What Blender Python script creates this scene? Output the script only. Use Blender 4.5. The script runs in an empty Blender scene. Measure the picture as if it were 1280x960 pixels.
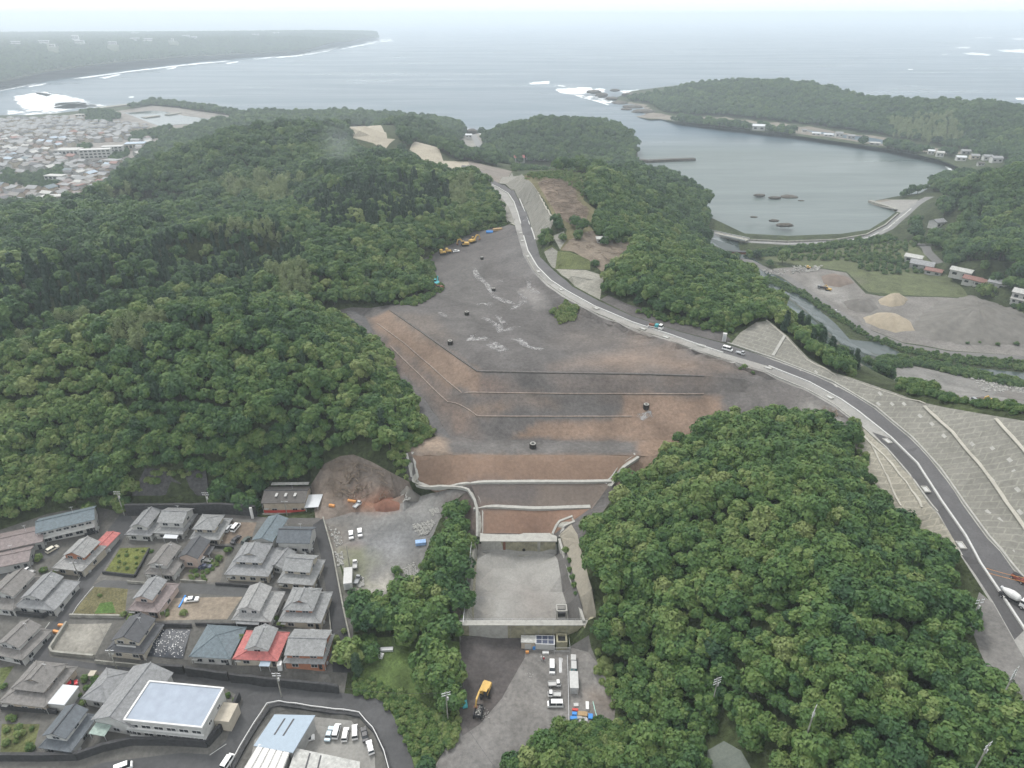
import bpy, bmesh, math, random
import numpy as np
from mathutils import Vector, Matrix, geometry
random.seed(7); rng = np.random.default_rng(7)
SC = bpy.context.scene
COL = SC.collection
R = math.radians
# ---------------------------------------------------------------- camera geometry
F = 853.0; CZ = 180.0; HOR = 16.0
PITCH = math.atan((480 - HOR) / F); SP, CP = math.sin(PITCH), math.cos(PITCH)
def P(px, py, z=0.0):
    """world point seen at photo pixel (px,py) at height z"""
    v = (480 - py) / F; u = (px - 640) / F
    d = (CZ - z) / (SP - v * CP)
    return Vector((d * u, d * (CP + v * SP), z))
def PIX(x, y, z):
    d = y * CP + (CZ - z) * SP
    return 640 + F * x / d, 480 - F * (y * SP - (CZ - z) * CP) / d, d
cam_d = bpy.data.cameras.new('camera'); cam = bpy.data.objects.new('camera', cam_d); COL.objects.link(cam)
cam.location = (0, 0, CZ); cam.rotation_euler = (math.pi / 2 - PITCH, 0, 0)
cam_d.sensor_width = 36; cam_d.lens = 36 * F / 1280; cam_d.clip_end = 200000; cam_d.clip_start = 1
SC.camera = cam
# ---------------------------------------------------------------- tags and linking
def tag(o, label=None, cat=None, group=None, kind=None):
    if label: o['label'] = label
    if cat: o['category'] = cat
    if group: o['group'] = group
    if kind: o['kind'] = kind
    return o
def empty(name, loc, rz=0.0, label=None, cat=None, group=None):
    o = bpy.data.objects.new(name, None); COL.objects.link(o)
    o.empty_display_size = 0.5
    o.location = loc; o.rotation_euler = (0, 0, rz)
    return tag(o, label, cat, group)
def mesh_obj(name, verts, faces, mats, parent=None, midx=None, smooth=False):
    me = bpy.data.meshes.new(name)
    me.from_pydata([tuple(v) for v in verts], [], [tuple(f) for f in faces])
    for m in (mats if isinstance(mats, (list, tuple)) else [mats]): me.materials.append(m)
    if midx is not None: me.polygons.foreach_set('material_index', np.array(midx, dtype=np.int32))
    if smooth: me.polygons.foreach_set('use_smooth', np.ones(len(me.polygons), dtype=bool))
    me.update()
    o = bpy.data.objects.new(name, me); COL.objects.link(o)
    if parent is not None: o.parent = parent
    return o
class MB:
    """collects boxes, prisms, tubes; build() links them as one mesh object"""
    def __init__(s): s.v = []; s.f = []; s.m = []
    def add(s, vs, fs, mi=0):
        b = len(s.v); s.v += [tuple(x) for x in vs]; s.f += [tuple(i + b for i in f) for f in fs]; s.m += [mi] * len(fs); return s
    def box(s, c, d, rz=0.0, mi=0, tap=1.0):
        x, y, z = d[0] / 2, d[1] / 2, d[2] / 2; cs, sn = math.cos(rz), math.sin(rz); vs = []
        for k, (sx, sy, sz) in enumerate([(-1,-1,-1),(1,-1,-1),(1,1,-1),(-1,1,-1),(-1,-1,1),(1,-1,1),(1,1,1),(-1,1,1)]):
            t = tap if sz > 0 else 1.0
            a, b = sx * x * t, sy * y * t
            vs.append((c[0] + a * cs - b * sn, c[1] + a * sn + b * cs, c[2] + sz * z))
        return s.add(vs, [(0,3,2,1),(4,5,6,7),(0,1,5,4),(1,2,6,5),(2,3,7,6),(3,0,4,7)], mi)
    def hexa(s, vs, mi=0):
        return s.add(vs, [(0,3,2,1),(4,5,6,7),(0,1,5,4),(1,2,6,5),(2,3,7,6),(3,0,4,7)], mi)
    def tube(s, a, b, r0, r1=None, n=6, mi=0, cap=True):
        a = Vector(a); b = Vector(b); r1 = r0 if r1 is None else r1
        ax = (b - a).normalized(); t = ax.orthogonal().normalized(); w = ax.cross(t); vs = []
        for p, r in ((a, r0), (b, r1)):
            for k in range(n):
                an = 2 * math.pi * k / n; vs.append(p + (t * math.cos(an) + w * math.sin(an)) * r)
        fs = [(k, (k + 1) % n, n + (k + 1) % n, n + k) for k in range(n)]
        if cap: fs += [tuple(range(n - 1, -1, -1)), tuple(range(n, 2 * n))]
        return s.add(vs, fs, mi)
    def prism(s, poly, z0, z1, mi=0):
        n = len(poly); vs = [(p[0], p[1], z0) for p in poly] + [(p[0], p[1], z1) for p in poly]
        ar = sum(poly[i][0] * poly[(i+1) % n][1] - poly[(i+1) % n][0] * poly[i][1] for i in range(n))
        fs = [tuple(range(n - 1, -1, -1)), tuple(range(n, 2 * n))] + [(k, (k + 1) % n, n + (k + 1) % n, n + k) for k in range(n)]
        if ar < 0: fs = [f[::-1] for f in fs]
        return s.add(vs, fs, mi)
    def profile(s, prof, x0, x1, mi=0):
        """(y,z) outline extruded along x"""
        n = len(prof); vs = [(x0, p[0], p[1]) for p in prof] + [(x1, p[0], p[1]) for p in prof]
        fs = [tuple(range(n - 1, -1, -1)), tuple(range(n, 2 * n))] + [(k, (k + 1) % n, n + (k + 1) % n, n + k) for k in range(n)]
        return s.add(vs, fs, mi)
    def build(s, name, mats, parent=None, smooth=False):
        o = mesh_obj(name, s.v, s.f, mats, parent, s.m, smooth)
        bm = bmesh.new(); bm.from_mesh(o.data); bmesh.ops.recalc_face_normals(bm, faces=bm.faces[:]); bm.to_mesh(o.data); bm.free()
        return o
def kids(o): return [c for c in bpy.data.objects if c.parent is o]
_kidcache = {}
def copy_tree(o, parent=None):
    c = o.copy(); COL.objects.link(c)
    if parent is not None: c.parent = parent
    ks = _kidcache.get(o.name)
    if ks is None: ks = _kidcache[o.name] = kids(o)
    for ch in ks: copy_tree(ch, c)
    return c
# ---------------------------------------------------------------- materials
def node_mat(name):
    m = bpy.data.materials.new(name); m.use_nodes = True
    nt = m.node_tree; bs = nt.nodes['Principled BSDF']; return m, nt, bs
def N(nt, t, **kw):
    n = nt.nodes.new(t)
    for k, v in kw.items():
        if k.startswith('i_'): n.inputs[k[2:].replace('_', ' ')].default_value = v
        else: setattr(n, k, v)
    return n
def mixc(nt, fac, a, b, mode='MIX'):
    n = nt.nodes.new('ShaderNodeMix'); n.data_type = 'RGBA'; n.blend_type = mode
    for i, s in ((0, fac), (6, a), (7, b)):
        if hasattr(s, 'is_linked') or isinstance(s, bpy.types.NodeSocket): nt.links.new(s, n.inputs[i])
        else: n.inputs[i].default_value = s if i == 0 else (*s[:3], 1)
    return n.outputs[2]
def ramp(nt, fac, stops):
    n = nt.nodes.new('ShaderNodeValToRGB'); nt.links.new(fac, n.inputs[0]); e = n.color_ramp.elements
    while len(e) < len(stops): e.new(0.5)
    for el, (p, c) in zip(e, stops): el.position = p; el.color = (*c, 1) if len(c) == 3 else c
    return n.outputs[0]
def noise(nt, scale, detail=4, rough=0.6, vec=None, dist=0.0):
    n = N(nt, 'ShaderNodeTexNoise'); n.inputs['Scale'].default_value = scale; n.inputs['Detail'].default_value = detail
    n.inputs['Roughness'].default_value = rough; n.inputs['Distortion'].default_value = dist
    if vec is not None: nt.links.new(vec, n.inputs['Vector'])
    return n.outputs['Fac']
def simple(name, col, rough=0.6, metal=0.0, var=0.25, scale=1.2, bump=0.0, spec=0.3, objcoord=True, dirt=0.0):
    m, nt, bs = node_mat(name)
    tc = N(nt, 'ShaderNodeTexCoord'); vec = tc.outputs['Object']
    f = noise(nt, scale, 5, 0.62, vec)
    a = tuple(max(0, c * (1 - var)) for c in col); b = tuple(min(1, c * (1 + var)) for c in col)
    c = ramp(nt, f, [(0.3, a), (0.7, b)])
    if dirt > 0:
        f2 = noise(nt, 0.35, 6, 0.7, vec)
        c = mixc(nt, ramp(nt, f2, [(0.48, (0, 0, 0)), (0.72, (dirt,) * 3)]), c, (0.05, 0.045, 0.04))
    nt.links.new(c, bs.inputs['Base Color'])
    bs.inputs['Roughness'].default_value = rough; bs.inputs['Metallic'].default_value = metal
    bs.inputs['Specular IOR Level'].default_value = spec
    if bump > 0:
        bn = N(nt, 'ShaderNodeBump'); bn.inputs['Strength'].default_value = bump; bn.inputs['Distance'].default_value = 0.1
        nt.links.new(f, bn.inputs['Height']); nt.links.new(bn.outputs[0], bs.inputs['Normal'])
    return m
def ground_mat(name, v1=0.35, s1=0.08, v2=0.35, s2=0.9, rough=0.9, bump=0.4, bd=0.3, lines=None, spec=0.2, fine=0.0):
    """soil, asphalt, concrete: colour from the mesh's own 'Col' attribute, varied by two scales of noise"""
    m, nt, bs = node_mat(name)
    at = N(nt, 'ShaderNodeAttribute', attribute_name='Col'); geo = N(nt, 'ShaderNodeNewGeometry'); pos = geo.outputs['Position']
    n1 = noise(nt, s1, 5, 0.65, pos, 0.6); n2 = noise(nt, s2, 5, 0.7, pos)
    r1 = ramp(nt, n1, [(0.3, (1 - v1,) * 3), (0.7, (1 + v1,) * 3)]); r2 = ramp(nt, n2, [(0.28, (1 - v2,) * 3), (0.72, (1 + v2,) * 3)])
    c = mixc(nt, 1.0, at.outputs['Color'], r1, 'MULTIPLY'); c = mixc(nt, 1.0, c, r2, 'MULTIPLY')
    if lines:
        sp, col, wid, ang = lines
        mp = N(nt, 'ShaderNodeMapping'); mp.inputs['Rotation'].default_value = (0, 0, ang); nt.links.new(pos, mp.inputs['Vector'])
        br = N(nt, 'ShaderNodeTexBrick'); br.inputs['Scale'].default_value = 1.0
        br.inputs['Mortar Size'].default_value = wid; br.inputs['Brick Width'].default_value = sp; br.inputs['Row Height'].default_value = sp * 0.5
        br.inputs['Color1'].default_value = (1, 1, 1, 1); br.inputs['Color2'].default_value = (0.92, 0.92, 0.92, 1); br.inputs['Mortar'].default_value = (*col, 1)
        br.inputs['Mortar Smooth'].default_value = 0.6
        nt.links.new(mp.outputs[0], br.inputs['Vector'])
        c = mixc(nt, 1.0, c, br.outputs['Color'], 'MULTIPLY')
    nt.links.new(c, bs.inputs['Base Color']); bs.inputs['Roughness'].default_value = rough; bs.inputs['Specular IOR Level'].default_value = spec
    if bump:
        bn = N(nt, 'ShaderNodeBump'); bn.inputs['Strength'].default_value = bump; bn.inputs['Distance'].default_value = bd
        nt.links.new(n2, bn.inputs['Height']); nt.links.new(bn.outputs[0], bs.inputs['Normal'])
    return m
# ---------------------------------------------------------------- terrain heights: break lines surveyed as (px, py, z)
ROAD_R = [(585,206,63),(605,218,63),(622,228,62.5),(638.8,236.6,62),(649,246.9,61),(657.5,263.8,60),(663,280.6,59),(669.7,301,58),(675,321,57.3),(692,337.6,56.8),(715.6,357.7,56.3),(749,376,56),(789.5,394.7,55.7),(850,414.7,55),(907,429.6,54.3),(967.6,450,53.4),(1038,478,52),(1093,510,51),(1136.7,546.7,50),(1173,586.7,49),(1203,630,48),(1234,672,47),(1266,711,46),(1290,738,45.5),(1340,800,45)]
ROAD_B = [(575,214,63),(605,225.3,62.5),(621.9,233.8,62),(635,242.2,61.5),(642.5,252.5,61),(647.2,265.6,60),(651.9,284.4,59),(653.5,292,58.5),(660,314,57.5),(672,334,57),(688.7,351,56.5),(708.9,364.4,56.2),(742.5,383,56),(789.5,403,55.6),(850,423,55),(903.7,441.4,54.3),(960.8,458,53.4),(1011,478,52.4),(1051.5,500,51.5),(1073,515,51),(1113,546.7,50),(1146.7,580,49),(1176.7,626.7,48),(1206.7,670,47),(1225,704,46.2),(1250,741,45.5),(1280,786.7,45),(1330,860,44.5)]
ROAD_L = [(572,218,63),(603,229,62.5),(619,238,62),(631,247,61.5),(638,257,61),(643,270,60),(647.5,287,59),(650,296,58.5),(656,317,57.5),(668,338,57),(685,355,56.5),(705,369,56.2),(739,388,56),(786,408.5,55.6),(847,429,55),(900,447,54.3),(957,464.5,53.4),(1008,486,52.4),(1045,507,51.5),(1067,524,51),(1108,560,50),(1140,596.7,49),(1172,640,48),(1202,695,47),(1220,720,46.2),(1241,752,45.5),(1268,800,45),(1315,880,44.5)]
BL = []      # break lines: (list of (px,py,z))
BL += [ROAD_R, ROAD_B, ROAD_L]
# embankment terraces
BL += [[(603,672,22),(650,672,22),(693,672,22)], [(600,635,27),(665,634,27),(740,633,27)], [(588,604,32),(665,601,32),(765,600,32)],
       [(512,568,37),(650,569,37),(795,569,37),(830,566,37)], [(545,545,37),(597,550,37),(700,551,37),(797,551,37),(835,550,37)],
       [(585,519.5,42),(700,520,42),(870,520.5,42),(900,518,43)], [(578,491,47),(700,492,47),(880,492,47),(930,490,48)],
       [(487,388,52),(540,425,52),(597,464,52),(700,466,52),(870,469,52),(930,474,51.5),(990,492,50.5)],
       [(455,393,48.5),(458,400,48),(475,430,45),(505,465,42),(535,505,39.5),(563,547,37)],
       [(400,397,49),(420,402,48.5),(440,412,47.5),(470,440,44.5),(500,475,41.5),(525,520,39),(545,545,37)]]
# platform
BL += [[(487,382,51.8),(544,364.5,52),(531,344,52),(528,324,52.5),(554,311,53),(598,287,54),(635,281,56)],
       [(560,400,52),(600,380,52),(640,410,52),(700,440,52),(760,450,52),(820,455,52)], [(580,340,52.3),(600,320,52.8),(625,352,52.3),(650,380,52.2),(680,400,52)],
       [(640,290,57.5),(625,310,55.5),(640,335,55),(665,360,55)], [(652,345,55),(690,378,54.5),(700,385,53)], [(720,392,52.6),(780,416,52.3),(850,438,52),(905,455,51.8),(960,475,51),(1005,497,50.5)],
       [(1015,508,50.5),(1050,522,50)]]
# basin, yard in front of the dam, yard beside the terraces
BL += [[(596,693,17),(650,693,17),(697,693,17)], [(594,740,17),(650,740,17),(705,740,17)], [(593,778,17),(650,778,17),(712,778,17)],
       [(574,802,14),(620,802,14),(680,802,14),(738,802,14)], [(590,860,13.7),(650,860,13.7),(720,860,13.7),(765,880,13.8)], [(560,930,13),(600,950,13),(650,920,13.2),(700,900,13.6)], [(545,960,12.5),(580,990,12.3),(520,1010,11)],
       [(583,690,21.5),(578,740,20.5),(574,780,19.5)], [(702,672,23),(718,720,24),(735,775,24)], [(715,665,26),(735,720,28),(748,770,27)],
       [(440,640,20),(480,630,21),(520,622,23),(548,617,25)], [(430,680,18),(480,680,18.5),(530,670,19.5)], [(440,730,17),(500,735,17),(545,720,17.5)], [(560,625,26),(580,640,24),(590,670,21)], [(440,780,15.5),(500,790,15.5),(560,780,16.5)], [(470,840,13),(520,860,13),(560,840,14)], [(500,900,11.5),(530,930,11.5)]]
# village
BL += [[(0,690,17.5),(60,672,18),(120,650,18),(150,645,18.2)], [(160,640,19),(240,636,19),(320,650,19),(390,650,19)], [(0,760,15.5),(100,740,16),(200,730,16.5),(300,720,16.5),(400,720,16.5)],
       [(0,830,13),(60,820,13.5),(130,828,13.5)], [(140,815,15.3),(240,825,15),(320,835,14.8),(410,842,14.5)], [(140,838,12.8),(240,846,12.2),(330,858,11.6),(420,862,11.3),(470,880,11.2)],
       [(430,850,12),(433,800,14),(420,740,16),(408,690,17.5),(395,660,18.8)], [(0,900,12),(60,900,12.5),(150,920,12.5),(270,912,12)], [(0,960,11),(150,965,10.5),(260,955,10.5)], [(290,920,11.2),(310,890,11.2)], [(350,900,8.5),(440,915,8.5),(330,960,8.5),(460,960,8.5)],
       [(340,884,10.9),(430,893,10.9),(470,920,10.9),(485,960,10.8)], [(0,1100,9),(300,1100,9),(600,1200,9),(900,1200,14)]]
# near left mound and cut slope beside the yard
BL += [[(0,660,20),(60,640,21),(110,630,21),(150,632,20)], [(160,622,22),(240,618,23),(320,606,22),(385,602,22)], 
       [(430,572,32),(470,578,33),(500,585,33),(512,600,31)], [(400,622,21),(440,628,22),(480,628,23),(505,618,27)], [(415,590,27),(450,595,28),(490,608,27)]]
BL += [[(400,380,53),(440,382,51.5)]]
# far side of the left hills, cut slopes by the sea, hill by the second cutting
BL += [[(430,159,72),(457,157,70),(480,164,62),(494,174,56)], [(440,172,64),(467,180,56),(480,189,50)], [(512,187,50),(536,182,52),(554,202,45)], [(534,205,42),(554,206,42),(585,202,42),(600,212,52)], [(560,196,14),(585,190,9),(600,190,6)], [(583,182,6),(596,168,4)], [(620,222,62),(606,216,62)]]
# right of the road: far cut slope, cleared hill, small bank
BL += [[(640,216,74),(655,222,76),(672,240,75),(684,262,74),(693,275,72)], [(700,230,76),(690,210,66),(740,215,62),(760,240,66),(720,270,70),(735,290,68),(720,310,66)], [(690,300,66),(706,310,64),(700,330,60)], [(715,345,60),(745,350,60),(760,365,57)],
       [(760,372,57),(800,388,56.5),(850,405,56),(905,418,55.5)],
       [(955,398,61.5),(985,420,59),(1010,447,56),(1060,470,55),(1120,490,57),(1180,508,60),(1280,525,68),(1400,545,78)]]
# left of the right-hand road: fill slope, gravel yard
BL += [[(1060,540,49.5),(1080,580,45),(1107,630,41),(1140,660,41),(1180,690,43.5),(1207,705,45)], [(1225,750,45),(1225,790,44),(1245,840,43.5),(1290,880,43)]]
# right mound
BL += [[(755,800,22),(735,815,15)], [(700,950,14),(780,930,15),(840,960,16),(880,940,18)], [(900,990,16),(1000,980,29),(1100,980,33),(1250,960,40)], [(900,1200,18),(1100,1150,30),(1300,1100,40)], [(790,870,17),(770,840,15)]]
# lowland: quarry, river, coast road
BL += [[(925,322,5),(985,334,5),(1050,360,5),(1100,400,5),(1150,420,5),(1280,432,5)], [(1000,310,5),(1100,310,5),(1180,340,5.5),(1280,390,7)], [(1060,350,5),(1100,360,5),(1150,372,5),(1200,375,5),(1250,395,5)], [(1100,335,5),(1150,345,5),(1200,360,6)], [(1150,395,5),(1220,410,5),(1300,425,6)], [(884,289,5),(930,301,5),(984,305,5),(1051,302,5),(1085,297,5),(1118,280,5),(1135,262,5),(1152,252,5)],
       [(1105,462,5),(1150,470,5),(1200,480,5),(1280,495,5)], [(1110,495,8),(1180,506,10),(1290,517,12)], [(917,312,1.6),(925,330,1.6),(960,350,1.6),(1020,397,1.6),(1050,430,1.6),(1080,442,1.6),(1150,452,1.6),(1210,464,1.6),(1280,473,1.6),(1400,484,1.6)],
       [(1150,255,8),(1160,300,8),(1220,345,10),(1290,385,12)], [(1205,215,8),(1260,190,10),(1180,210,4)]]
# headland beyond the bay
BL += [[(850,155,6),(900,161.5,8),(1000,172,8),(1100,186,8),(1170,201,7)], [(775,126,1.5),(810,130,2),(825,140,2)]]
# island hill
BL += [[(612,200,6),(640,208,6),(700,210,6),(760,205,6),(785,198,4)]]
# town plain and far peninsula
BL += [[(x, y, 4 + 4 * k / 5) for x in range(-200, 151, 25) if x < 160 - 0.42 * (y - 150)] for k, y in enumerate((150, 165, 180, 200, 220, 238))] + [[(190,132.5,3),(250,141,3),(295,147,3)], [(108,140,15),(135,141,15),(152,146,6)], [(190,168,9),(215,158,9)], [(215,154,14),(228,156,14)], [(150,141,2.2),(190,139,2.2),(230,146,2.2),(262,149,2.2)], [(180,152,2.2),(215,157.5,2.4),(250,157,2.4)], [(200,148,1.8),(225,150,1.8)]]
EXTRA = [(-2500,8000,5),(-1200,8000,3),(-2600,6600,20),(-4500,6600,20),(-3000,1500,30),(-3000,4000,42),(-500,60,12),(0,30,9),(400,60,44),(500,300,60),(500,150,60),(700,700,30),(900,1000,40),(-450,300,55),(-450,200,40),(-420,130,18),(-260,60,9),(-430,580,13),(-380,578,13),(-330,578,13),(-290,588,13),(-480,580,13),(-392,612,12),(-376,668,10),(-352,728,9),(-320,792,8),(-270,835,8),(-400,640,10),(-360,800,7),(-217,254,34),(-191,265,34),(-162.5,278,36),(-127.5,283,39),(-266,363,36),(-227,373,37),(-183,383,38),(-139,386,42),(-253,527,40),(-208,527,42),(-295,527,36),(-165,535,48)]
FB = []      # break lines given at canopy height (ground lies 6 m lower); a negative third value is a depth
FB += [[(100,556,40),(200,551,42),(300,536,44),(380,541,42)], [(60,486,54),(200,466,60),(300,446,62),(400,436,62),(450,446,58)], [(0,436,62),(100,404,67),(200,381,71),(300,372,71),(370,376,68)], [(430,411,56),(470,461,49),(490,503,45)], [(420,516,46),(465,538,44)],
       [(0,345,64),(50,328,66),(100,315,68),(151,305,68),(255,291,68),(353,288,70)], [(0,415,-312),(100,388,-325),(200,365,-340),(300,355,-345)], [(0,315,54),(100,300,56),(200,285,58),(300,272,61)], [(0,263,57),(60,258,57),(112,255,56)], [(380,330,70),(420,310,71),(470,330,63),(510,330,59)],
       [(122,245,-555),(140,224,-585),(170,206,-610),(230,181,-650),(300,161,-700),(400,151,-735),(440,170,-740),(490,192,-690)], [(160,252,-500),(228,256,-480),(302,250,-490),(370,242,-505)], [(250,236,-575),(340,230,-580)], [(450,250,72),(520,260,72)], [(400,200,76),(480,215,74),(560,225,72),(600,240,68),(620,262,64)], [(560,270,66),(500,300,67),(440,285,71),(590,283,60)], [(360,370,63)],
       [(463,147,-900),(520,149,-930),(555,156,-960),(572,170,-970),(581,184,-975)],
       [(640,219,-590),(700,218,-640),(740,214,-650),(790,206,-665),(820,222,-640),(850,243,-610),(872,268,-590),(882,284,-580)], [(760,240,72),(780,260,65),(820,280,58),(860,300,49),(880,312,45)], [(800,325,70),(850,328,66),(900,320,50)], [(790,360,65),(850,370,65),(920,380,62),(948,386,62)],
       [(900,318,-425),(930,330,-418),(980,352,-378),(1020,383,-340),(1058,430,-303),(1072,462,-272)],
       [(1165,240,30),(1220,225,50),(1290,205,66)], [(1180,290,24),(1240,320,26),(1290,345,26)], [(1230,265,54),(1290,260,66)],
       [(800,586,36),(830,561,41),(870,541,46),(900,526,50),(960,516,53),(1010,514,54)], [(760,620,36),(735,645,33),(725,685,31),(740,745,28)], [(850,606,45),(950,586,56),(1030,576,59)], [(800,686,36),(900,646,45),(1000,626,57.5),(1060,626,59)], [(820,756,30),(900,726,40),(1000,716,52),(1090,716,56),(1150,716,52)],
       [(800,836,23),(900,816,31.5),(1000,806,46.5),(1100,806,51),(1180,796,50.5)], [(820,896,19),(900,896,23.5),(1000,896,41),(1100,896,45.5),(1200,876,48)],
       [(836,127,-1420),(850,115,-1500),(867,104,-1520),(900,105.5,-1500),(931,104,-1470),(984,110,-1400),(1038,120,-1330),(1065,127,-1280),(1099,127,-1230),(1169,138,-1120),(1280,150,-1000),(1400,163,-900)], [(900,140,-1330),(1000,152,-1230),(1100,164,-1120),(1200,180,-1000),(1280,190,-920)],
       [(603,192,-935),(609,181,-950),(622,168,-965),(639,158,-985),(652,152,-1000),(672,147,-1010),(695,146.5,-1010),(710,151,-1010),(721,149.5,-1005),(740,153.5,-1000),(759,160,-990),(776,170,-980),(787,180,-970),(792,189,-960)], [(630,190,-900),(680,185,-900),(730,186,-900),(770,190,-910)],
       [(0,85,-2000),(0,60,-2500),(0,47,-4000)], [(150,65,-2720),(150,52,-3200),(100,41,-5000)], [(300,60,-3300),(300,49,-3650),(250,40,-5200)], [(370,57,-3560),(370,46,-3900)], [(420,50,-4200),(420,42,-4600)], [(456,46,-5050),(448,40,-5250),(380,38.5,-5600)], [(80,72,-2350),(80,56,-2900)], [(225,63,-3000),(225,50,-3400)]]
def pz(px, py, z):
    return z if z > 0 else CZ - (-z) * (SP - (480 - py) / F * CP)
def densify(pl, step=6.0):
    ws = [P(p[0], p[1], pz(*p)) for p in pl]; out = []
    for a, b in zip(ws, ws[1:]):
        d = (b - a).length; s = max(step, min(a.y, b.y) * 0.02); n = max(1, int(d / s))
        for k in range(n): out.append(a.lerp(b, k / n))
    out.append(ws[-1]); return out
def shore_line(pts): return [P(x, y, 0.0) for x, y in pts]
SHORE_MAIN = [(-420,150),(-200,150),(0,147),(40,147),(70,145),(130,138),(190,130.5),(220,133),(300,145),(400,146),(480,144),(540,150),(575,160),(586,172),(598,170),(606,176),(616,178),(640,170),(700,166),(760,172),(795,190),(797,198),(790,203),(800,212),(845,240),(880,268),(884,286),(930,298),(984,301),(1051,298),(1085,293),(1108,278),(1122,266),(1088,255),(1087,252),(1119,248),(1148,248),(1168,238),(1188,224),(1197,215),(1170,205),(1100,190),(1000,175),(900,163.5),(850,157),(826,150),(812,151),(798,147),(785,140),(776,131),(768,125),(790,121),(835,121),(870,122),(1000,133),(1100,152),(1280,173),(1500,185)]
SHORE_FAR = [(-420,135),(-150,122),(0,113),(60,101),(150,88.5),(250,77),(300,73),(370,68.5),(420,60.5),(462,52.5),(474,50.5),(471,48),(462,46),(435,44.6)]
mainland = [v.to_2d() for v in shore_line(SHORE_MAIN)] + [Vector((1300,300)), Vector((900,20)), Vector((-900,20)), Vector((-1600,600))]
farland = [v.to_2d() for v in shore_line(SHORE_FAR)] + [Vector((-2600,7000)), Vector((-5500,7300)), Vector((-5500,1800))]
ctl = []
for b in BL: ctl += densify(b)
for b in FB: ctl += [Vector((v.x, v.y, max(v.z - (6 if v.y < 480 else 9.5 if v.y < 1800 else 11), 1.5))) for v in densify(b)]
for s in (SHORE_MAIN, SHORE_FAR): ctl += [Vector((v.x, v.y, 0.6)) for v in densify([(x, y, 0.0) for x, y in s], 25)]
ctl += [Vector(e) for e in EXTRA]
C = np.array([tuple(c) for c in ctl]); key = np.round(C[:, :2] / 1.2).astype(int)
_, idx = np.unique(key, axis=0, return_index=True); C = C[np.sort(idx)]
def dmat(a, b): return np.sqrt((a[:, None, 0] - b[None, :, 0]) ** 2 + (a[:, None, 1] - b[None, :, 1]) ** 2)
n_ = len(C); A = np.zeros((n_ + 1, n_ + 1)); A[:n_, :n_] = -dmat(C, C); A[:n_, :n_] += np.eye(n_) * 0.02; A[n_, :n_] = 1; A[:n_, n_] = 1
Wt = np.linalg.solve(A, np.append(C[:, 2], 0))
def HX(xy):
    """exact terrain height for an (n,2) array"""
    xy = np.asarray(xy, float).reshape(-1, 2); out = np.empty(len(xy))
    for i in range(0, len(xy), 4000):
        out[i:i + 4000] = -dmat(xy[i:i + 4000], C) @ Wt[:n_] + Wt[n_]
    return out
def raster(x0, x1, y0, y1, s):
    xs = np.arange(x0, x1 + s, s); ys = np.arange(y0, y1 + s, s); X, Y = np.meshgrid(xs, ys)
    return dict(x0=x0, y0=y0, s=s, nx=len(xs), ny=len(ys), Z=HX(np.stack([X.ravel(), Y.ravel()], 1)).reshape(Y.shape))
RAS = [raster(-230, 230, 60, 480, 2.0), raster(-800, 800, 20, 1700, 8.0), raster(-5600, 1600, 0, 9600, 50.0)]
def H(xy):
    xy = np.asarray(xy, float).reshape(-1, 2); out = np.zeros(len(xy)); done = np.zeros(len(xy), bool)
    for r in RAS:
        fx = (xy[:, 0] - r['x0']) / r['s']; fy = (xy[:, 1] - r['y0']) / r['s']
        ok = (~done) & (fx >= 0) & (fy >= 0) & (fx < r['nx'] - 1) & (fy < r['ny'] - 1)
        if not ok.any(): continue
        a = fx[ok]; b = fy[ok]; i = a.astype(int); j = b.astype(int); a -= i; b -= j; Z = r['Z']
        out[ok] = Z[j, i] * (1 - a) * (1 - b) + Z[j, i + 1] * a * (1 - b) + Z[j + 1, i] * (1 - a) * b + Z[j + 1, i + 1] * a * b
        done |= ok
    return out
def h(x, y): return float(H([(x, y)])[0])
def GP(pts):
    """photo pixels -> where their sight lines first meet the terrain, as an (n,3) array"""
    pts = np.asarray([p[:2] for p in pts], float).reshape(-1, 2)
    v = (480 - pts[:, 1]) / F; u = (pts[:, 0] - 640) / F
    dx = u; dy = CP + v * SP; dz = v * CP - SP; dz = np.minimum(dz, -0.008)
    t = np.full(len(pts), 60.0); live = np.ones(len(pts), bool); lo = t.copy()
    for _ in range(900):
        z = CZ + dz * t; hh = np.maximum(H(np.stack([dx * t, dy * t], 1)), -0.0)
        gap = z - hh; live &= gap > 0.0
        if not live.any(): break
        lo = np.where(live, t, lo); t = np.where(live, t + np.clip(gap * 0.45, 0.5, 60), t)
        live &= t < 16000
    hi = t.copy()
    for _ in range(24):
        m = (lo + hi) / 2; gap = CZ + dz * m - np.maximum(H(np.stack([dx * m, dy * m], 1)), 0)
        lo = np.where(gap > 0, m, lo); hi = np.where(gap > 0, hi, m)
    return np.stack([dx * hi, dy * hi, CZ + dz * hi], 1)
def G(px, py): return Vector(GP([(px, py)])[0])
def inpoly(pts, poly):
    pts = np.asarray(pts); poly = np.asarray(poly); x, y = pts[:, 0], pts[:, 1]; c = np.zeros(len(pts), bool)
    j = len(poly) - 1
    for i in range(len(poly)):
        xi, yi = poly[i]; xj, yj = poly[j]
        if yi != yj:
            c ^= ((yi > y) != (yj > y)) & (x < (xj - xi) * (y - yi) / (yj - yi) + xi)
        j = i
    return c
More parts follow.
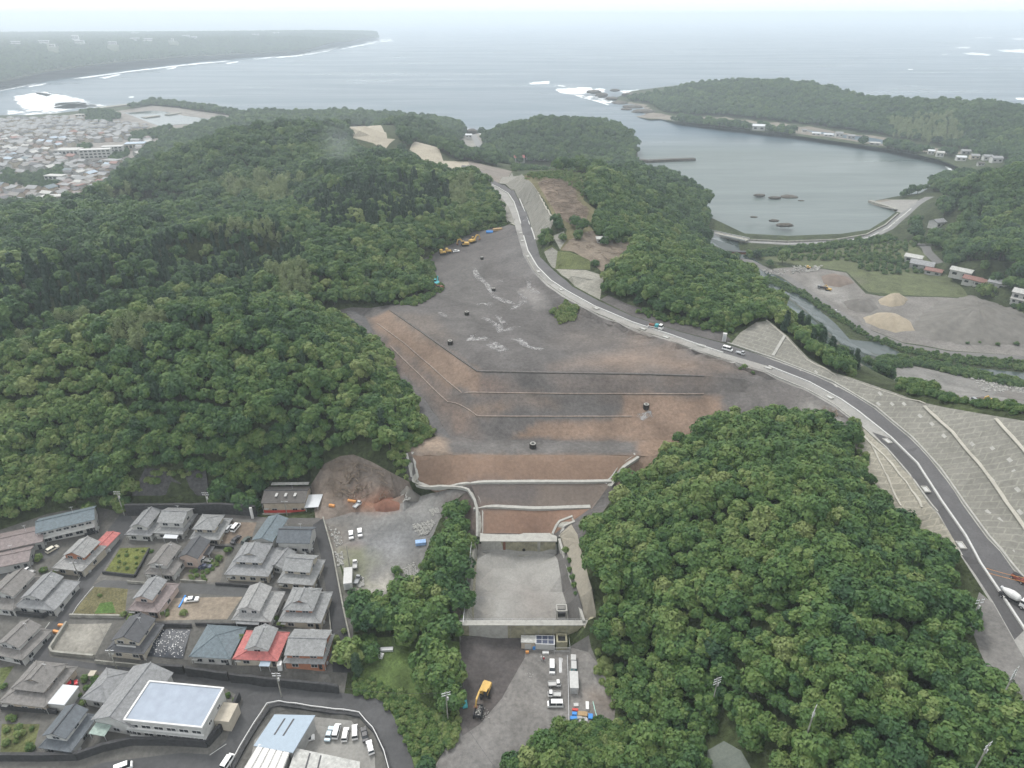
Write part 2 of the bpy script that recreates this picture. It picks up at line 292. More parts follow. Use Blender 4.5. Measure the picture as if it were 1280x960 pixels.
# ---------------------------------------------------------------- ground regions: (name, material key, linear colour, outline in photo pixels), later ones lie over earlier ones
def ribbon_px(pts, w):
    """world outline of a band of width w metres along photo-pixel points"""
    g = GP(pts); return ribbon_xy([Vector(p[:2]) for p in g], w)
def ribbon_xy(p, w):
    l, r = [], []
    for i in range(len(p)):
        a = p[max(i - 1, 0)]; b = p[min(i + 1, len(p) - 1)]; t = (b - a).normalized(); n = Vector((-t.y, t.x))
        l.append(p[i] + n * w / 2); r.append(p[i] - n * w / 2)
    return l + r[::-1]
ASPH = (.098, .096, .098); ASPHN = (.036, .037, .040); DARKSOIL = (.092, .086, .083); BROWN = (.185, .132, .098); TERR = (.178, .122, .090); GREYG = (.165, .162, .155)
CONC = (.36, .355, .335); SHOT = (.188, .183, .162); GRASS = (.10, .125, .045); FLOOR = (.040, .052, .022); DRYSOIL = (.19, .15, .115); WATER = (.03, .045, .045)
px = lambda pl: [(p[0], p[1]) for p in pl]
REG = []
def reg(name, mat, col, poly, kind='px'): REG.append((name, mat, col, poly, kind))
reg('town_ground', 'soil', (.20,.185,.17), [(-400,152),(-200,152),(0,148.5),(40,148.5),(72,147),(130,140),(190,132),(219,134.5),(298,146),(296,150),(252,159),(216,173),(192,186),(170,204),(152,216),(126,243),(114,254),(0,262),(-300,300)])
reg('harbour_water', 'water', (.035,.055,.065), [(149,141),(190,138),(206,139.5),(232,145),(262,148.5),(250,156.5),(215,156.5),(197,156.8),(181,151)])
reg('cut_slope', 'shot', (.30,.27,.215), [(430,159),(457,157),(480,164),(484,173),(494,174),(480,189),(467,179),(440,172)])
reg('cut_slope', 'shot', (.30,.27,.215), [(512,187),(536,181),(554,201),(585,202),(605,215),(600,221),(575,214),(545,208),(534,205)])
reg('bare_soil', 'soil', (.17,.15,.13), [(585,200),(610,207),(640,214),(624,228),(604,224),(590,212)])
reg('coast_flat', 'soil', (.2,.19,.17), [(567,180),(583,164),(600,166),(606,178),(602,192),(590,196),(570,192)])
reg('cleared_ground', 'soil', (.115,.105,.055), [(655,221),(700,214),(739,220),(729,250),(745,262),(738,284),(750,296),(785,300),(793,306),(786,320),(756,344),(736,324),(700,313),(709,287),(693,275),(679,248)])
reg('cleared_soil', 'soil', (.16,.125,.095), [(672,228),(715,225),(722,250),(736,262),(730,284),(716,282),(696,270),(684,250)])
reg('bare_hillside', 'soil', (.155,.128,.10), [(702,312),(712,300),(740,288),(752,300),(788,304),(790,315),(757,343),(737,326)])
reg('cut_slope', 'shot', SHOT, [(624,229),(640,215.5),(655,221.5),(672,239),(684,261),(693,275),(688,287),(680,295),(670.5,300.5),(663.5,280.6),(658,263.8),(649.5,246.9),(639.3,236.6)])
reg('cut_slope', 'shot', SHOT, [(616,236),(626,239),(637,252),(641.5,267),(646,282),(628,268),(622,252)])
reg('grass_bank', 'grass', (.085,.10,.04), [(680,312),(690,306),(698,314),(737,325),(738,337),(695,337)])
reg('cut_slope', 'shot', SHOT, [(686,297),(705,289),(707,301),(700,312)])
reg('cut_slope', 'shot', SHOT, [(680,315),(690,309),(697,314),(694,335),(690,334)])
reg('cut_slope', 'shot', (.22,.213,.185), [(695,336.5),(732,337.5),(756,345),(752,358),(750,374.5),(718,357)])
reg('terrace_ground', 'soil', DARKSOIL, [(750,374.5),(760,369),(785,380),(850,400),(900,411),(914,425),(908,429),(850,414),(789,394)])
reg('bare_ground', 'soil', DARKSOIL, [(400,392),(440,384),(487,381),(544,364.5),(531,344),(527.5,324),(554,311),(598,287),(635,280.5),(648,286),(656,317),(668,338),(685,355),(705,369),(739,388),(786,408.5),(847,429),(900,447),(957,464.5),(1008,486),(1045,507),(1067,524),(1056,538),(1035,528),(1000,517),(960,515),(905,523),(870,536),(832,562),(815,585),(795,600),(775,610),(740,660),(725,675),(700,672),(600,672),(560,672),(556,640),(585,612),(545,612),(512,606),(503,585),(508,560),(545,545),(524,518),(500,472),(472,434),(440,408),(415,402)])
reg('embankment_slope', 'terr', TERR, [(516,569.5),(794,569.5),(765,602),(600,610),(524,607)])
reg('embankment_slope', 'terr', (.14,.115,.098), [(588,604),(764,603),(740,636),(602,639)])
reg('embankment_slope', 'terr', (.175,.112,.082), [(604,638),(737,636),(715,652),(694,667),(604,667)])
reg('haul_track', 'soil', (.095,.092,.092), [(400,394),(440,388),(456,394),(458,400),(475,431),(505,466),(535,506),(563,547),(545,545),(524,518),(500,472),(472,434),(440,408),(415,402)])
reg('cut_bank', 'soil', (.150,.126,.108), [(388,606),(405,580),(425,570),(442,568),(466,578),(488,590),(514,612),(525,622),(505,640),(470,650),(440,652),(395,652)])
reg('gravel_yard', 'soil', GREYG, [(398,652),(440,640),(470,640),(505,628),(520,618),(548,613),(585,613),(566,628),(549,650),(532,690),(520,726),(500,748),(470,752),(437,738),(425,700),(410,672)])

reg('road_shoulder', 'conc', (.26,.255,.24), px(ROAD_B) + [(x - 2, y + 2) for x, y, _ in ROAD_L][::-1])
reg('cut_slope', 'shot', SHOT, [(913,430),(967.6,449),(1038,477),(1093,509),(1136.7,545),(1173,585),(1203,628),(1234,670),(1266,709),(1290,736),(1340,798),(1420,700),(1400,548),(1280,526),(1180,509),(1120,491.5),(1060,471.5),(1010,448),(985,421),(962,402),(945,403),(925,416)])
reg('slope_gutter', 'conc', (.33,.325,.30), [(911,431),(967.6,449),(1038,476),(1093,508),(1137.5,544),(1175,584),(1206,627),(1237,668),(1269,707),(1294,735),(1344,797),(1340,800),(1290,738),(1266,711),(1234,672),(1203,630),(1173,586.7),(1136.7,546.7),(1093,510),(1038,478),(967.6,450),(907,430)])
reg('fill_slope', 'shot', (.26,.245,.205), [(1060,541),(1067,526),(1075,529),(1108,562),(1140,598),(1172,642),(1203,697),(1190,693),(1150,668),(1125,645),(1107,630),(1080,580)])
reg('gravel_lot', 'soil', (.15,.145,.138), [(1224,740),(1241,754),(1268,802),(1320,892),(1290,890),(1262,868),(1240,848),(1225,815),(1212,780)])
reg('road', 'asph', ASPH, px(ROAD_R) + px(ROAD_B)[::-1])
reg('road', 'asph', (.075,.073,.074), [(1090,540),(1113,548),(1146.7,581),(1176.7,628),(1206.7,671),(1225,705),(1250,742),(1280,788),(1268,800),(1241,752),(1220,720),(1202,695),(1172,640),(1140,596.7),(1108,560)])
# village
reg('village_ground', 'soil', (.105,.102,.094), [(-150,700),(0,662),(60,642),(110,632),(150,640),(165,640),(240,638),(320,646),(388,650),(410,655),(440,760),(442,800),(430,868),(470,884),(500,960),(520,1100),(-300,1100)])
reg('grass_plot', 'grass', (.12,.135,.04), [(150,685),(187,684),(169,720),(130,716)])
reg('grass_plot', 'grass', (.125,.115,.06), [(118,734),(160,735),(156,769),(90,768)])
reg('grass_plot', 'grass', (.075,.13,.035), [(125,754),(140,752),(145,766),(118,767)])
reg('gravel_plot', 'soil', (.22,.185,.145), [(203,748),(303,746),(284,774),(194,776)])
reg('gravel_plot', 'soil', (.22,.21,.185), [(83,780),(140,779),(119,819),(63,815)])
reg('gravel_plot', 'soil', (.15,.12,.095), [(284,653),(321,653),(312,679),(271,680)])
reg('gravel_plot', 'soil', (.13,.12,.105), [(225,712),(260,690),(285,690),(275,728),(225,728)])
reg('grass_plot', 'grass', (.11,.12,.05), [(2,905),(50,905),(40,944),(0,944)])
reg('grass_plot', 'grass', (.09,.13,.04), [(168,918),(262,922),(258,930),(165,928)])
reg('grass_plot', 'grass', (.10,.12,.045), [(0,835),(18,832),(0,860)])
reg('street', 'street', (.075,.075,.077), [(150,643),(170,645),(148,683),(129,713),(112.5,736),(90,770),(83,780),(60,809),(62,821),(117,829),(177,837),(240,840),(282,847),(340,854),(416,864),(462,870),(483,879),(497,906),(513,941),(519,965),(525,1010),(495,1010),(485,956),(467,910),(450,891),(400,884.5),(349,877.5),(328,883),(314,914),(289,954),(278,1010),(90,1010),(90,966),(130,953),(228,941),(262,943),(282,927),(303,878),(303,873),(276,857),(187,850),(73,830),(22,830),(47,796),(71,772),(94,731),(112,700),(135,662)])
reg('street', 'street', (.08,.08,.08), [(129,725),(225,729),(342,734),(408,745),(410,752),(302,746),(220,740),(157,736),(115,732)])
reg('street', 'street', (.11,.105,.1), [(163,644),(240,644.5),(400,647.5),(404,656),(391,656),(330,652),(231,650),(166,650)])
reg('street', 'street', (.052,.052,.054), [(391,656),(404,647.5),(415,689),(428,759),(431,762),(439,806),(438,840),(416,840),(414,800),(411,759),(400,691)])
reg('street', 'street', (.085,.085,.085), [(0,702),(40,690),(75,681),(72,692),(40,706),(0,724)])
reg('factory_yard', 'conc', (.24,.235,.22), [(385,895),(440,901),(468,936),(470,1010),(300,1010),(318,925),(345,892)])
reg('grass_bank', 'grass', (.085,.125,.04), [(440,800),(500,795),(575,800),(575,880),(560,930),(540,955),(520,965),(513,941),(497,906),(483,879),(462,870),(442,867)])
# basin and yard in front of it
reg('basin_floor', 'conc', (.245,.24,.225), [(597,680),(696,680),(696,693),(713,783),(590,783)])
reg('basin_bank', 'shot', (.21,.20,.15), [(570,694),(597,690),(592,780),(566,783)])
reg('cut_slope', 'conc', (.235,.215,.175), [(700,668),(714,655),(722,668),(727,690),(735,720),(745,765),(744,778),(731,786),(727,775)])
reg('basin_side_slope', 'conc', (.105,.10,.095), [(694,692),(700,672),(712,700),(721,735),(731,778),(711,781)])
reg('work_yard', 'soil', (.155,.148,.14), [(574,794),(736,794),(748,830),(770,868),(768,900),(735,910),(700,908),(665,925),(625,958),(600,1010),(540,1010),(545,955),(560,930),(576,880)])
reg('stained_soil', 'soil', (.078,.070,.068), [(576,794),(655,794),(656,822),(640,850),(628,872),(600,905),(578,920),(570,900),(577,870)])
# lowland
reg('pond', 'conc', (.115,.13,.112), [(884,938),(905,926),(926,938),(940,962),(930,1000),(885,1000)])
reg('field', 'grass', (.088,.102,.05), [(932,322),(985,330),(1021,334),(1058,339),(1085,365),(1150,370),(1212,373),(1200,356),(1160,324),(1132,302),(1060,309),(985,313),(940,315)])
reg('quarry_ground', 'soil', (.155,.146,.135), [(965,336),(1000,334),(1021,335),(1058,341),(1082,367),(1100,370),(1152,371),(1219,374),(1290,400),(1360,430),(1350,452),(1280,445),(1186,438),(1129,428),(1085,411),(1051,388),(1011,361)])
reg('quarry_ground', 'soil', (.165,.16,.15), [(1103,463),(1130,456),(1150,459),(1205,471),(1280,483),(1400,495),(1400,540),(1280,517),(1200,502),(1150,491)])
reg('river', 'water', WATER, [(884,290),(905,297),(922,300),(926,316),(960,338),(985,352),(1015,380),(1045,405),(1062,424),(1100,428),(1135,446),(1186,456.5),(1280,466),(1420,478),(1420,496),(1280,481),(1203,469),(1150,456),(1110,451),(1075,459),(1040,440),(990,400),(950,362),(918,330),(905,312),(884,302)])
reg('road', 'asph', (.14,.135,.13), [(924,322),(950,333.5),(981,345),(1011,365),(1051,392),(1085,415),(1129,432),(1186,442),(1280,448),(1400,452)], 5.5)
reg('coast_road', 'asph', (.17,.168,.165), [(880,287),(905,296),(930,301),(984,304.5),(1040,303),(1085,297),(1110,285),(1125,272),(1140,260),(1152,251.5),(1162,246)], 9)
reg('quay', 'conc', (.22,.215,.2), [(1092,254),(1119,249.5),(1148,249.5),(1140,258),(1126,266)])
reg('lane', 'asph', (.12,.118,.115), [(1150,304),(1160,316),(1174,329)], 6)
reg('coast_road', 'asph', (.2,.2,.2), [(582,163),(590,164),(600,186),(597,196)], 9)
# ---------------------------------------------------------------- colour patches (soft or ragged) painted on the soil itself
PATCH = [  # outline px, colour, softness m, strength
 ([(459,398),(487,389),(597,465),(597,492),(560,486),(520,455),(480,420)], BROWN, 1.5, .85),
 ([(466,420),(520,460),(575,500),(585,520),(600,548),(566,545),(520,478)], (.17,.125,.10), 3, .7),
 ([(775,491),(900,494),(905,521),(832,563),(800,566),(790,552),(720,550),(640,547),(668,531),(760,525),(782,515)], (.18,.128,.096), 1, .95),
 ([(590,507),(640,505),(640,517),(585,518)], BROWN, 2, .6), ([(640,497),(700,500),(690,508),(630,506)], BROWN, 3, .45), ([(600,470),(630,474),(640,488),(600,490)], (.19,.13,.1), 3, .5),
 ([(690,470),(860,472),(890,490),(700,490)], (.155,.118,.098), 5, .5),
 ([(760,440),(800,425),(860,445),(940,462),(900,470),(760,464),(700,458)], (.19,.145,.115), 7, .8),
 ([(700,400),(760,410),(800,425),(740,440),(690,425)], (.14,.12,.105), 10, .5), ([(500,394),(540,395),(560,420),(540,425)], (.15,.125,.105), 5, .5), ([(560,330),(620,330),(640,380),(590,420),(560,390)], (.10,.095,.09), 12, .6),
 ([(545,546),(560,552),(560,567),(512,568),(508,562),(530,550)], (.24,.185,.14), 1.5, .8), ([(797,552),(835,548),(830,570),(812,590),(790,606),(770,612),(765,600),(795,570)], (.19,.135,.10), 1.5, .9),
 ([(560,551),(700,552),(797,552),(795,567),(600,567)], (.125,.118,.112), 2, .7), ([(520,569),(795,569),(795,573),(520,573)], (.19,.135,.1), 1, .7),
 ([(588,604),(665,603),(675,612),(660,633),(602,634)], (.105,.092,.088), 1.5, .8), ([(604,640),(640,640),(625,667),(604,667)], (.17,.115,.085), 4, .6),
 ([(900,470),(955,473),(1000,495),(1040,520),(960,512),(920,505),(905,490)], (.105,.097,.092), 6, .8), ([(985,515),(1010,500),(1040,515),(1050,530),(1010,525)], (.27,.26,.24), 3, .6),
 ([(560,640),(600,640),(600,672),(560,672)], (.13,.105,.09), 2, .8), ([(557,618),(590,615),(600,640),(560,640)], (.12,.095,.085), 2, .8),
 ([(640,290),(625,320),(640,345),(672,345),(690,352),(656,317),(648,290)], (.115,.11,.107), 3, .7), ([(650,362),(672,360),(690,385),(672,390)], (.2,.19,.18), 2, .55),
 ([(460,665),(515,660),(510,695),(465,690)], (.19,.195,.20), 6, .8), ([(520,635),(560,622),(545,650),(515,660)], (.19,.19,.185), 4, .7), ([(460,726),(488,714),(498,722),(497,740),(480,748),(452,742)], (.30,.285,.25), 1.2, .9),
 ([(398,655),(430,655),(440,690),(425,700),(410,680)], (.14,.12,.10), 3, .6), ([(428,664),(437,660),(448,686),(440,690)], (.2,.11,.095), .8, .8), ([(430,690),(455,690),(450,735),(437,735)], (.13,.14,.07), 3, .7),
 ([(640,722),(690,730),(700,775),(650,775)], (.18,.16,.145), 4, .6), ([(600,700),(612,702),(612,775),(596,776)], (.19,.175,.155), 2, .6), ([(670,735),(690,738),(690,750),(672,748)], (.30,.29,.27), 2, .5),
 ([(612,850),(640,845),(650,800),(600,800),(590,840)], (.07,.064,.063), 4, .8), ([(600,880),(620,880),(618,890),(600,892)], (.21,.16,.12), 1.5, .8), ([(640,885),(660,880),(665,895),(645,900)], (.24,.22,.20), 1.5, .6), ([(730,860),(768,868),(765,900),(735,906)], (.15,.125,.105), 2, .8), ([(580,930),(640,920),(610,980),(560,980)], (.19,.185,.18), 6, .5),
 ([(1055,341),(1075,350),(1070,362),(1040,352)], (.15,.13,.115), 4, .7), ([(1010,345),(1030,355),(1080,385),(1060,385),(1020,362)], (.27,.265,.25), 3, .6),
 ([(400,605),(420,578),(440,575),(430,600),(412,630),(398,632)], (.24,.19,.15), 2, .7), ([(440,630),(462,617),(480,616),(500,626),(470,640),(450,640)], (.22,.115,.075), 1.5, .9),
]
STREAK = [  # ragged pale residue of dried grout and run-off (polyline px, width m)
 ([(589,330),(593,338),(600,345),(606,355),(612,365),(608,375)], 1.6), ([(586,333),(597,334)], 2.2), ([(612,355),(625,352),(633,356)], 1.2), ([(605,365),(618,370),(632,376),(640,382),(648,378)], 1.3), ([(640,370),(655,378),(642,385),(628,388)], 1.4),
 ([(593,390),(600,380),(612,380),(625,385)], 1.3), ([(595,395),(612,398),(618,405),(628,414),(650,406)], 1.8), ([(618,420),(605,424),(585,425),(590,420),(600,422)], 1.9), ([(608,425),(616,430),(625,437),(633,443)], 2.4), ([(586,425),(578,420)], 1.6), ([(625,424),(645,424),(660,430),(665,434),(680,436),(690,440)], 1.5), ([(660,430),(668,428)], 1.4), ([(540,398),(555,393),(566,395)], 2.0), ([(539,400),(552,401)], 1.4), ([(690,446),(697,442)], 2), ([(620,390),(635,410)], 1.0), ([(575,395),(580,402)], 1.1), ([(600,415),(612,412)], 1.), ([(655,345),(663,360),(680,372)], .8), ([(645,360),(665,378)], .7), ([(797,527),(802,519),(815,519),(818,526)], 1.0)]
# ---------------------------------------------------------------- triangulate
verts2 = []; edges2 = []
def add_poly(p, closed=True):
    b = len(verts2); n = len(p)
    verts2.extend([Vector((q[0], q[1])) for q in p])
    edges2.extend([(b + i, b + (i + 1) % n) for i in range(n if closed else n - 1)])
def dens2(p, s, closed=True):
    out = []; n = len(p)
    for i in range(n if closed else n - 1):
        a = Vector(p[i]); b = Vector(p[(i + 1) % n]); L = (b - a).length; st = max(s, 0.02 * min(abs(a.y), abs(b.y)) if s < 50 else s); k = max(1, int(L / st))
        for q in range(k): out.append(a.lerp(b, q / k))
    if not closed: out.append(Vector(p[-1]))
    return out
RW = []
for name, mat, col, poly, kind in REG:
    if kind == 'px': w = [Vector(p[:2]) for p in GP(poly)]
    else: w = ribbon_px(poly, kind)
    w = dens2(w, 5.0); RW.append(w)
W_REG = [np.array([tuple(p) for p in w]) for w in RW]
main_d = dens2(mainland, 30); far_d = dens2(farland, 120)
add_poly(main_d); add_poly(far_d)
for w in RW: add_poly(w)
for b in BL:                                   # crests and toes of the earthworks stay sharp
    w = [P(p[0], p[1], pz(*p)).to_2d() for p in b]
    if w[0].y < 480 and len(w) > 1: add_poly(dens2(w, 4.0, False), False)
def grid(x0, x1, y0, y1, s, hole=None):
    xs = np.arange(x0, x1, s); ys = np.arange(y0, y1, s); X, Y = np.meshgrid(xs, ys); X = X + (np.arange(len(ys))[:, None] % 2) * s / 2
    q = np.stack([X.ravel(), Y.ravel()], 1) + rng.uniform(-s * .22, s * .22, (X.size, 2))
    if hole: q = q[~((q[:, 0] > hole[0]) & (q[:, 0] < hole[1]) & (q[:, 1] > hole[2]) & (q[:, 1] < hole[3]))]
    return q
plat = W_REG[[r[0] for r in REG].index('bare_ground')]
g0 = grid(-70, 130, 170, 480, 2.1); g0 = g0[inpoly(g0, plat)]
g1 = grid(-230, 230, 60, 480, 7.0); g1 = g1[~inpoly(g1, plat)]
g2 = grid(-800, 800, 30, 1700, 18.0, (-230, 230, 60, 480)); g2 = g2[inpoly(g2, np.array(main_d))]
g3 = grid(-5500, 0, 1800, 9500, 90.0); g3 = g3[inpoly(g3, np.array(far_d))]
for g in (g0, g1, g2, g3): verts2.extend([Vector(p) for p in g.tolist()])
# a grid point right on a constraint is harmless: the triangulation merges near duplicates
tv, te, tf, *_ = geometry.delaunay_2d_cdt(verts2, edges2, [], 0, 0.05)
TV = np.array([tuple(v) for v in tv]); TF = np.array([f for f in tf if len(f) == 3])
near = TV[:, 1] < 700
TZ = H(TV); TZ[near] = HX(TV[near])
cen = TV[TF].mean(1)
reg_id = np.full(len(TF), -1)
onland = inpoly(cen, np.array(main_d)); onfar = inpoly(cen, np.array(far_d))
for k, w in enumerate(W_REG):
    lo, hi = w.min(0), w.max(0); c = (cen[:, 0] >= lo[0]) & (cen[:, 0] <= hi[0]) & (cen[:, 1] >= lo[1]) & (cen[:, 1] <= hi[1]) & onland
    ii = np.where(c)[0]
    if len(ii): reg_id[ii[inpoly(cen[ii], w)]] = k
def vnoise(xy, s, seed=0):
    """cheap value noise in -1..1"""
    q = np.asarray(xy) / s; i = np.floor(q).astype(int); f = q - i; f = f * f * (3 - 2 * f)
    def hsh(a, b): 
        n = (a * 374761393 + b * 668265263 + seed * 974711) & 0x7fffffff; n = ((n ^ (n >> 13)) * 1274126177) & 0x7fffffff; return ((n ^ (n >> 16)) & 0xffff) / 32767.5 - 1
    a, b = i[:, 0], i[:, 1]
    return (hsh(a, b) * (1 - f[:, 0]) + hsh(a + 1, b) * f[:, 0]) * (1 - f[:, 1]) + (hsh(a, b + 1) * (1 - f[:, 0]) + hsh(a + 1, b + 1) * f[:, 0]) * f[:, 1]
def segdist(p, a, b):
    ab = b - a; t = np.clip(((p - a) @ ab) / max(ab @ ab, 1e-9), 0, 1); return np.linalg.norm(p - (a + t[:, None] * ab), axis=1)
def poly_sd(p, w):
    d = np.full(len(p), 1e9)
    for i in range(len(w)): d = np.minimum(d, segdist(p, w[i], w[(i + 1) % len(w)]))
    return np.where(inpoly(p, w), d, -d)
MATS = dict(terr=ground_mat('terrace_soil', .10, .09, .20, .9),soil=ground_mat('soil', .26, .07, .30, .8), conc=ground_mat('weathered_concrete', .14, .12, .16, 1.3, rough=.85, bump=.15), shot=ground_mat('sprayed_mortar', .12, .10, .2, .9, rough=.9, bump=.5, lines=(4.0, (1.20,1.20,1.18), .24, .75)),
            asph=ground_mat('asphalt', .16, .10, .18, 1.6, rough=.75, bump=.1), street=ground_mat('village_asphalt', .2, .09, .15, 1.0, rough=.8, bump=.1), grass=ground_mat('short_grass', .35, .15, .5, 1.5, bump=.8, bd=.5), floor=ground_mat('undergrowth', .4, .06, .6, .5, bump=1.0, bd=1.2), beach=ground_mat('beach_shingle', .3, .03, .3, .4))
def water_mat(name, col, rough, bump, scale, vec=(1, 1, 1)):
    m, nt, bs = node_mat(name); geo = N(nt, 'ShaderNodeNewGeometry'); mp = N(nt, 'ShaderNodeMapping'); mp.inputs['Scale'].default_value = vec; nt.links.new(geo.outputs['Position'], mp.inputs['Vector'])
    f = noise(nt, scale, 5, .6, mp.outputs[0]); bn = N(nt, 'ShaderNodeBump'); bn.inputs['Strength'].default_value = bump; bn.inputs['Distance'].default_value = 1.0
    nt.links.new(f, bn.inputs['Height']); nt.links.new(bn.outputs[0], bs.inputs['Normal'])
    bs.inputs['Base Color'].default_value = (*col, 1); bs.inputs['Roughness'].default_value = rough; bs.inputs['IOR'].default_value = 1.33
    return m, nt, bs, geo
MATS['water'] = water_mat('river_water', (.045,.06,.058), .12, .06, .25)[0]
slope_z = TZ[TF].max(1)
def emit(name, mat, fsel, colfun):
    f = TF[fsel]; u, inv = np.unique(f, return_inverse=True); f2 = inv.reshape(-1, 3)
    a = TV[f2 * 0 + f]; ar = (a[:, 1, 0] - a[:, 0, 0]) * (a[:, 2, 1] - a[:, 0, 1]) - (a[:, 2, 0] - a[:, 0, 0]) * (a[:, 1, 1] - a[:, 0, 1])
    f2 = np.where((ar < 0)[:, None], f2[:, ::-1], f2); keep = np.abs(ar) > 1e-4; f2 = f2[keep]
    vv = np.column_stack([TV[u], TZ[u]])
    o = mesh_obj(name, vv.tolist(), f2.tolist(), mat)
    cols = colfun(vv, f2, np.asarray(fsel)[keep])
    at = o.data.attributes.new('Col', 'FLOAT_COLOR', 'CORNER')
    at.data.foreach_set('color', np.column_stack([cols, np.ones(len(cols))]).astype(np.float32).ravel())
    tag(o, kind='structure'); return o
W_PATCH = [(np.array(GP(p))[:, :2], c, s, k) for p, c, s, k in PATCH]
W_STREAK = [(np.array(GP(p))[:, :2], w) for p, w in STREAK]
names = {}
for k, r in enumerate(REG): names.setdefault((r[0], r[1]), []).append(k)
for (name, mk), ks in names.items():
    sel = np.where(np.isin(reg_id, ks))[0]
    if not len(sel): print('EMPTY REGION', name); continue
    def colfun(vv, f2, fs, mk=mk):
        base = np.array([REG[reg_id[i]][2] for i in fs]); col = np.repeat(base, 3, axis=0); p = vv[f2.ravel(), :2]
        if mk in ('soil', 'terr', 'conc', 'grass'):
            for w, c, s, k in W_PATCH:
                lo, hi = w.min(0) - s, w.max(0) + s; ii = np.where((p[:, 0] > lo[0]) & (p[:, 0] < hi[0]) & (p[:, 1] > lo[1]) & (p[:, 1] < hi[1]))[0]
                if not len(ii): continue
                q = p[ii]; sd = poly_sd(q, w) + vnoise(q, s * 2.5 + 1) * s * .8 + vnoise(q, s * .9 + .8, 3) * s * .5
                t = np.clip(sd / max(s, .3) * .5 + .5, 0, 1)[:, None] * k; col[ii] = col[ii] * (1 - t) + np.array(c) * t
            for w, wd in ():
                lo, hi = w.min(0) - 8, w.max(0) + 8; ii = np.where((p[:, 0] > lo[0]) & (p[:, 0] < hi[0]) & (p[:, 1] > lo[1]) & (p[:, 1] < hi[1]))[0]
                if not len(ii): continue
                q = p[ii]; d = np.full(len(q), 1e9)
                for a, b in zip(w, w[1:]): d = np.minimum(d, segdist(q, a, b))
                d = d + vnoise(q, 4.5, 5) * wd * 1.0 + vnoise(q, 2.2, 9) * wd * .9
                t = np.clip((wd * .62 - d) / 1.3 + .35, 0, 1)[:, None] * .62; col[ii] = col[ii] * (1 - t) + np.array((.36, .35, .335)) * t
        return col
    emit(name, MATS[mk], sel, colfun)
rest = np.where((reg_id < 0) & onland)[0]
shz = slope_z[rest]; isb = (shz < 2.1) & (cen[rest, 1] > 480)
emit('hillside', MATS['floor'], rest[~isb], lambda vv, f2, fs: np.tile(np.array(FLOOR), (len(f2) * 3, 1)))
emit('beach', MATS['beach'], rest[isb], lambda vv, f2, fs: np.tile(np.array((.17,.15,.125)), (len(f2) * 3, 1)))
fr = np.where(onfar & ~onland)[0]; isb = slope_z[fr] < 3.0
emit('peninsula', MATS['floor'], fr[~isb], lambda vv, f2, fs: np.tile(np.array(FLOOR), (len(f2) * 3, 1)))
emit('far_beach', MATS['beach'], fr[isb], lambda vv, f2, fs: np.tile(np.array((.2,.18,.15)), (len(f2) * 3, 1)))

# pale dried grout and run-off: thin ragged films on the soil
m, nt, bs = node_mat('grout_film'); geo = N(nt, 'ShaderNodeNewGeometry'); at = N(nt, 'ShaderNodeAttribute', attribute_name='Col'); f = noise(nt, .30, 8, .74, geo.outputs['Position'], 1.6); ad = N(nt, 'ShaderNodeMath', operation='ADD'); nt.links.new(f, ad.inputs[0]); nt.links.new(at.outputs['Fac'], ad.inputs[1])
nt.links.new(ramp(nt, ad.outputs[0], [(.86, (0, 0, 0)), (1.02, (.75, .75, .75))]), bs.inputs['Alpha']); bs.inputs['Base Color'].default_value = (.33,.325,.32,1); bs.inputs['Roughness'].default_value = .8; M_FILM = m
vs, fs, dn = [], [], []
for pl, wd in STREAK:
    g = [Vector(q[:2]) for q in GP(pl)]; g = dens2(g, 1.6, False); n = len(g); g = [q + Vector((float(vnoise([(q.x, q.y)], 6, 11)[0]), float(vnoise([(q.x, q.y)], 6, 12)[0]))) * 1.8 for q in g]
    for i in range(n):
        a = g[max(i - 1, 0)]; b = g[min(i + 1, n - 1)]; t = (b - a).normalized(); nn = Vector((-t.y, t.x)); w_ = wd * 2.3 * random.uniform(.5, 1.5); nn = nn * 1.0
        for s_, d_ in ((-1, .05), (-.4, .43), (.4, .43), (1, .05)):
            q = g[i] + nn * w_ * s_; e_ = 1.0 if 0 < i < n - 1 else .4; vs.append((q.x, q.y)); dn.append(d_ * e_)
    b0 = len(vs) - 4 * n
    for i in range(n - 1):
        for k in range(3): fs.append((b0 + 4 * i + k, b0 + 4 * i + k + 1, b0 + 4 * i + 5 + k, b0 + 4 * i + 4 + k))
zz = HX(vs); o = mesh_obj('grout_residue', [(x, y, z + .10) for (x, y), z in zip(vs, zz)], fs, M_FILM); tag(o, kind='structure'); a = o.data.attributes.new('Col', 'FLOAT', 'POINT'); a.data.foreach_set('value', np.array(dn, dtype=np.float32))
# ---------------------------------------------------------------- sea, sky, sun, haze
m, nt, bs, geo = water_mat('sea_water', (.05,.075,.09), .34, .55, .022, (.55, 2.0, 1))
sx = N(nt, 'ShaderNodeSeparateXYZ'); nt.links.new(geo.outputs['Position'], sx.inputs[0])
bc = P(1010, 235, 0); mp = N(nt, 'ShaderNodeVectorMath', operation='DISTANCE'); nt.links.new(geo.outputs['Position'], mp.inputs[0]); mp.inputs[1].default_value = bc
dv = N(nt, 'ShaderNodeMath', operation='DIVIDE'); nt.links.new(mp.outputs['Value'], dv.inputs[0]); dv.inputs[1].default_value = 420
mpb = N(nt, 'ShaderNodeMapping'); mpb.inputs['Scale'].default_value = (.25, 1.3, 1); nt.links.new(geo.outputs['Position'], mpb.inputs[0]); big = noise(nt, .006, 6, .68, mpb.outputs[0], .4)
c0 = ramp(nt, big, [(.32, (.040,.070,.098)), (.68, (.085,.125,.155))])
c1 = mixc(nt, ramp(nt, dv.outputs[0], [(.55, (1, 1, 1)), (1.0, (0, 0, 0))]), c0, (.088,.112,.108))
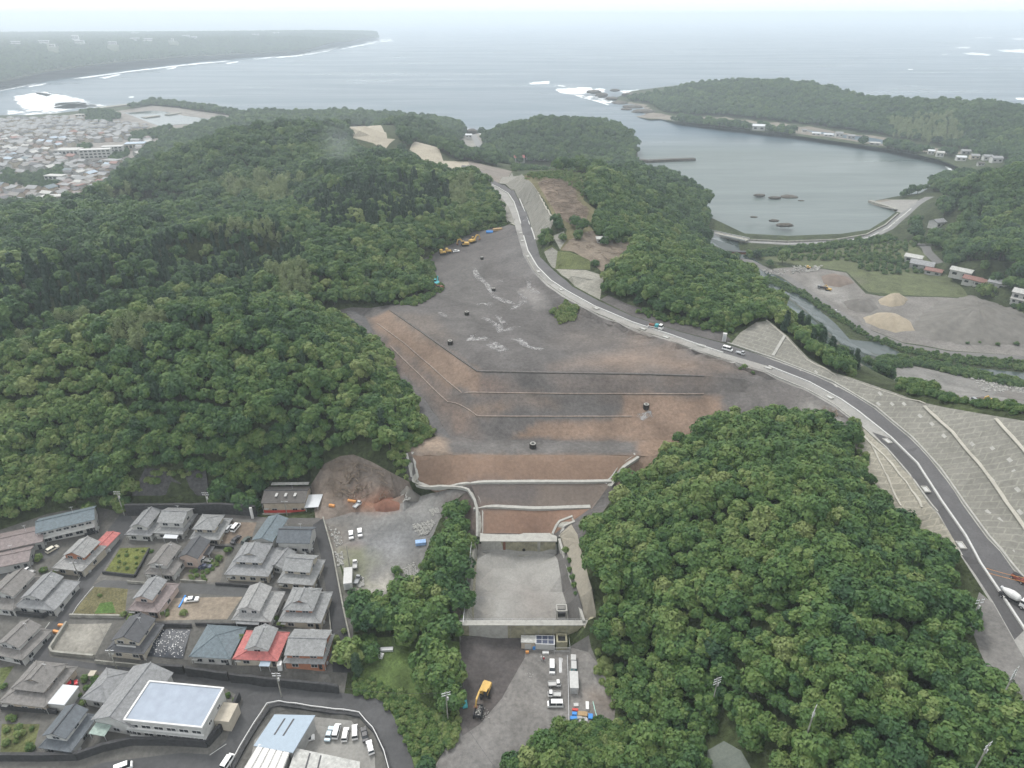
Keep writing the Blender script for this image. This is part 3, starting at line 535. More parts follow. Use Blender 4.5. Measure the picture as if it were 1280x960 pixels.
nt.links.new(c1, bs.inputs['Base Color']); rr_ = ramp(nt, big, [(.3, (.22,) * 3), (.7, (.5,) * 3)]); nt.links.new(rr_, bs.inputs['Roughness'])
gx = [-45000, -6000, -1500, 1500, 6000, 45000]; gy = [-2000, 500, 2500, 9000, 45000]
sv = [(x, y, 0) for y in gy for x in gx]; sf = [(j * 6 + i, j * 6 + i + 1, j * 6 + i + 7, j * 6 + i + 6) for j in range(4) for i in range(5)]
sea = mesh_obj('sea', sv, sf, m); tag(sea, kind='structure')
# white water: ragged sheets a hand above the sea
m, nt, bs = node_mat('white_water'); geo = N(nt, 'ShaderNodeNewGeometry'); at = N(nt, 'ShaderNodeAttribute', attribute_name='Col')
mp = N(nt, 'ShaderNodeMapping'); mp.inputs['Scale'].default_value = (1, .3, 1); nt.links.new(geo.outputs['Position'], mp.inputs[0])
f = noise(nt, .022, 8, .75, mp.outputs[0], 1.0); ad = N(nt, 'ShaderNodeMath', operation='ADD'); nt.links.new(f, ad.inputs[0]); nt.links.new(at.outputs['Fac'], ad.inputs[1])
al = ramp(nt, ad.outputs[0], [(.96, (0, 0, 0)), (1.3, (1, 1, 1))]); bs.inputs['Base Color'].default_value = (.70,.73,.74,1); bs.inputs['Roughness'].default_value = .9
nt.links.new(al, bs.inputs['Alpha']); M_FOAM = m
def foam(poly, dens=.75, z=.12):
    w = [P(x, y, 0) for x, y in poly]; c = sum(w, Vector()) / len(w); n = len(w)
    vs, dn = [], []
    for k, s in enumerate((1, .75, .4, .01)):
        for p in w: q = c.lerp(p, s); vs.append((q.x, q.y, z + .0)); dn.append((.18, .5, dens * .67, dens * .66)[k])
    fs = [(k * n + i, k * n + (i + 1) % n, (k + 1) * n + (i + 1) % n, (k + 1) * n + i) for k in range(3) for i in range(n)]
    o = mesh_obj('surf_foam', vs, fs, M_FOAM); tag(o, kind='structure')
    a = o.data.attributes.new('Col', 'FLOAT', 'POINT'); a.data.foreach_set('value', np.array(dn, dtype=np.float32))
    return o
FO = [[(5,118),(38,112),(60,115),(95,119),(128,127),(140,135),(120,140),(70,143.5),(20,143),(8,130)], [(36,112),(50,112),(70,118),(60,122),(45,118)], [(60,128),(100,126),(150,133),(130,139),(60,136)], [(0,137),(60,140),(100,141),(60,145),(0,146)],
      [(240,133),(262,134),(285,138),(300,142),(290,144),(260,139)], [(300,142),(345,146),(350,148),(310,146)], [(224,132),(240,131),(243,134),(230,135)], [(655,102),(690,101),(690,105),(660,106)], [(684,112),(700,109),(740,108),(770,111),(760,117),(715,119),(690,117)], [(712,117),(760,120),(772,127),(765,134),(745,128),(720,122)], [(770,113),(800,111),(840,117),(830,121),(780,121)], [(690,106),(712,106),(716,109),(692,109)], [(560,160),(585,160),(612,166),(622,170),(608,172),(580,166)], [(566,163),(590,166),(588,168),(570,167)],
      [(372,66),(400,62),(428,57),(428,60),(400,65),(378,69)], [(470,49),(490,48.5),(496,52),(474,53)], [(452,51.5),(474,50.5),(476,53),(455,54)], [(1200,66),(1215,65),(1245,68),(1240,70.5),(1205,68)], [(1190,59),(1215,58),(1216,60.5),(1192,60.5)], [(1240,62),(1290,61),(1290,67),(1250,65)], [(1176,67),(1186,67),(1186,69),(1176,69)], [(1215,46.5),(1245,46.5),(1245,48),(1216,48)], [(1262,47),(1290,47),(1290,51),(1266,50)], [(1065,121),(1080,120),(1082,123),(1066,123)], [(1267,122),(1290,122),(1290,125),(1268,125)], [(1134,86),(1142,86),(1142,87.4),(1134,87.4)], [(1180,207),(1188,208),(1194,217),(1188,218)], [(120,98),(150,92),(160,92),(128,99)], [(205,86),(222,83),(222,85),(207,88)], [(280,79),(300,76),(300,78),(282,80.5)], [(160,121),(168,120),(168,122),(160,122.5)], [(30,108),(60,103),(62,105),(34,110)]]
bs.inputs['Roughness'].default_value = .95
for a, b, w_ in ((0, 3, 16), (2, 6, 14), (5, 8, 18), (7, 10, 24)):
    l = [(x, y + .9) for x, y in SHORE_FAR[1:]][a:b]; FO.append(l + [(x, y + 1.6 + .02 * w_) for x, y in l][::-1])
for f in FO: foam(f, .95 if len(f) > 6 else .8)
W = bpy.data.worlds.new('World'); SC.world = W; W.use_nodes = True; nt = W.node_tree; bg = nt.nodes['Background']
SUN_EL, SUN_AZ = R(58), R(-40)
sky = N(nt, 'ShaderNodeTexSky', sky_type='NISHITA'); sky.sun_disc = False; sky.sun_elevation = SUN_EL; sky.sun_rotation = SUN_AZ; sky.altitude = 180; sky.air_density = 1.0; sky.dust_density = 3.0; sky.ozone_density = 1.0
hs = N(nt, 'ShaderNodeHueSaturation'); hs.inputs['Saturation'].default_value = .28; nt.links.new(sky.outputs[0], hs.inputs['Color'])
tc = N(nt, 'ShaderNodeTexCoord'); sp = N(nt, 'ShaderNodeSeparateXYZ'); nt.links.new(tc.outputs['Generated'], sp.inputs[0])
cloud = ramp(nt, sp.outputs[2], [(0.0, (7.6, 8.5, 9.4)), (.03, (8.2, 8.8, 8.9)), (.25, (9.0, 9.2, 9.3)), (1.0, (10.5, 10.6, 10.7))])
fin = mixc(nt, .72, hs.outputs[0], cloud)                       # overcast: an even deck of cloud over most of the blue
nt.links.new(fin, bg.inputs['Color']); bg.inputs['Strength'].default_value = .1
sd = bpy.data.lights.new('sun', 'SUN'); sun = bpy.data.objects.new('sun', sd); COL.objects.link(sun); sd.energy = 1.5; sd.angle = R(14); sd.color = (1.0, .97, .92)
sun.rotation_euler = (math.pi / 2 - SUN_EL, 0, math.pi - SUN_AZ); sun.location = (0, 0, 400)
# haze
HZ = 44000; hb = MB().box((0, 21500, 95), (2 * 45500, 47200, 195)); m = bpy.data.materials.new('haze_air'); m.use_nodes = True; nt = m.node_tree; nt.nodes.clear()
ou = N(nt, 'ShaderNodeOutputMaterial'); pv = N(nt, 'ShaderNodeVolumePrincipled'); pv.inputs['Color'].default_value = (.83,.92,1.0,1); pv.inputs['Density'].default_value = .00019; pv.inputs['Anisotropy'].default_value = .3
nt.links.new(pv.outputs[0], ou.inputs['Volume']); hz = hb.build('haze', m); tag(hz, kind='stuff', label='pale sea haze hanging over the whole coast'); hz.display_type = 'WIRE'
SC.view_settings.view_transform = 'Standard'; SC.view_settings.look = 'None'; SC.view_settings.gamma = 1; SC.view_settings.exposure = 0.74
try: SC.view_settings.use_curve_mapping = False
except Exception: pass
SC.render.engine = 'CYCLES'; cy = SC.cycles; cy.use_denoising = True; cy.max_bounces = 5; cy.diffuse_bounces = 2; cy.glossy_bounces = 2; cy.transmission_bounces = 2; cy.volume_bounces = 1; cy.transparent_max_bounces = 8; cy.use_adaptive_sampling = True; cy.adaptive_threshold = 0.02
cy.sample_clamp_indirect = 4
# ---------------------------------------------------------------- trees
def leaf_mat(name, stops, rnd=.22):
    m, nt, bs = node_mat(name)
    tone = N(nt, 'ShaderNodeAttribute', attribute_name='tone', attribute_type='INSTANCER'); oi = N(nt, 'ShaderNodeObjectInfo'); cl = N(nt, 'ShaderNodeAttribute', attribute_name='clump')
    a = N(nt, 'ShaderNodeMath', operation='MULTIPLY_ADD'); nt.links.new(oi.outputs['Random'], a.inputs[0]); a.inputs[1].default_value = rnd; nt.links.new(tone.outputs['Fac'], a.inputs[2])
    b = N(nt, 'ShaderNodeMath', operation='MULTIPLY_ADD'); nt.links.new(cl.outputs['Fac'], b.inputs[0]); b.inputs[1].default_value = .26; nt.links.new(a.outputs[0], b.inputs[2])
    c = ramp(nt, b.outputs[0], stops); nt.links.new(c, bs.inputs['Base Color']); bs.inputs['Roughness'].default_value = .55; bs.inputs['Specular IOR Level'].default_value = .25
    tr = N(nt, 'ShaderNodeBsdfTranslucent'); nt.links.new(c, tr.inputs['Color']); mx = N(nt, 'ShaderNodeMixShader'); mx.inputs[0].default_value = .22
    nt.links.new(bs.outputs[0], mx.inputs[1]); nt.links.new(tr.outputs[0], mx.inputs[2]); nt.links.new(mx.outputs[0], nt.nodes['Material Output'].inputs['Surface'])
    return m
M_LEAF = leaf_mat('broad_leaves', [(0, (.021,.054,.026)), (.25, (.041,.093,.033)), (.5, (.070,.135,.038)), (.75, (.115,.178,.05)), (1, (.19,.235,.085))])
M_BAMB = leaf_mat('bamboo_leaves', [(0, (.09,.135,.055)), (.5, (.15,.20,.085)), (1, (.23,.275,.135))])
M_CED = leaf_mat('cedar_needles', [(0, (.016,.038,.026)), (.5, (.032,.066,.036)), (1, (.06,.10,.045))])
M_BARK = simple('bark', (.09,.075,.06), .9, var=.3, scale=3)
def rand_dirs(n, r, zmin=-.35):
    out = []
    while len(out) < n:
        v = r.normal(size=3); v /= np.linalg.norm(v)
        if v[2] > zmin: out.append(v)
    return np.array(out)
def leaf_cards(cents, norms, size, r, asp=1.3):
    n = len(cents); t = np.cross(norms, r.normal(size=(n, 3))); t /= np.linalg.norm(t, axis=1)[:, None] + 1e-9
    b = np.cross(norms, t); s = size * r.uniform(.65, 1.35, (n, 1))
    p = np.stack([cents - t * s * asp, cents - b * s * .8 + norms * s * .15, cents + t * s * asp, cents + b * s * .8 + norms * s * .15], 1).reshape(-1, 3)
    return p, np.arange(4 * n).reshape(-1, 4)
def ico(cx, cy, cz, rx, ry, rz, r, sub=2, jit=.12):
    bm = bmesh.new(); bmesh.ops.create_icosphere(bm, subdivisions=sub, radius=1)
    vs = np.array([v.co for v in bm.verts]); fs = [[v.index for v in f.verts] for f in bm.faces]; bm.free()
    vs = vs * (1 + r.uniform(-jit, jit, (len(vs), 1))); return vs * [rx, ry, rz] + [cx, cy, cz], fs
def make_crown(seed, kind):
    r = np.random.default_rng(seed); V, Fc, K = [], [], []
    def put(p, f, k):
        b = sum(len(x) for x in V); V.append(p); Fc.extend([[i + b for i in q] for q in f]); K.extend([k] * len(f))
    if kind == 'broad':
        rx, ry, rz, cz = r.uniform(2.9, 3.5), r.uniform(2.9, 3.5), r.uniform(2.4, 3.0), r.uniform(4.0, 4.6)
        lobes = [(0, 0, cz, 1.0)] if seed % 5 < 2 else [(-.7, .2, cz + .5, .72), (1.3, .7, cz - .5, .62), (.2, -1.5, cz - .9, .58), (-1.2, 1.3, cz - 1.0, .5)][:3 + seed % 2]
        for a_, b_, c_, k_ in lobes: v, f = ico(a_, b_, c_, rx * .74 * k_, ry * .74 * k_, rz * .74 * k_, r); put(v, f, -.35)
        for d in rand_dirs(36, r, -.45):
            a_, b_, c_, k_ = lobes[r.integers(0, len(lobes))]; c = np.array([a_, b_, c_]) + d * [rx, ry, rz] * r.uniform(.72, 1.0) * k_; cr = r.uniform(.75, 1.25); n = int(30 * cr)
            ld = rand_dirs(n * 2, r, -1.0); ld = ld[(ld @ d + ld[:, 2] * .6) > -.15][:n]
            nn = ld * .7 + d * .3 + np.array([0, 0, .45]) + r.normal(size=ld.shape) * .35; nn /= np.linalg.norm(nn, axis=1)[:, None]
            p, q = leaf_cards(c + ld * cr * r.uniform(.75, 1.08, (len(ld), 1)), nn, .36, r); put(p, q, r.uniform(-.6, 1.0))
    elif kind == 'cedar':
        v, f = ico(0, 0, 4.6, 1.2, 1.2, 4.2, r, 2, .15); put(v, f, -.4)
        for k in range(44):
            z = r.uniform(1.2, 9.6); rad = 2.1 * (1 - (z - 1) / 9.6) ** .75 + .12; an = r.uniform(0, 6.28); d = np.array([math.cos(an), math.sin(an), .25]); d /= np.linalg.norm(d)
            c = np.array([d[0] * rad * .75, d[1] * rad * .75, z]); n = 20; ld = rand_dirs(n, r, -.6)
            nn = ld * .5 + d * .6 + [0, 0, .35] + r.normal(size=ld.shape) * .3; nn /= np.linalg.norm(nn, axis=1)[:, None]
            p, q = leaf_cards(c + ld * .62, nn, .3, r); put(p, q, r.uniform(-.6, .8))
    else:
        for k in range(60):
            an = r.uniform(0, 6.28); rad = r.uniform(0, 2.3); z = r.uniform(3, 9.5) * (1 - rad * .06); c = np.array([math.cos(an) * rad, math.sin(an) * rad, z]); n = 12
            ld = r.normal(size=(n, 3)) * [.55, .55, .8]; nn = r.normal(size=(n, 3)) * .5 + [0, 0, .4] + np.array([math.cos(an), math.sin(an), 0]) * .5; nn /= np.linalg.norm(nn, axis=1)[:, None]
            p, q = leaf_cards(c + ld, nn, .24, r, 2.2); put(p, q, r.uniform(-.4, .8))
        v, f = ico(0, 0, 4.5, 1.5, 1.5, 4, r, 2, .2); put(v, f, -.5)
    return np.concatenate(V), Fc, K
def trunk_mb(kind, seed):
    r = random.Random(seed); m = MB(); top = {'broad': 4.2, 'cedar': 9, 'bamboo': 5}[kind]; r0 = {'broad': .2, 'cedar': .18, 'bamboo': .1}[kind]
    m.tube((0, 0, -.8), (.1, .05, top * .55), r0, r0 * .7, 6); m.tube((.1, .05, top * .55), (0, .1, top), r0 * .7, r0 * .35, 6)
    if kind == 'broad':
        for k in range(4):
            a = k * 1.57 + r.uniform(-.4, .4); m.tube((.1, .05, 1.6 + k * .3), (math.cos(a) * 1.9, math.sin(a) * 1.9, 3.6 + k * .3), .1, .03, 5)
    return m
def crown_mesh(name, seed, kind, with_trunk):
    v, f, k = make_crown(seed, kind); me = bpy.data.meshes.new(name); nv = len(v); mi = [0] * len(f); v = v.tolist(); f = [tuple(x) for x in f]; k = list(k)
    if with_trunk:
        t = trunk_mb(kind, seed); v += t.v; f += [tuple(i + nv for i in q) for q in t.f]; mi += [1] * len(t.f); k += [0] * len(t.f)
    me.from_pydata(v, [], f); me.materials.append({'bamboo': M_BAMB, 'cedar': M_CED}.get(kind, M_LEAF)); me.materials.append(M_BARK)
    me.polygons.foreach_set('material_index', np.array(mi, dtype=np.int32))
    a = me.attributes.new('clump', 'FLOAT', 'FACE'); a.data.foreach_set('value', np.array(k, dtype=np.float32)); me.update(); return me
KINDS = ['broad'] * 5 + ['cedar'] * 2 + ['bamboo'] * 2
PROTO = []
for i, k in enumerate(KINDS):
    o = bpy.data.objects.new('tree_source', crown_mesh('tree_source', 100 + i, k, True)); PROTO.append(o)       # shapes only, not part of the scene
# where trees stand
def in_regions(q, skip=()):
    ins = np.zeros(len(q), bool)
    for r, w in zip(REG, W_REG):
        if r[0] in skip: continue
        lo, hi = w.min(0), w.max(0); ii = np.where((q[:, 0] >= lo[0]) & (q[:, 0] <= hi[0]) & (q[:, 1] >= lo[1]) & (q[:, 1] <= hi[1]) & ~ins)[0]
        if len(ii): ins[ii[inpoly(q[ii], w)]] = True
    return ins
def seen(q, z, top=7.0, slack=14.0):
    px_, py_, d = PIX(q[:, 0], q[:, 1], z + top * .5); ok = (d > 5) & (px_ > -110) & (px_ < 1390) & (py_ > -40) & (py_ < 1070)
    ii = np.where(ok)[0]; worst = np.full(len(ii), 1e9)
    for t in np.linspace(.15, .985, 70): worst = np.minimum(worst, CZ + (z[ii] + top - CZ) * t - H(q[ii] * t) - 5)
    ok[ii[worst < -slack]] = False; return ok
def worldpoly(p): return np.array(GP(p))[:, :2]
OPEN = [worldpoly(p) for p in ([(884,256),(930,262),(984,280),(1051,278),(1085,272),(1105,262),(1120,258),(1085,255),(1085,250),(1148,244),(1158,262),(1130,290),(1100,300),(1050,306),(984,307),(930,303),(880,296)], [(690,898),(780,868),(790,940),(745,955),(690,940)], [(1100,625),(1150,672),(1188,712),(1206,770),(1202,815),(1232,862),(1270,892),(1310,900),(1320,800),(1220,690),(1107,600)], [(728,780),(748,770),(752,830),(735,835)], [(568,776),(746,768),(752,800),(568,802)], [(180,592),(256,592),(264,640),(162,640)], [(388,575),(470,570),(512,610),(505,630),(390,640)], [(325,600),(400,600),(400,648),(322,648)], [(560,1010),(545,955),(570,900),(770,900),(740,930),(690,915),(640,960)], [(884,925),(925,925),(925,975),(880,975)], [(728,795),(752,800),(768,842),(748,838),(735,825)], [(640,206),(670,204),(720,207),(720,214),(640,216)], [(0,664),(60,648),(120,634),(150,642),(120,655),(0,690)], [(425,152),(500,166),(502,200),(440,192)], [(500,180),(560,194),(614,210),(614,228),(560,222),(525,212)], [(880,284),(940,296),(940,312),(920,330),(880,310)], [(1140,312),(1200,330),(1290,378),(1290,392),(1200,352),(1130,322)], [(1150,240),(1182,240),(1170,300),(1150,300)], [(935,300),(1130,296),(1130,302),(1050,312),(935,318)])]
cr_ = [P(1066,471,55), P(1120,490,57), P(1180,508,60), P(1290,528,68), P(1400,548,78)]; OPEN.append(np.array([(v.x, v.y) for v in cr_] + [(v.x + 34, v.y + 55) for v in cr_[::-1]]))
OPEN.append(np.array([(-12, 492), (31, 492), (50, 840), (-18, 840)]))
FIELDY = [worldpoly(p) for p in ([(930,300),(1130,290),(1160,310),(1220,345),(1290,385),(1400,420),(1400,545),(1280,515),(1150,490),(1100,460),(1060,420),(1000,365),(930,325)],)]
BAMBOO = [worldpoly(p) for p in ([(335,345),(388,332),(398,372),(362,385)], [(270,240),(340,225),(382,233),(350,262),(290,258)], [(255,295),(345,285),(362,297),(300,305)], [(130,422),(205,400),(220,432),(140,450)], [(0,428),(60,432),(40,452),(0,455)], [(130,247),(165,240),(162,257),(130,258)], [(1110,152),(1190,150),(1200,178),(1120,180)], [(560,240),(590,235),(596,262),(566,265)], [(70,400),(110,395),(120,410),(70,415)])]
CEDAR = [worldpoly(p) for p in ([(0,345),(353,288),(390,330),(300,355),(200,368),(100,392),(0,420)], [(360,260),(500,230),(580,240),(540,280),(420,300)], [(960,400),(1060,440),(1080,470),(1010,440)])]
HOUSE_AT = GP([(948,163),(1020,169),(1035,170.5),(1048,171),(1063,173),(1005,165),(1093,181),(1163,193),(1174,196),(1200,201),(1206,193),(1217,199),(1233,200),(1244,203),(633,212),(649,209),(664,207.5),(680,208),(586,178),(1170,284)])[:, :2]
FARH = GP([(95, 50.5), (100, 54), (141, 55.5), (66, 59), (233, 46.5), (243, 48.5), (185, 51), (170, 50.5), (55, 54), (140, 42.5), (170, 43), (200, 41), (216, 51.5), (20, 55), (320, 45), (345, 43)])[:, :2]
pts = []
qa = grid(-235, 240, 60, 520, 4.35); qb = grid(-800, 800, 60, 1700, 7.6, (-235, 240, 60, 520)); qc = grid(-5500, 300, 1800, 6600, 18.0)
for q, far, sc in ((qa, 0, .86), (qb, 1, 1.40), (qc, 2, 1.9)):
    z = H(q); ok = inpoly(q, np.array(far_d if far == 2 else main_d)) & (z > (3.5 if far == 2 else 2.6))
    q, z = q[ok], z[ok]; bad = in_regions(q) if far < 2 else np.zeros(len(q), bool)
    if far == 0: # keep crowns off the edges of roads and yards
        for dx, dy in ((1.7, 0), (-1.7, 0), (0, 1.7), (0, -1.7)): bad |= in_regions(q + [dx, dy], ('grass_bank', 'terrace_ground'))
    for w in OPEN: bad |= inpoly(q, w)
    if far < 2:
        for w in FIELDY: bad |= inpoly(q, w) & (rng.random(len(q)) < .8)
    if far == 2:
        for hx, hy in FARH: bad |= (np.abs(q[:, 0] - hx * q[:, 1] / hy) < 30) & (q[:, 1] > hy - 480) & (q[:, 1] < hy + 30)
    if far == 2: bad |= (z > 50) & (rng.random(len(q)) < .35) & (q[:, 1] > 2600)
    if far == 1:
        for hx, hy in HOUSE_AT: bad |= (np.abs(q[:, 0] - hx * q[:, 1] / hy) < 16) & (q[:, 1] > hy - (120 if hy > 780 else 34)) & (q[:, 1] < hy + 10)
    q, z = q[~bad], z[~bad]; ok = seen(q, z, 7 * sc); q, z = q[ok], z[ok]
    for a, b in zip(q, z): pts.append([a[0], a[1], b, sc * random.choice((random.uniform(.7, 1.05), random.uniform(.85, 1.2), random.uniform(1.0, 1.5))), far])
T = np.array(pts)
kind = np.zeros(len(T), int); tone = .30 + .20 * vnoise(T[:, :2], 60, 2) + .14 * vnoise(T[:, :2], 17, 4) + .14 * rng.standard_normal(len(T))
kind[:] = rng.integers(0, 5, len(T))
for w in CEDAR:
    m_ = inpoly(T[:, :2], w) & (rng.random(len(T)) < .7); kind[m_] = 5 + rng.integers(0, 2, m_.sum()); tone[m_] = .18 + .12 * rng.random(m_.sum())
for w in BAMBOO:
    m_ = inpoly(T[:, :2], w) & (rng.random(len(T)) < .8); kind[m_] = 7 + rng.integers(0, 2, m_.sum()); tone[m_] = .3 + .35 * rng.random(m_.sum())
ZB = [worldpoly([(-200,430),(200,385),(400,385),(560,540),(520,620),(330,640),(-200,700)])]
RM = worldpoly([(720,650),(830,545),(930,505),(1060,520),(1120,650),(1230,770),(1290,880),(1300,1050),(880,1050),(900,900),(770,830),(735,780)])
rmask = inpoly(T[:, :2], RM); tone[rmask] = np.clip(tone[rmask] * .7 + .13, .1, .6)
tone[(kind < 5) & (T[:, 4] == 0) & (rng.random(len(T)) < .05)] += .32            # a few pale crowns stand out
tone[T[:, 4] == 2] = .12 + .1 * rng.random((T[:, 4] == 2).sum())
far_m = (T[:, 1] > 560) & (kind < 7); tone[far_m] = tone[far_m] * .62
for w in ZB: m_ = inpoly(T[:, :2], w) & (kind < 5); tone[m_] += .09
m_ = kind >= 7; tone[m_] += .2
tone = np.clip(tone, 0, .95)
hs_ = np.where(kind >= 5, .85, 1.0)
# trees placed one by one where the photo shows them: (px, py, size, tone)
SINGLE = [(566,650,1.1,.35),(578,642,.9,.3),(571,668,1.2,.3),(560,690,1.2,.45),(575,700,1.1,.3),(560,715,1.3,.35),(546,712,1.0,.4),(575,730,1.3,.2),(558,742,1.3,.25),(540,745,1.1,.35),(576,762,1.2,.25),(548,772,1.3,.35),(530,785,1.2,.4),(562,795,1.2,.3),(505,770,1.2,.35),(488,790,1.1,.4),(470,780,1.0,.35),(452,770,1.3,.2),(446,760,.9,.2),(512,800,1.3,.45),(545,812,1.2,.4),(540,840,1.5,.5),(560,850,1.4,.45),(552,868,1.3,.4),(565,885,1.1,.4),(535,860,1.1,.5),(435,830,1.3,.6),(447,842,1.1,.5),(428,820,.8,.5),(463,820,.9,.35),(497,718,.55,.3),(719,284,1.0,.3),(728,290,1.1,.25),(722,298,.9,.3),(765,303,1.3,.15),(772,300,1.0,.2),(744,332,.6,.25),(756,306,.8,.2),(703,300,.7,.4),(350,600,1.0,.4),(340,596,.9,.45),(372,600,1.0,.35),(300,600,1.1,.4),(318,606,1.0,.5),(690,392,.45,.55),(712,390,.5,.6),(720,388,.4,.55),(708,398,.5,.62),(716,396,.45,.5),(152,636,.9,.6),(138,632,.9,.5),(112,640,.7,.6),(585,195,1.4,.2),(756,832,.5,.8),(762,842,.55,.8),(768,856,.5,.7),(780,880,.9,.45),(795,900,1.0,.4),(1090,640,1.0,.3)]
sg = GP(SINGLE); extra = np.array([[p[0], p[1], p[2] - (1.3 * s[2] if s[2] < .95 else 0), s[2], 0] for p, s in zip(sg, SINGLE)])
T = np.vstack([T, extra]); kind = np.append(kind, rng.integers(0, 5, len(extra))); tone = np.append(tone, [s[3] for s in SINGLE]); hs_ = np.append(hs_, np.ones(len(extra)))
# steep foot of the hillside above the village, where a plan grid leaves gaps
sp_ = [(x + random.uniform(-5, 5), y + random.uniform(-4, 4)) for y in range(530, 640, 13) for x in range(0, 400, 14)]; sp_ = [q for q in sp_ if not (155 < q[0] < 268 and q[1] > 582) and not (q[0] > 318 and q[1] > 590) and q[1] < 628 - max(0, q[0] - 160) * .08]
sq = GP(sp_); ex2 = np.array([[a[0], a[1], a[2] - .3, random.uniform(.55, .95), 0] for a in sq]); T = np.vstack([T, ex2]); kind = np.append(kind, rng.integers(0, 5, len(ex2))); tone = np.append(tone, np.clip(.36 + .18 * rng.standard_normal(len(ex2)), .05, .8)); hs_ = np.append(hs_, np.ones(len(ex2)))
m_ = (T[:, 4] == 0) & (kind < 5) & (T[:, 0] < -40) & (rng.random(len(T)) < .05); kind[m_] = 5; hs_[m_] = .8
tx, ty, td = PIX(T[:, 0], T[:, 1], T[:, 2] + 4)
big = T[:, 3] / td * ((tx > 5) & (tx < 1275) & (ty < 952) & (ty > 0) & (kind < 5)); order = np.argsort(-big)[:300]
ind = np.zeros(len(T), bool); ind[order] = True
print('TREES', len(T), 'individual', ind.sum())
# the 300 nearest broadleaf trees, each a thing with trunk and crown
TP = [(crown_mesh('crown', 100 + i, 'broad', False), trunk_mb('broad', 100 + i)) for i in range(5)]
TRM = []
for me, tm in TP:
    t = tm.build('trunk', M_BARK); TRM.append(t.data); bpy.data.objects.remove(t)
ZONES = [('trees of the wood on the hill right of the basin', 'dark green broadleaf tree of the wood on the hill right of the basin', RM),
         ('trees of the grove beside the village', 'leafy broadleaf tree in the narrow grove between the village lane and the concrete basin', worldpoly([(425,735),(520,700),(545,630),(590,620),(598,700),(590,800),(585,930),(510,960),(500,880),(425,860)])),
         ('trees above the village', 'green broadleaf tree on the wooded hillside above the village', worldpoly([(-200,420),(400,370),(560,540),(520,620),(330,640),(-200,700)])),
         ('trees at the near edge of the yard', 'green broadleaf tree in the thicket at the near edge of the gravel work yard', worldpoly([(560,1050),(640,920),(780,830),(905,900),(890,1050)]))]
for n, i in enumerate(order):
    k = int(kind[i]); x, y, z, s = T[i, 0], T[i, 1], T[i, 2], T[i, 3]; g = None
    for gn, lb, w in ZONES:
        if inpoly([(x, y)], w)[0]: g = (gn, lb); break
    g = g or ('trees on the open slopes', 'green broadleaf tree at the rim of the bare earthworks')
    e = empty('broadleaf_tree', (x, y, z - .2), random.uniform(0, 6.28), g[1], 'tree', g[0]); e.scale = (s, s, s * random.uniform(.9, 1.15))
    c = bpy.data.objects.new('crown', TP[k][0]); COL.objects.link(c); c.parent = e; c['tone'] = float(tone[i])
    t = bpy.data.objects.new('trunk', TRM[k]); COL.objects.link(t); t.parent = e
def scatter(name, P3, scale, rot, pick, tone, label):
    me = bpy.data.meshes.new(name); me.vertices.add(len(P3)); me.vertices.foreach_set('co', np.asarray(P3, dtype=np.float32).ravel())
    for nm, dt, val in (('sc', 'FLOAT', scale), ('rz', 'FLOAT', rot), ('tone', 'FLOAT', tone), ('pick', 'INT', pick)):
        a = me.attributes.new(nm, dt, 'POINT'); a.data.foreach_set('value', np.asarray(val, dtype=np.int32 if dt == 'INT' else np.float32))
    o = bpy.data.objects.new(name, me); COL.objects.link(o); tag(o, kind='stuff', label=label)
    ng = bpy.data.node_groups.new(name, 'GeometryNodeTree'); ng.interface.new_socket('Geometry', in_out='INPUT', socket_type='NodeSocketGeometry'); ng.interface.new_socket('Geometry', in_out='OUTPUT', socket_type='NodeSocketGeometry')
    gi = ng.nodes.new('NodeGroupInput'); go = ng.nodes.new('NodeGroupOutput'); L = ng.links.new
    def attr(nm, dt):
        n = ng.nodes.new('GeometryNodeInputNamedAttribute'); n.data_type = dt; n.inputs['Name'].default_value = nm; return n.outputs['Attribute']
    sc_, rz_, pk_ = attr('sc', 'FLOAT'), attr('rz', 'FLOAT'), attr('pick', 'INT')
    cx = ng.nodes.new('ShaderNodeCombineXYZ'); L(rz_, cx.inputs[2]); j = ng.nodes.new('GeometryNodeJoinGeometry')
    for k in sorted(set(int(p) for p in pick)):
        eq = ng.nodes.new('FunctionNodeCompare'); eq.data_type = 'INT'; eq.operation = 'EQUAL'; L(pk_, eq.inputs[2]); eq.inputs[3].default_value = k
        ob = ng.nodes.new('GeometryNodeObjectInfo'); ob.inputs['Object'].default_value = PROTO[k]; ob.inputs['As Instance'].default_value = True
        ip = ng.nodes.new('GeometryNodeInstanceOnPoints'); L(gi.outputs[0], ip.inputs['Points']); L(eq.outputs[0], ip.inputs['Selection']); L(ob.outputs['Geometry'], ip.inputs['Instance']); L(cx.outputs[0], ip.inputs['Rotation']); L(sc_, ip.inputs['Scale']); L(ip.outputs[0], j.inputs[0])
    L(j.outputs[0], go.inputs[0]); md = o.modifiers.new('scatter', 'NODES'); md.node_group = ng; return o
def scat(mask, name, label):
    q = T[mask]; scatter(name, q[:, :3] - [0, 0, .2], q[:, 3] * hs_[mask], rng.uniform(0, 6.28, len(q)), kind[mask], tone[mask], label)
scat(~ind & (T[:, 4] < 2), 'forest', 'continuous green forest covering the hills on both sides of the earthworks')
scat(~ind & (T[:, 4] == 2), 'distant_forest', 'hazy dark forest on the long peninsula across the sea')
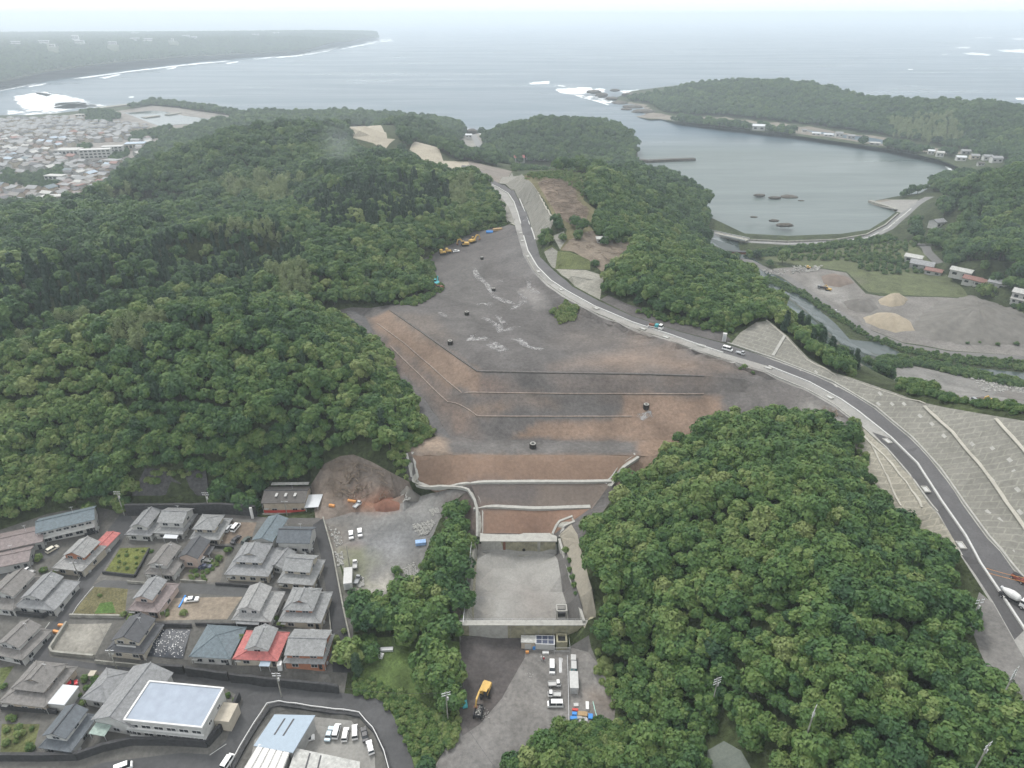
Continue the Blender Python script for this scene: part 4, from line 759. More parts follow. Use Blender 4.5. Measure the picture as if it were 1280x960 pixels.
# low shrubs, weeds and scrub
def bushes(name, label, areas):
    P3, sc, tn = [], [], []
    for poly, step, s0, s1, t0, t1 in areas:
        w = worldpoly(poly); lo, hi = w.min(0), w.max(0); q = grid(lo[0], hi[0], lo[1], hi[1], step); q = q[inpoly(q, w)]
        if not len(q): continue
        z = H(q); P3 += np.column_stack([q, z - s0 * 3]).tolist(); sc += list(rng.uniform(s0, s1, len(q))); tn += list(rng.uniform(t0, t1, len(q)))
    scatter(name, P3, sc, rng.uniform(0, 6.28, len(P3)), rng.integers(0, 5, len(P3)), np.array(tn), label)
bushes('shrubs', 'low shrubs and weeds on banks, verges and slope feet', [
    ([(440,845),(470,850),(510,870),(560,900),(560,935),(530,958),(515,945),(497,906),(483,882),(462,872),(440,870)], 1.7, .22, .42, .35, .7), ([(440,800),(470,795),(470,815),(440,815)], 2, .25, .4, .4, .6),
    ([(540,900),(575,890),(572,925),(545,950)], 1.8, .25, .4, .5, .8), ([(487,383),(544,366),(531,346),(528,326),(540,322),(545,345),(556,362),(520,382)], 2.2, .25, .45, .3, .6), ([(554,309),(598,289),(635,281),(630,272),(600,276),(560,296),(540,318)], 2.4, .25, .5, .35, .65),
    ([(488,560),(510,545),(525,520),(545,540),(530,552),(512,565),(508,590),(520,615),(500,600)], 1.9, .25, .5, .45, .8), ([(200,585),(250,588),(262,600),(230,598),(205,602),(175,615),(180,598)], 1.8, .25, .45, .6, .9), ([(160,640),(262,636),(262,640),(160,643)], 2.0, .18, .3, .5, .8), ([(255,632),(322,625),(322,640),(265,640)], 1.7, .25, .45, .4, .7), ([(322,600),(400,596),(392,606),(325,608)], 1.8, .25, .4, .4, .7),
    ([(800,388),(850,396),(905,408),(918,418),(880,412),(830,402),(795,392)], 2.2, .25, .5, .35, .6), ([(1055,535),(1066,524),(1080,530),(1072,542),(1085,575),(1078,585)], 2.0, .25, .5, .45, .8), ([(742,812),(752,815),(775,870),(770,900),(755,860),(745,835)], 2.0, .25, .45, .55, .9), ([(640,960),(700,908),(780,905),(880,930),(880,1000),(640,1000)], 2.2, .3, .6, .3, .6),
    ([(960,345),(1011,368),(1051,395),(1085,417),(1129,434),(1186,444),(1280,451),(1350,454),(1350,466),(1280,464),(1186,453),(1129,441),(1085,424),(1045,400),(1000,370),(955,352)], 2.2, .22, .42, .25, .5), ([(1080,452),(1110,446),(1155,450),(1205,462),(1280,478),(1280,486),(1200,470),(1150,458),(1100,460)], 3.0, .4, .7, .25, .5),
    ([(1120,486),(1180,503),(1230,511),(1290,521),(1290,514),(1230,504),(1180,496),(1130,480)], 2.2, .3, .6, .2, .5), ([(985,318),(1060,313),(1130,300),(1150,306),(1130,318),(1060,326),(990,328)], 6, .35, .7, .3, .55), ([(1060,318),(1130,322),(1160,340),(1110,345),(1070,335)], 6, .4, .8, .2, .45), ([(930,318),(985,312),(1060,303),(1110,296),(1125,300),(1060,309),(985,318),(940,324)], 3.5, .45, .8, .2, .4), ([(1190,420),(1230,400),(1280,420),(1280,440),(1200,432)], 9, .25, .4, .3, .5), ([(1200,340),(1290,385),(1290,394),(1215,358)], 4, .4, .8, .2, .45),
    ([(0,906),(48,906),(45,935),(5,943)], 3, .15, .35, .5, .8), ([(150,686),(186,686),(168,718),(132,715)], 3, .12, .2, .5, .9), ([(204,760),(214,762),(208,775),(196,772)], 1.8, .15, .3, .5, .8), ([(260,700),(275,702),(272,712),(255,712)], 1.8, .18, .3, .5, .8), ([(240,712),(262,712),(260,726),(232,726)], 2.0, .15, .3, .5, .8),
    ([(583,690),(592,692),(588,735),(582,778),(576,778)], 1.6, .15, .3, .5, .8), ([(703,670),(714,710),(722,745),(719,745),(710,712)], 1.5, .15, .3, .35, .6), ([(690,390),(708,378),(722,385),(718,402),(700,405)], 1.6, .2, .4, .6, .9), ([(655,221),(700,214),(739,220),(729,248),(700,226),(672,226)], 4, .25, .5, .4, .7), ([(738,283),(752,262),(790,300),(786,306),(752,300)], 4, .3, .6, .3, .6), ([(920,455),(935,458),(933,463),(922,461)], 1.8, .2, .35, .4, .6), ([(936,460),(948,465),(944,470)], 1.8, .2, .35, .4, .6), ([(640,208),(720,208),(730,214),(640,214)], 6, .5, .9, .2, .4), ([(100,140),(135,140),(152,148),(130,155),(110,152)], 8, 1.0, 1.6, .1, .3), ([(20,222),(80,210),(80,235),(30,238)], 8, .8, 1.3, .1, .35), ([(100,182),(112,182),(112,194),(100,192)], 7, .8, 1.3, .1, .35), ([(160,168),(215,158),(205,172),(165,178)], 8, .8, 1.4, .1, .3), ([(135,190),(160,187),(158,200),(140,202)], 7, .8, 1.2, .1, .35), ([(0,210),(20,215),(20,235),(0,235)], 8, .8, 1.3, .1, .35)])
# scattered garden shrubs among the houses
GARD = [(58,745),(62,752),(50,700),(90,905),(83,880),(100,870),(105,880),(95,890),(107,850),(120,852),(132,855),(140,848),(110,862),(270,880),(290,885),(285,870),(295,878),(262,895),(345,775),(352,782),(340,800),(336,790),(300,800),(405,800),(415,808),(420,802),(230,768),(275,700),(285,690),(330,720),(350,748),(385,760),(240,690),(155,770),(165,775),(205,740),(25,920),(15,900),(8,930),(38,938),(12,898),(5,860),(190,690),(186,735),(60,738),(55,715),(66,722),(125,745),(160,818),(430,790)]
gp = GP(GARD); scatter('garden_shrubs', gp - [0, 0, .5], rng.uniform(.2, .4, len(gp)), rng.uniform(0, 6, len(gp)), rng.integers(0, 5, len(gp)), rng.uniform(.3, .8, len(gp)), 'small garden shrubs between the village houses')
# ---------------------------------------------------------------- earthworks: channels, walls, dam, wells, barriers
M_CONC = simple('fresh_concrete', (.33,.325,.30), .85, var=.14, scale=.8, bump=.1, dirt=.25)
M_OLDC = simple('old_concrete', (.27,.265,.235), .9, var=.22, scale=.5, bump=.2, dirt=.5)
M_MOSS = simple('mossy_concrete', (.25,.235,.165), .9, var=.3, scale=.45, bump=.2, dirt=.55)
M_DARKW = simple('black_block_wall', (.045,.045,.047), .85, var=.4, scale=1.1, bump=.5)
M_WHITE = simple('white_paint', (.58,.58,.57), .5, var=.06, scale=.6)
M_GALV = simple('galvanised_steel', (.50,.51,.52), .45, .4, var=.12, scale=2)
M_DARK = simple('dark_steel', (.04,.04,.045), .5, .2, var=.25)
M_RUST = simple('rusty_steel', (.16,.07,.045), .8, var=.35, scale=1.5)
M_SOILP = simple('loose_soil', (.13,.10,.085), .95, var=.3, scale=.8, bump=.6)
M_YEL = simple('yellow_paint', (.52,.34,.10), .45, var=.15, scale=1.2, dirt=.3)
M_ORANGE = simple('orange_plastic', (.55,.25,.08), .5, var=.12)
M_BLUE = simple('blue_tarpaulin', (.05,.22,.55), .5, var=.2, scale=1.5)
M_RED = simple('red_paint', (.45,.06,.05), .5, var=.15)
M_TEAL = simple('teal_paint', (.06,.30,.33), .5, var=.15)
M_BLACK = simple('black_rubber', (.02,.02,.02), .8, var=.2)
M_GLASS = simple('window_glass', (.025,.03,.036), .12, var=.2, spec=.6)
M_WOOD = simple('raw_timber', (.32,.22,.12), .8, var=.2, scale=2)
M_RAIL = simple('pale_rail', (.48,.48,.465), .6, var=.12, scale=1.0)
M_STONE = simple('pale_stone', (.31,.305,.285), .9, var=.25, scale=1.5, bump=.4)
M_ROCK = simple('dark_reef_rock', (.085,.075,.062), .9, var=.4, scale=.3, bump=.6)
M_GREY = simple('grey_sheet', (.42,.42,.41), .6, var=.1)
def gp3(pts, dz=0.0):
    return [Vector(p) + Vector((0, 0, dz)) for p in GP(pts)]
def resample(w, step):
    out = []
    for a, b in zip(w, w[1:]):
        n = max(1, int((b - a).length / step))
        for k in range(n): out.append(a.lerp(b, k / n))
    out.append(w[-1]); return out
def drape(w, dz=0.0):
    z = H([(p.x, p.y) for p in w]); return [Vector((p.x, p.y, q + dz)) for p, q in zip(w, z)]
def sweep(m, w, half, z0, z1, off=0.0, mi=0):
    """box section along points; off shifts sideways"""
    n = len(w); vs = []
    for i, p in enumerate(w):
        a = w[max(i - 1, 0)]; b = w[min(i + 1, n - 1)]; t = Vector((b.x - a.x, b.y - a.y)); t = t.normalized() if t.length > 1e-6 else Vector((1, 0)); nn = Vector((-t.y, t.x))
        for s, z in ((-half, z0), (half, z0), (half, z1), (-half, z1)):
            vs.append((p.x + nn.x * (s + off), p.y + nn.y * (s + off), p.z + z))
    fs = [(0, 1, 2, 3), tuple(4 * (n - 1) + k for k in (3, 2, 1, 0))]
    for i in range(n - 1):
        for k in range(4): fs.append((4 * i + k, 4 * i + (k + 1) % 4, 4 * i + 4 + (k + 1) % 4, 4 * i + 4 + k))
    m.add(vs, fs, mi); return m
def even(w, k=3):
    for _ in range(k): w = [w[0]] + [Vector((b.x, b.y, (a.z + b.z * 2 + c.z) / 4)) for a, b, c in zip(w, w[1:], w[2:])] + [w[-1]]
    return w
def local(e, w): return [p - e.location for p in w]
def channel(name, label, pts, width, hgt=.45):
    w = even(drape(resample(gp3(pts), 1.5)), 5); e = empty(name, w[0], 0, label, 'drain'); lw = local(e, w)
    sweep(MB(), lw, width / 2 - .42, -.5, .06).build('channel_floor', M_OLDC, e)
    for s in (-1, 1): sweep(MB(), lw, .42, -.6, hgt, s * (width / 2 - .2)).build('channel_wall', M_CONC, e)
    return e
channel('drainage_channel', 'long cranked pale concrete drain down the left edge of the brown terraces', [(512,567),(515,580),(520,605),(550,606),(588,609),(597,625),(600,636),(600.5,655),(600.5,671)], 2.6)
channel('drainage_channel', 'short bent pale concrete drain at the right end of the brown terraces', [(796,570),(776,583),(768,597),(760,607)], 2.6)
channel('drainage_channel', 'short sloping concrete drain beside the top right corner of the basin', [(717,649),(702,655),(695,670)], 3.2)
def strip(name, label, cat, pts, half, z0, z1, mat, step=2.0):
    w = even(drape(resample(gp3(pts), step)), 3); e = sweep(MB(), [p - w[0] for p in w], half, z0, z1).build(name, mat); e.location = w[0]; return tag(e, label, cat)
strip('berm_drain', 'straight pale concrete berm drain along the top brown terrace', 'drain', [(524,603),(590,602.5),(665,601.5),(764,601)], .85, -.6, .3, M_CONC)
strip('berm_drain', 'straight pale concrete berm drain between the middle and lowest brown terraces', 'drain', [(592,635.5),(665,635),(738,633.5)], .85, -.6, .3, M_CONC)
M_BUND = simple('dark_bund_soil', (.10,.092,.086), .95, var=.3, scale=.8, bump=.6)
strip('earth_bund', 'low dark earth bund along the lower rim of the big bare platform', 'bank', [(597,464),(700,466),(800,467.5),(880,470)], .5, -.5, .28, M_BUND)
strip('earth_bund', 'low dark earth bund down the left rim of the bare platform', 'bank', [(488,388),(520,410),(560,438),(597,464)], .5, -.5, .28, M_BUND)
# --- basin
def quadwall(name, label, cat, a0, a1, b0, b1, thick, mat, parent=None):
    """slab whose visible face runs a0-a1 (top) to b0-b1 (bottom); thickness goes away from the face"""
    a0, a1, b0, b1 = map(Vector, (a0, a1, b0, b1)); n = (a1 - a0).cross(b0 - a0).normalized()
    vs = [a0, a1, b1, b0]; back = [v + n * thick for v in vs]; o0 = Vector((0, 0, 0)) if parent is None else parent.location
    m = MB().hexa([v - o0 for v in vs + back]); o = m.build(name, mat, parent)
    if label: tag(o, label, cat)
    return o
DZ, FZ = 20.2, 13.6
dl, dr = P(575, 781, DZ), P(735, 780, DZ)
e = empty('concrete_dam', dl, 0, 'stained pale concrete dam wall closing the near end of the sediment basin', 'dam')
L = (dr - dl).length
def dam_box(name, x0, x1, y0, y1, z0, z1, mat):
    return MB().box(((x0 + x1) / 2, (y0 + y1) / 2, (z0 + z1) / 2), (x1 - x0, y1 - y0, z1 - z0)).build(name, mat, e)
dam_box('wall', 0, L, .0, 1.6, FZ - DZ - 1, -.25, M_MOSS); dam_box('crest', -.3, L + .3, -.15, 1.75, -.25, 0, M_CONC)
dam_box('repaired_panel', 2.6, 14.2, -.05, .3, FZ - DZ - .8, -.45, M_CONC)
for k in range(5): dam_box('joint', 15 + k * 4.2, 15.16 + k * 4.2, -.03, .3, FZ - DZ - .8, -.3, M_OLDC)
wing = MB(); wing.hexa([Vector(v) for v in [(L, 0, -7), (L + 4.5, 5.5, -7), (L + 3.6, 6.3, -7), (L, 1.6, -7), (L, 0, 0), (L + 4.5, 5.5, 1.8), (L + 3.6, 6.3, 1.8), (L, 1.6, 0)]]); wing.build('wing_wall', M_MOSS, e)
fm = MB()
for k in range(18): fm.box((.8 + k * 2.1, 1.2, .6), (.06, .06, 1.2))
for z in (.6, 1.15): fm.box((L / 2, 1.2, z), (L, .04, .05))
fm.build('railing', M_GALV, e)
bl, br = P(602, 692, 16.8), P(694, 692, 16.8); bl.z = br.z = 22.2; bb = 16.0
e = empty('basin_back_wall', bl, 0, 'low mossy concrete wall at the far end of the sediment basin', 'wall'); L2 = (br - bl).length
MB().box((L2 / 2 + .0, .6, (bb - 22.2) / 2), (L2, 1.2, 22.2 - bb)).build('wall', M_MOSS, e)
MB().box((L2 / 2, 1.9, .15), (L2 + 1, 4.2, .3)).build('coping', M_CONC, e)
m = MB(); m.hexa([(0, -.1, -5.5), (8.2, -.1, -5.5), (8.2, .2, -5.5), (0, .2, -5.5), (0, -.1, -.1), (6.6, -.1, -.1), (6.6, .2, -.1), (0, .2, -.1)]); m.build('repaired_panel', M_CONC, e)
MB().box((7.8, -.05, -2.6), (.9, .2, 5.0)).build('rust_stain_panel', M_RUST, e)
MB().tube((14.5, -.25, -3.6), (14.5, .2, -3.6), .55, n=10).build('pipe_outlet', M_BLACK, e)
MB().box((16.2, -.9, -5.3), (8, 1.2, .5)).build('apron', M_OLDC, e)
MB().box((19.6, -.12, -2.6), (1.0, .2, 4.9)).build('drop_chute', M_OLDC, e)
m = MB()
for k in range(24): m.box((.3 + k * .9, -.13, -2.7), (.05, .04, 5.0))
m.build('formwork_ribs', M_OLDC, e)
cw = resample([P(699,674,22.4), P(713,722,21.6), P(730,777,20.6)], 3); o = sweep(MB(), [q - cw[0] for q in cw], .4, -2.6, .35).build('wall_coping', M_CONC); o.location = cw[0]; tag(o, 'straight pale coping along the top of the dark right-hand basin slope', 'coping')
e = empty('basin_side_wall', P(598, 672, 22.2), 0, 'left side bank wall of the sediment basin with a line of fence posts', 'wall')
a0, a1, b0, b1 = P(594, 674, 22), P(583, 781, 20.2), P(598, 693, 16.6), P(593, 781, 16.6)
quadwall('wall', None, None, a1, a0, b1, b0, 1.0, M_OLDC, e)
m = MB(); m2 = MB()
for p in resample([P(590, 676, 22.2), P(579, 781, 20.4)], 2.2): q = p - e.location; m.box((q.x, q.y, q.z + .6), (.09, .09, 1.6))
w = [p - e.location for p in resample([P(590, 676, 22.2), P(579, 781, 20.4)], 4)]; sweep(m2, w, .05, 1.2, 1.32); sweep(m2, w, .04, .6, .68)
m.build('fence_post', M_GALV, e); m2.build('rail', M_GALV, e)
m = MB()
for k, p in enumerate(resample([P(596, 690, 17), P(593, 775, 17)], 3.2)): q = p - e.location; m.tube((q.x, q.y, q.z - .2), (q.x - 1.6, q.y + .4, q.z + 2.8), .09, .09, 5)
m.build('slope_strut', M_CONC, e)
c = P(702, 775, 17.0); e = empty('intake_frame', c, 0, 'pale square concrete intake tower inside the basin against the dam', 'intake')
m = MB()
for sx in (-1, 1):
    for sy in (-1, 1): m.box((sx * 1.5, sy * 1.2 + 1.5, 1.6), (.35, .35, 4.0))
for z in (3.5,): m.box((0, .3, z), (3.3, .35, .3)); m.box((0, 2.7, z), (3.3, .35, .3)); m.box((-1.5, 1.5, z), (.35, 2.1, .3)); m.box((1.5, 1.5, z), (.35, 2.1, .3))
m.build('frame', M_CONC, e); MB().box((0, 1.5, .8), (2.2, 1.6, 2.6)).build('screen', M_DARK, e)
# outlet structure in front of the dam
c = P(702, 812, 13.8); e = empty('outlet_tower', c, 0, 'square pale concrete outlet pit in a wire cage against the foot of the dam', 'outlet')
m = MB()
for sx in (-1, 1): m.box((sx * 1.35, 1.4, 1.6), (.5, 3.2, 3.6))
m.box((0, 2.8, 1.6), (2.2, .5, 3.6)); m.box((0, 0, 1.6), (2.2, .5, 3.6)); m.build('pit_wall', M_MOSS, e); MB().box((0, 1.4, 2.6), (2.2, 2.3, .2)).build('pit', M_BLACK, e)
m = MB()
for x in (-2.3, 2.3):
    for y in (-1.6, 1.2, 4.0): m.box((x, y, 1.3), (.08, .08, 2.6))
    m.box((x, 1.2, 2.6), (.06, 5.6, .06))
m.box((0, -1.6, 2.6), (4.6, .06, .06)); m.box((0, -1.6, 1.3), (4.6, .06, .06)); m.build('cage', M_GALV, e)
# --- vertical drain wells on the fill
def drain_well(px, py, s, label):
    c = G(px, py); e = empty('drain_well', c, random.uniform(0, 3), label, 'drain well', 'drain wells on the fill'); e.scale = (s * .78,) * 3
    m = MB()
    for k in range(8):
        a = k * math.pi / 4; m.box((math.cos(a) * 1.15, math.sin(a) * 1.15, .8), (.5, .95, 2.4), a)
    m.build('shaft', M_RUST if random.random() < .0 else simple('black_well_casing', (.03,.027,.025), .8, var=.3), e)
    r = MB()
    for k in range(10):
        a = k * math.pi / 5; r.box((math.cos(a) * .95, math.sin(a) * .95, 2.1), (.5, .62, .3), a)
    r.build('rim', M_CONC, e); MB().tube((0, 0, 1.6), (0, 0, 1.95), .75, n=10).build('grate', M_BLACK, e)
WELL_AT = [(602.4,324,.85,'black drain well nearest the parked yellow machines on the upper platform'), (617,363.5,.9,'black drain well standing among the white streaks in the middle of the platform'), (583.6,393.5,1.0,'black drain well left of the widest white streaks on the platform'), (562.8,430,1.0,'black drain well nearest the left rim of the platform'), (807.5,510,1.05,'black drain well with a pale rim on the bright brown slope'), (666,559.5,1.15,'black drain well on the grey berm just above the top brown terrace')]
for a in WELL_AT: drain_well(*a)
# --- road furniture
def barrier(label, pts, half=.28, z1=.55, name='road_barrier', mat=M_RAIL): return strip(name, label, 'barrier', pts, half, -.3, z1, mat, 3.0)
RB = [(x, y) for x, y, _ in ROAD_B]; RRt = [(x, y) for x, y, _ in ROAD_R]; RLt = [(x, y) for x, y, _ in ROAD_L]
barrier('white barrier of the new road inside the far cutting', RB[1:6] + [(651,280)], .26, .5)
barrier('long white barrier of the new road beside the bare platform', [(654.5,295)] + RB[8:16], .26, .5)
barrier('long white barrier curving down the right-hand cut slope', RB[16:25], .26, .5)
barrier('white barrier beside the mixer truck at the right edge', RB[24:28], .26, .5)
barrier('low kerb between the gravel lot and the road at the right edge', RLt[19:24], .25, .4, mat=M_CONC)
barrier('white barrier on the sea side of the road in the far cutting', [(649.5,249),(657,265),(662,281)], .26, .5)
barrier('short white barrier on the right of the road just below the far cutting', [(664,285),(669,300)], .26, .5)
barrier('low grey kerb along the outer shoulder beside the bare platform', RLt[8:16], .2, .3, mat=M_OLDC)
barrier('low grey kerb along the outer shoulder above the right hill', RLt[16:23], .2, .35, mat=M_CONC)
barrier('pale kerb at the foot of the big right cut slope', [(x + 2, y - 1) for x, y in RRt[14:24]], .3, .4, mat=M_CONC)
PITS = [(651,291.5),(653,301),(659.5,320.5),(673,339.5),(701,362),(745,385.5),(803.5,411),(832,421.5),(877,432.5),(960,460),(1036.5,496.5),(1109,551.5),(1157,612),(1201,682)]
WHERE = ['nearest the far cutting','second from the far cutting','beside the upper ramp','at the top of the dark ramp','opposite the small concrete slopes','before the long bend','near the parked truck','between the truck and the parked van','just beyond the parked van','above the lower right of the platform','at the start of the tight bend','in the middle of the tight bend','where the road straightens downhill','nearest the mixer truck']
for (x, y), wl in zip(PITS, WHERE):
    c = G(x, y); t = G(x + 4, y + 3); s = 1.0
    i = min(range(len(RB) - 1), key=lambda k: abs(RB[k][0] - x) + abs(RB[k][1] - y)); a, b = P(*ROAD_B[max(i - 1, 0)]), P(*ROAD_B[min(i + 1, len(RB) - 1)]); rz = math.atan2(b.y - a.y, b.x - a.x)
    e = empty('catch_basin', c, rz, 'pale concrete catch basin beside the new road, ' + wl, 'catch basin', 'catch basins along the new road')
    m = MB()
    for sy in (-1, 1): m.box((0, sy * .8, .15), (3.0, .3, .45))
    for sx in (-1, 1): m.box((sx * 1.35, 0, .15), (.3, 1.3, .45))
    m.build('rim', M_CONC, e); MB().box((0, 0, .05), (2.4, 1.3, .3)).build('cover', M_GREY, e)
# --- slope berms and anchors
def decal(name, pts, w, col, mat='conc', dz=.05):
    p = drape(resample(gp3(pts), 2.0), dz); m = MB(); sweep(m, p, w / 2, -.25, .02); o = m.build(name, MATS[mat]); tag(o, kind='structure')
    a = o.data.attributes.new('Col', 'FLOAT_COLOR', 'CORNER'); a.data.foreach_set('color', np.tile(np.array([*col, 1], dtype=np.float32), len(o.data.loops))); return o
for pts, w in (([(1157,507),(1193,540),(1227,580),(1260,627),(1285,662)], 2.2), ([(1247,523),(1265,543),(1290,572)], 2.2), ([(1073,538),(1107,570),(1137,607),(1153,634)], .9), ([(1090,556),(1110,596),(1127,632)], .8), ([(958,400),(985,423),(1010,450),(1060,473),(1120,493),(1157,504)], .8), ([(672,240),(684,262),(692,275)], .9), ([(658,252),(674,241)], .7), ([(622,252),(628,268),(644,281)], .8), ([(1170,672),(1190,688),(1200,694)], .9)): decal('slope_berm', pts, w, (.36,.345,.30))
for pts in ([(472,404),(505,428),(540,458),(578,491)], [(488,432),(525,468),(560,502),(597,519.5)], [(578,491),(700,491.5),(880,492)], [(597,519.5),(700,520),(790,520)]): decal('slope_step', pts, .9, (.2,.165,.14), 'soil')
m = MB()
e = strip('slope_stairs', 'narrow pale stair running straight up the pointed end of the right cut slope', 'stairs', [(966,445),(973,433),(981,420)], .6, -.2, .35, M_CONC)
# pale mortar pads of the slope anchors
def on_slope(x, y): return G(x, y)
pad = MB(); pp = [(1045,482),(1062,486),(1098,505),(1115,505),(1125,515),(1140,528),(1150,520),(1170,560),(1190,580),(1180,545),(1215,600),(1225,620),(1240,600),(1250,650),(1215,555),(1235,640),(1260,660),(1272,612),(1240,560),(1262,575),(1268,590),(1275,640),(1130,505),(1165,530),(1205,555),(1270,690),(1258,680),(1100,492),(1085,494),(1000,462),(1020,465)]
base = G(1160, 560)
for x, y in pp:
    c = G(x, y); dx = G(x + 2, y + 2) - G(x - 2, y - 2); u = dx.normalized(); v = Vector((0, 0, 1)).cross(u).normalized(); 
    q = drape([c + u * a + v * b for a, b in ((-.9, -.35), (.9, -.35), (.9, .35), (-.9, .35))], .06); qb = [p - Vector((0, 0, .4)) for p in q]; pad.hexa([p - base for p in qb + q])
o = pad.build('mortar_patches', M_CONC); o.location = base; tag(o, kind='stuff', label='pale mortar patches dotted over the big right cut slope')
# --- retaining walls
def wall(label, pts, hgt, mat, half=.35, cat='wall', name='retaining_wall', z1=None):
    w = resample(gp3(pts), 3.0); zb = H([(p.x, p.y) for p in w]); n0 = w[0].copy(); m = MB()
    for i in range(len(w) - 1):
        a, b = w[i], w[i + 1]; t = (b - a).to_2d().normalized(); nn = Vector((-t.y, t.x, 0)) * half; za, zb_ = Vector((a.x, a.y, zb[i])), Vector((b.x, b.y, zb[i + 1]))
        dn = Vector((0, 0, -1)); up = Vector((0, 0, hgt)); m.hexa([v - n0 for v in (za - nn + dn, zb_ - nn + dn, zb_ + nn + dn, za + nn + dn, za - nn + up, zb_ - nn + up, zb_ + nn + up, za + nn + up)])
    o = m.build(name, mat); o.location = n0; return tag(o, label, cat)
wall('long black retaining wall between the wooded hillside and the top village street', [(160,643),(230,642),(300,643),(321,645)], 4.6, M_DARKW, .5)
b0, b1 = G(165, 622), G(262, 622); t0, t1 = G(182, 588), G(258, 590)
quadwall('sloping_block_wall', 'sloping dark block wall with creepers high on the hillside above the village', 'wall', t0 + Vector((0, 0, .9)), t1 + Vector((0, 0, .9)), b0 + Vector((0, 0, .9)), b1 + Vector((0, 0, .9)), 1.5, simple('weathered_blocks', (.06,.058,.058), .9, var=.5, scale=.9, bump=.5))
wall('black wall under the plot covered with dark sheeting', [(181,838),(231,841)], 2.9, M_DARKW); wall('black wall under the hip-roofed house', [(234,842.5),(286,849.5)], 3.0, M_DARKW); wall('black wall under the red-skirted house', [(289,851),(349,857.5)], 3.1, M_DARKW); wall('black wall under the brick-coloured house at the street corner', [(352,858),(424,866)], 3.1, M_DARKW)
wall('low stained wall round the empty gravel corner plot', [(84,780),(63,812),(66,817),(118,822)], 1.2, M_OLDC, .3)
wall('dark wall along the lowest street below the school-like block', [(98,949),(130,938),(166,930),(210,930),(260,933),(276,915),(294,885),(300,873)], 2.6, M_DARKW, .4)
wall('dark wall along the bottom left garden', [(-5,950),(50,950),(98,949)], 2.6, M_DARKW, .4)
wall('black wall below the white left-hand house', [(12,768),(55,772),(75,760)], 1.4, M_DARKW); wall('dark kerb wall round the triangular grass plot', [(129,717),(169,721.5),(187,688)], 1.1, M_DARKW, .25); wall('low wall under the lower weedy plot', [(88,771),(156,772)], 1.2, M_OLDC, .25)
wall('dark wall above the dark sheeted plot', [(198,783),(240,784.5)], 1.5, M_DARKW, .25); wall('low dark wall in front of the big grey-roofed house', [(270,731),(330,735)], 1.0, M_DARKW, .25); wall('low dark wall between the parking bays and the houses', [(258,684),(292,686)], 1.2, M_DARKW, .25)
wall('pale garden wall along the cross street below the upper houses', [(160,729),(196,732)], 1.1, M_OLDC, .12); wall('pale block wall on the street side of the pinkish house', [(226,727),(258,728.5)], .9, M_OLDC, .12); wall('dark garden wall along the lane behind the spotted-roof houses', [(392,690),(396,722),(404,742)], 1.3, M_DARKW, .15); wall('low wall right of the house with the flared roof', [(411,762),(415,800)], 1.1, M_OLDC, .12); wall('pale wall in front of the dark-roofed corner house', [(120,829),(150,832),(178,835)], 1.4, M_OLDC, .15); wall('garden wall behind the row of street houses', [(245,782),(300,783),(352,786)], 1.2, M_DARKW, .15)
wall('dark garden wall under the large temple-like roof', [(2,886),(50,890),(72,892)], 1.6, M_DARKW, .3); wall('pale kerb wall of the lane on its gravel-yard side', [(404,648),(416,690),(429,760),(439,806)], .8, M_OLDC, .22)
fy = [(288,958),(300,935),(318,905),(334,881),(349,878),(400,885.5),(449,892),(466,911),(480,940),(488,970)]
wall('black retaining wall stepping down from the street to the workshop yard', [(x + (2 if i > 3 else 3), y + 3) for i, (x, y) in enumerate(fy)], .5, M_DARKW, .5)
w = drape(resample(gp3(fy), 2.2)); e = empty('guard_rail', w[0], 0, 'white guard rail following the bend above the workshop yard', 'guard rail'); m = MB(); m2 = MB()
for p in w: q = p - w[0]; m.box((q.x, q.y, q.z + .3), (.12, .12, .9))
sweep(m2, [p - w[0] for p in w], .09, .5, .85); m.build('posts', M_WHITE, e); m2.build('rail', M_WHITE, e)
# --- poles and wires
POLES = {}
def pole(key, bx, by, hgt, label, arms=2, rz=0.0, base=None):
    c = base if base is not None else G(bx, by); e = empty('utility_pole', c, rz, label, 'utility pole'); MB().tube((0, 0, -1), (0, 0, hgt), .2, .13, 8).build('post', M_OLDC, e)
    for k in range(arms):
        m = MB(); m.box((0, 0, hgt - .4 - k * .9), (2.4, .12, .14))
        for x in (-1.0, -.4, .4, 1.0): m.tube((x, 0, hgt - .35 - k * .9), (x, 0, hgt - .05 - k * .9), .07, .05, 5)
        m.build('crossarm', M_GALV, e)
    if arms > 1: MB().tube((.35, 0, hgt - 3.2), (.35, 0, hgt - 2.2), .28, n=8).build('transformer', M_GREY, e)
    POLES[key] = c + Vector((0, 0, hgt - .3))
pole('a', 155.6, 644, 11, 'tangled utility pole at the top of the main village street'); pole('b', 262.7, 641, 9.5, 'utility pole in front of the long black retaining wall'); pole('c', 359, 645, 7, 'slim pole in front of the warehouse with the white canopy', 1); pole('d', 206, 728, 8, 'utility pole beside the two-storey house on the cross street', 1); pole('e', 99, 722, 7, 'utility pole at the corner of the red-trimmed house', 1)
pole('f', 352, 871, 10, 'utility pole at the bend of the lower street'); pole('g', 146, 836, 8, 'utility pole in front of the dark-roofed corner house', 1); pole('h', 560, 902, 12, 'cross-shaped utility pole among the trees left of the work yard', 2, .3)
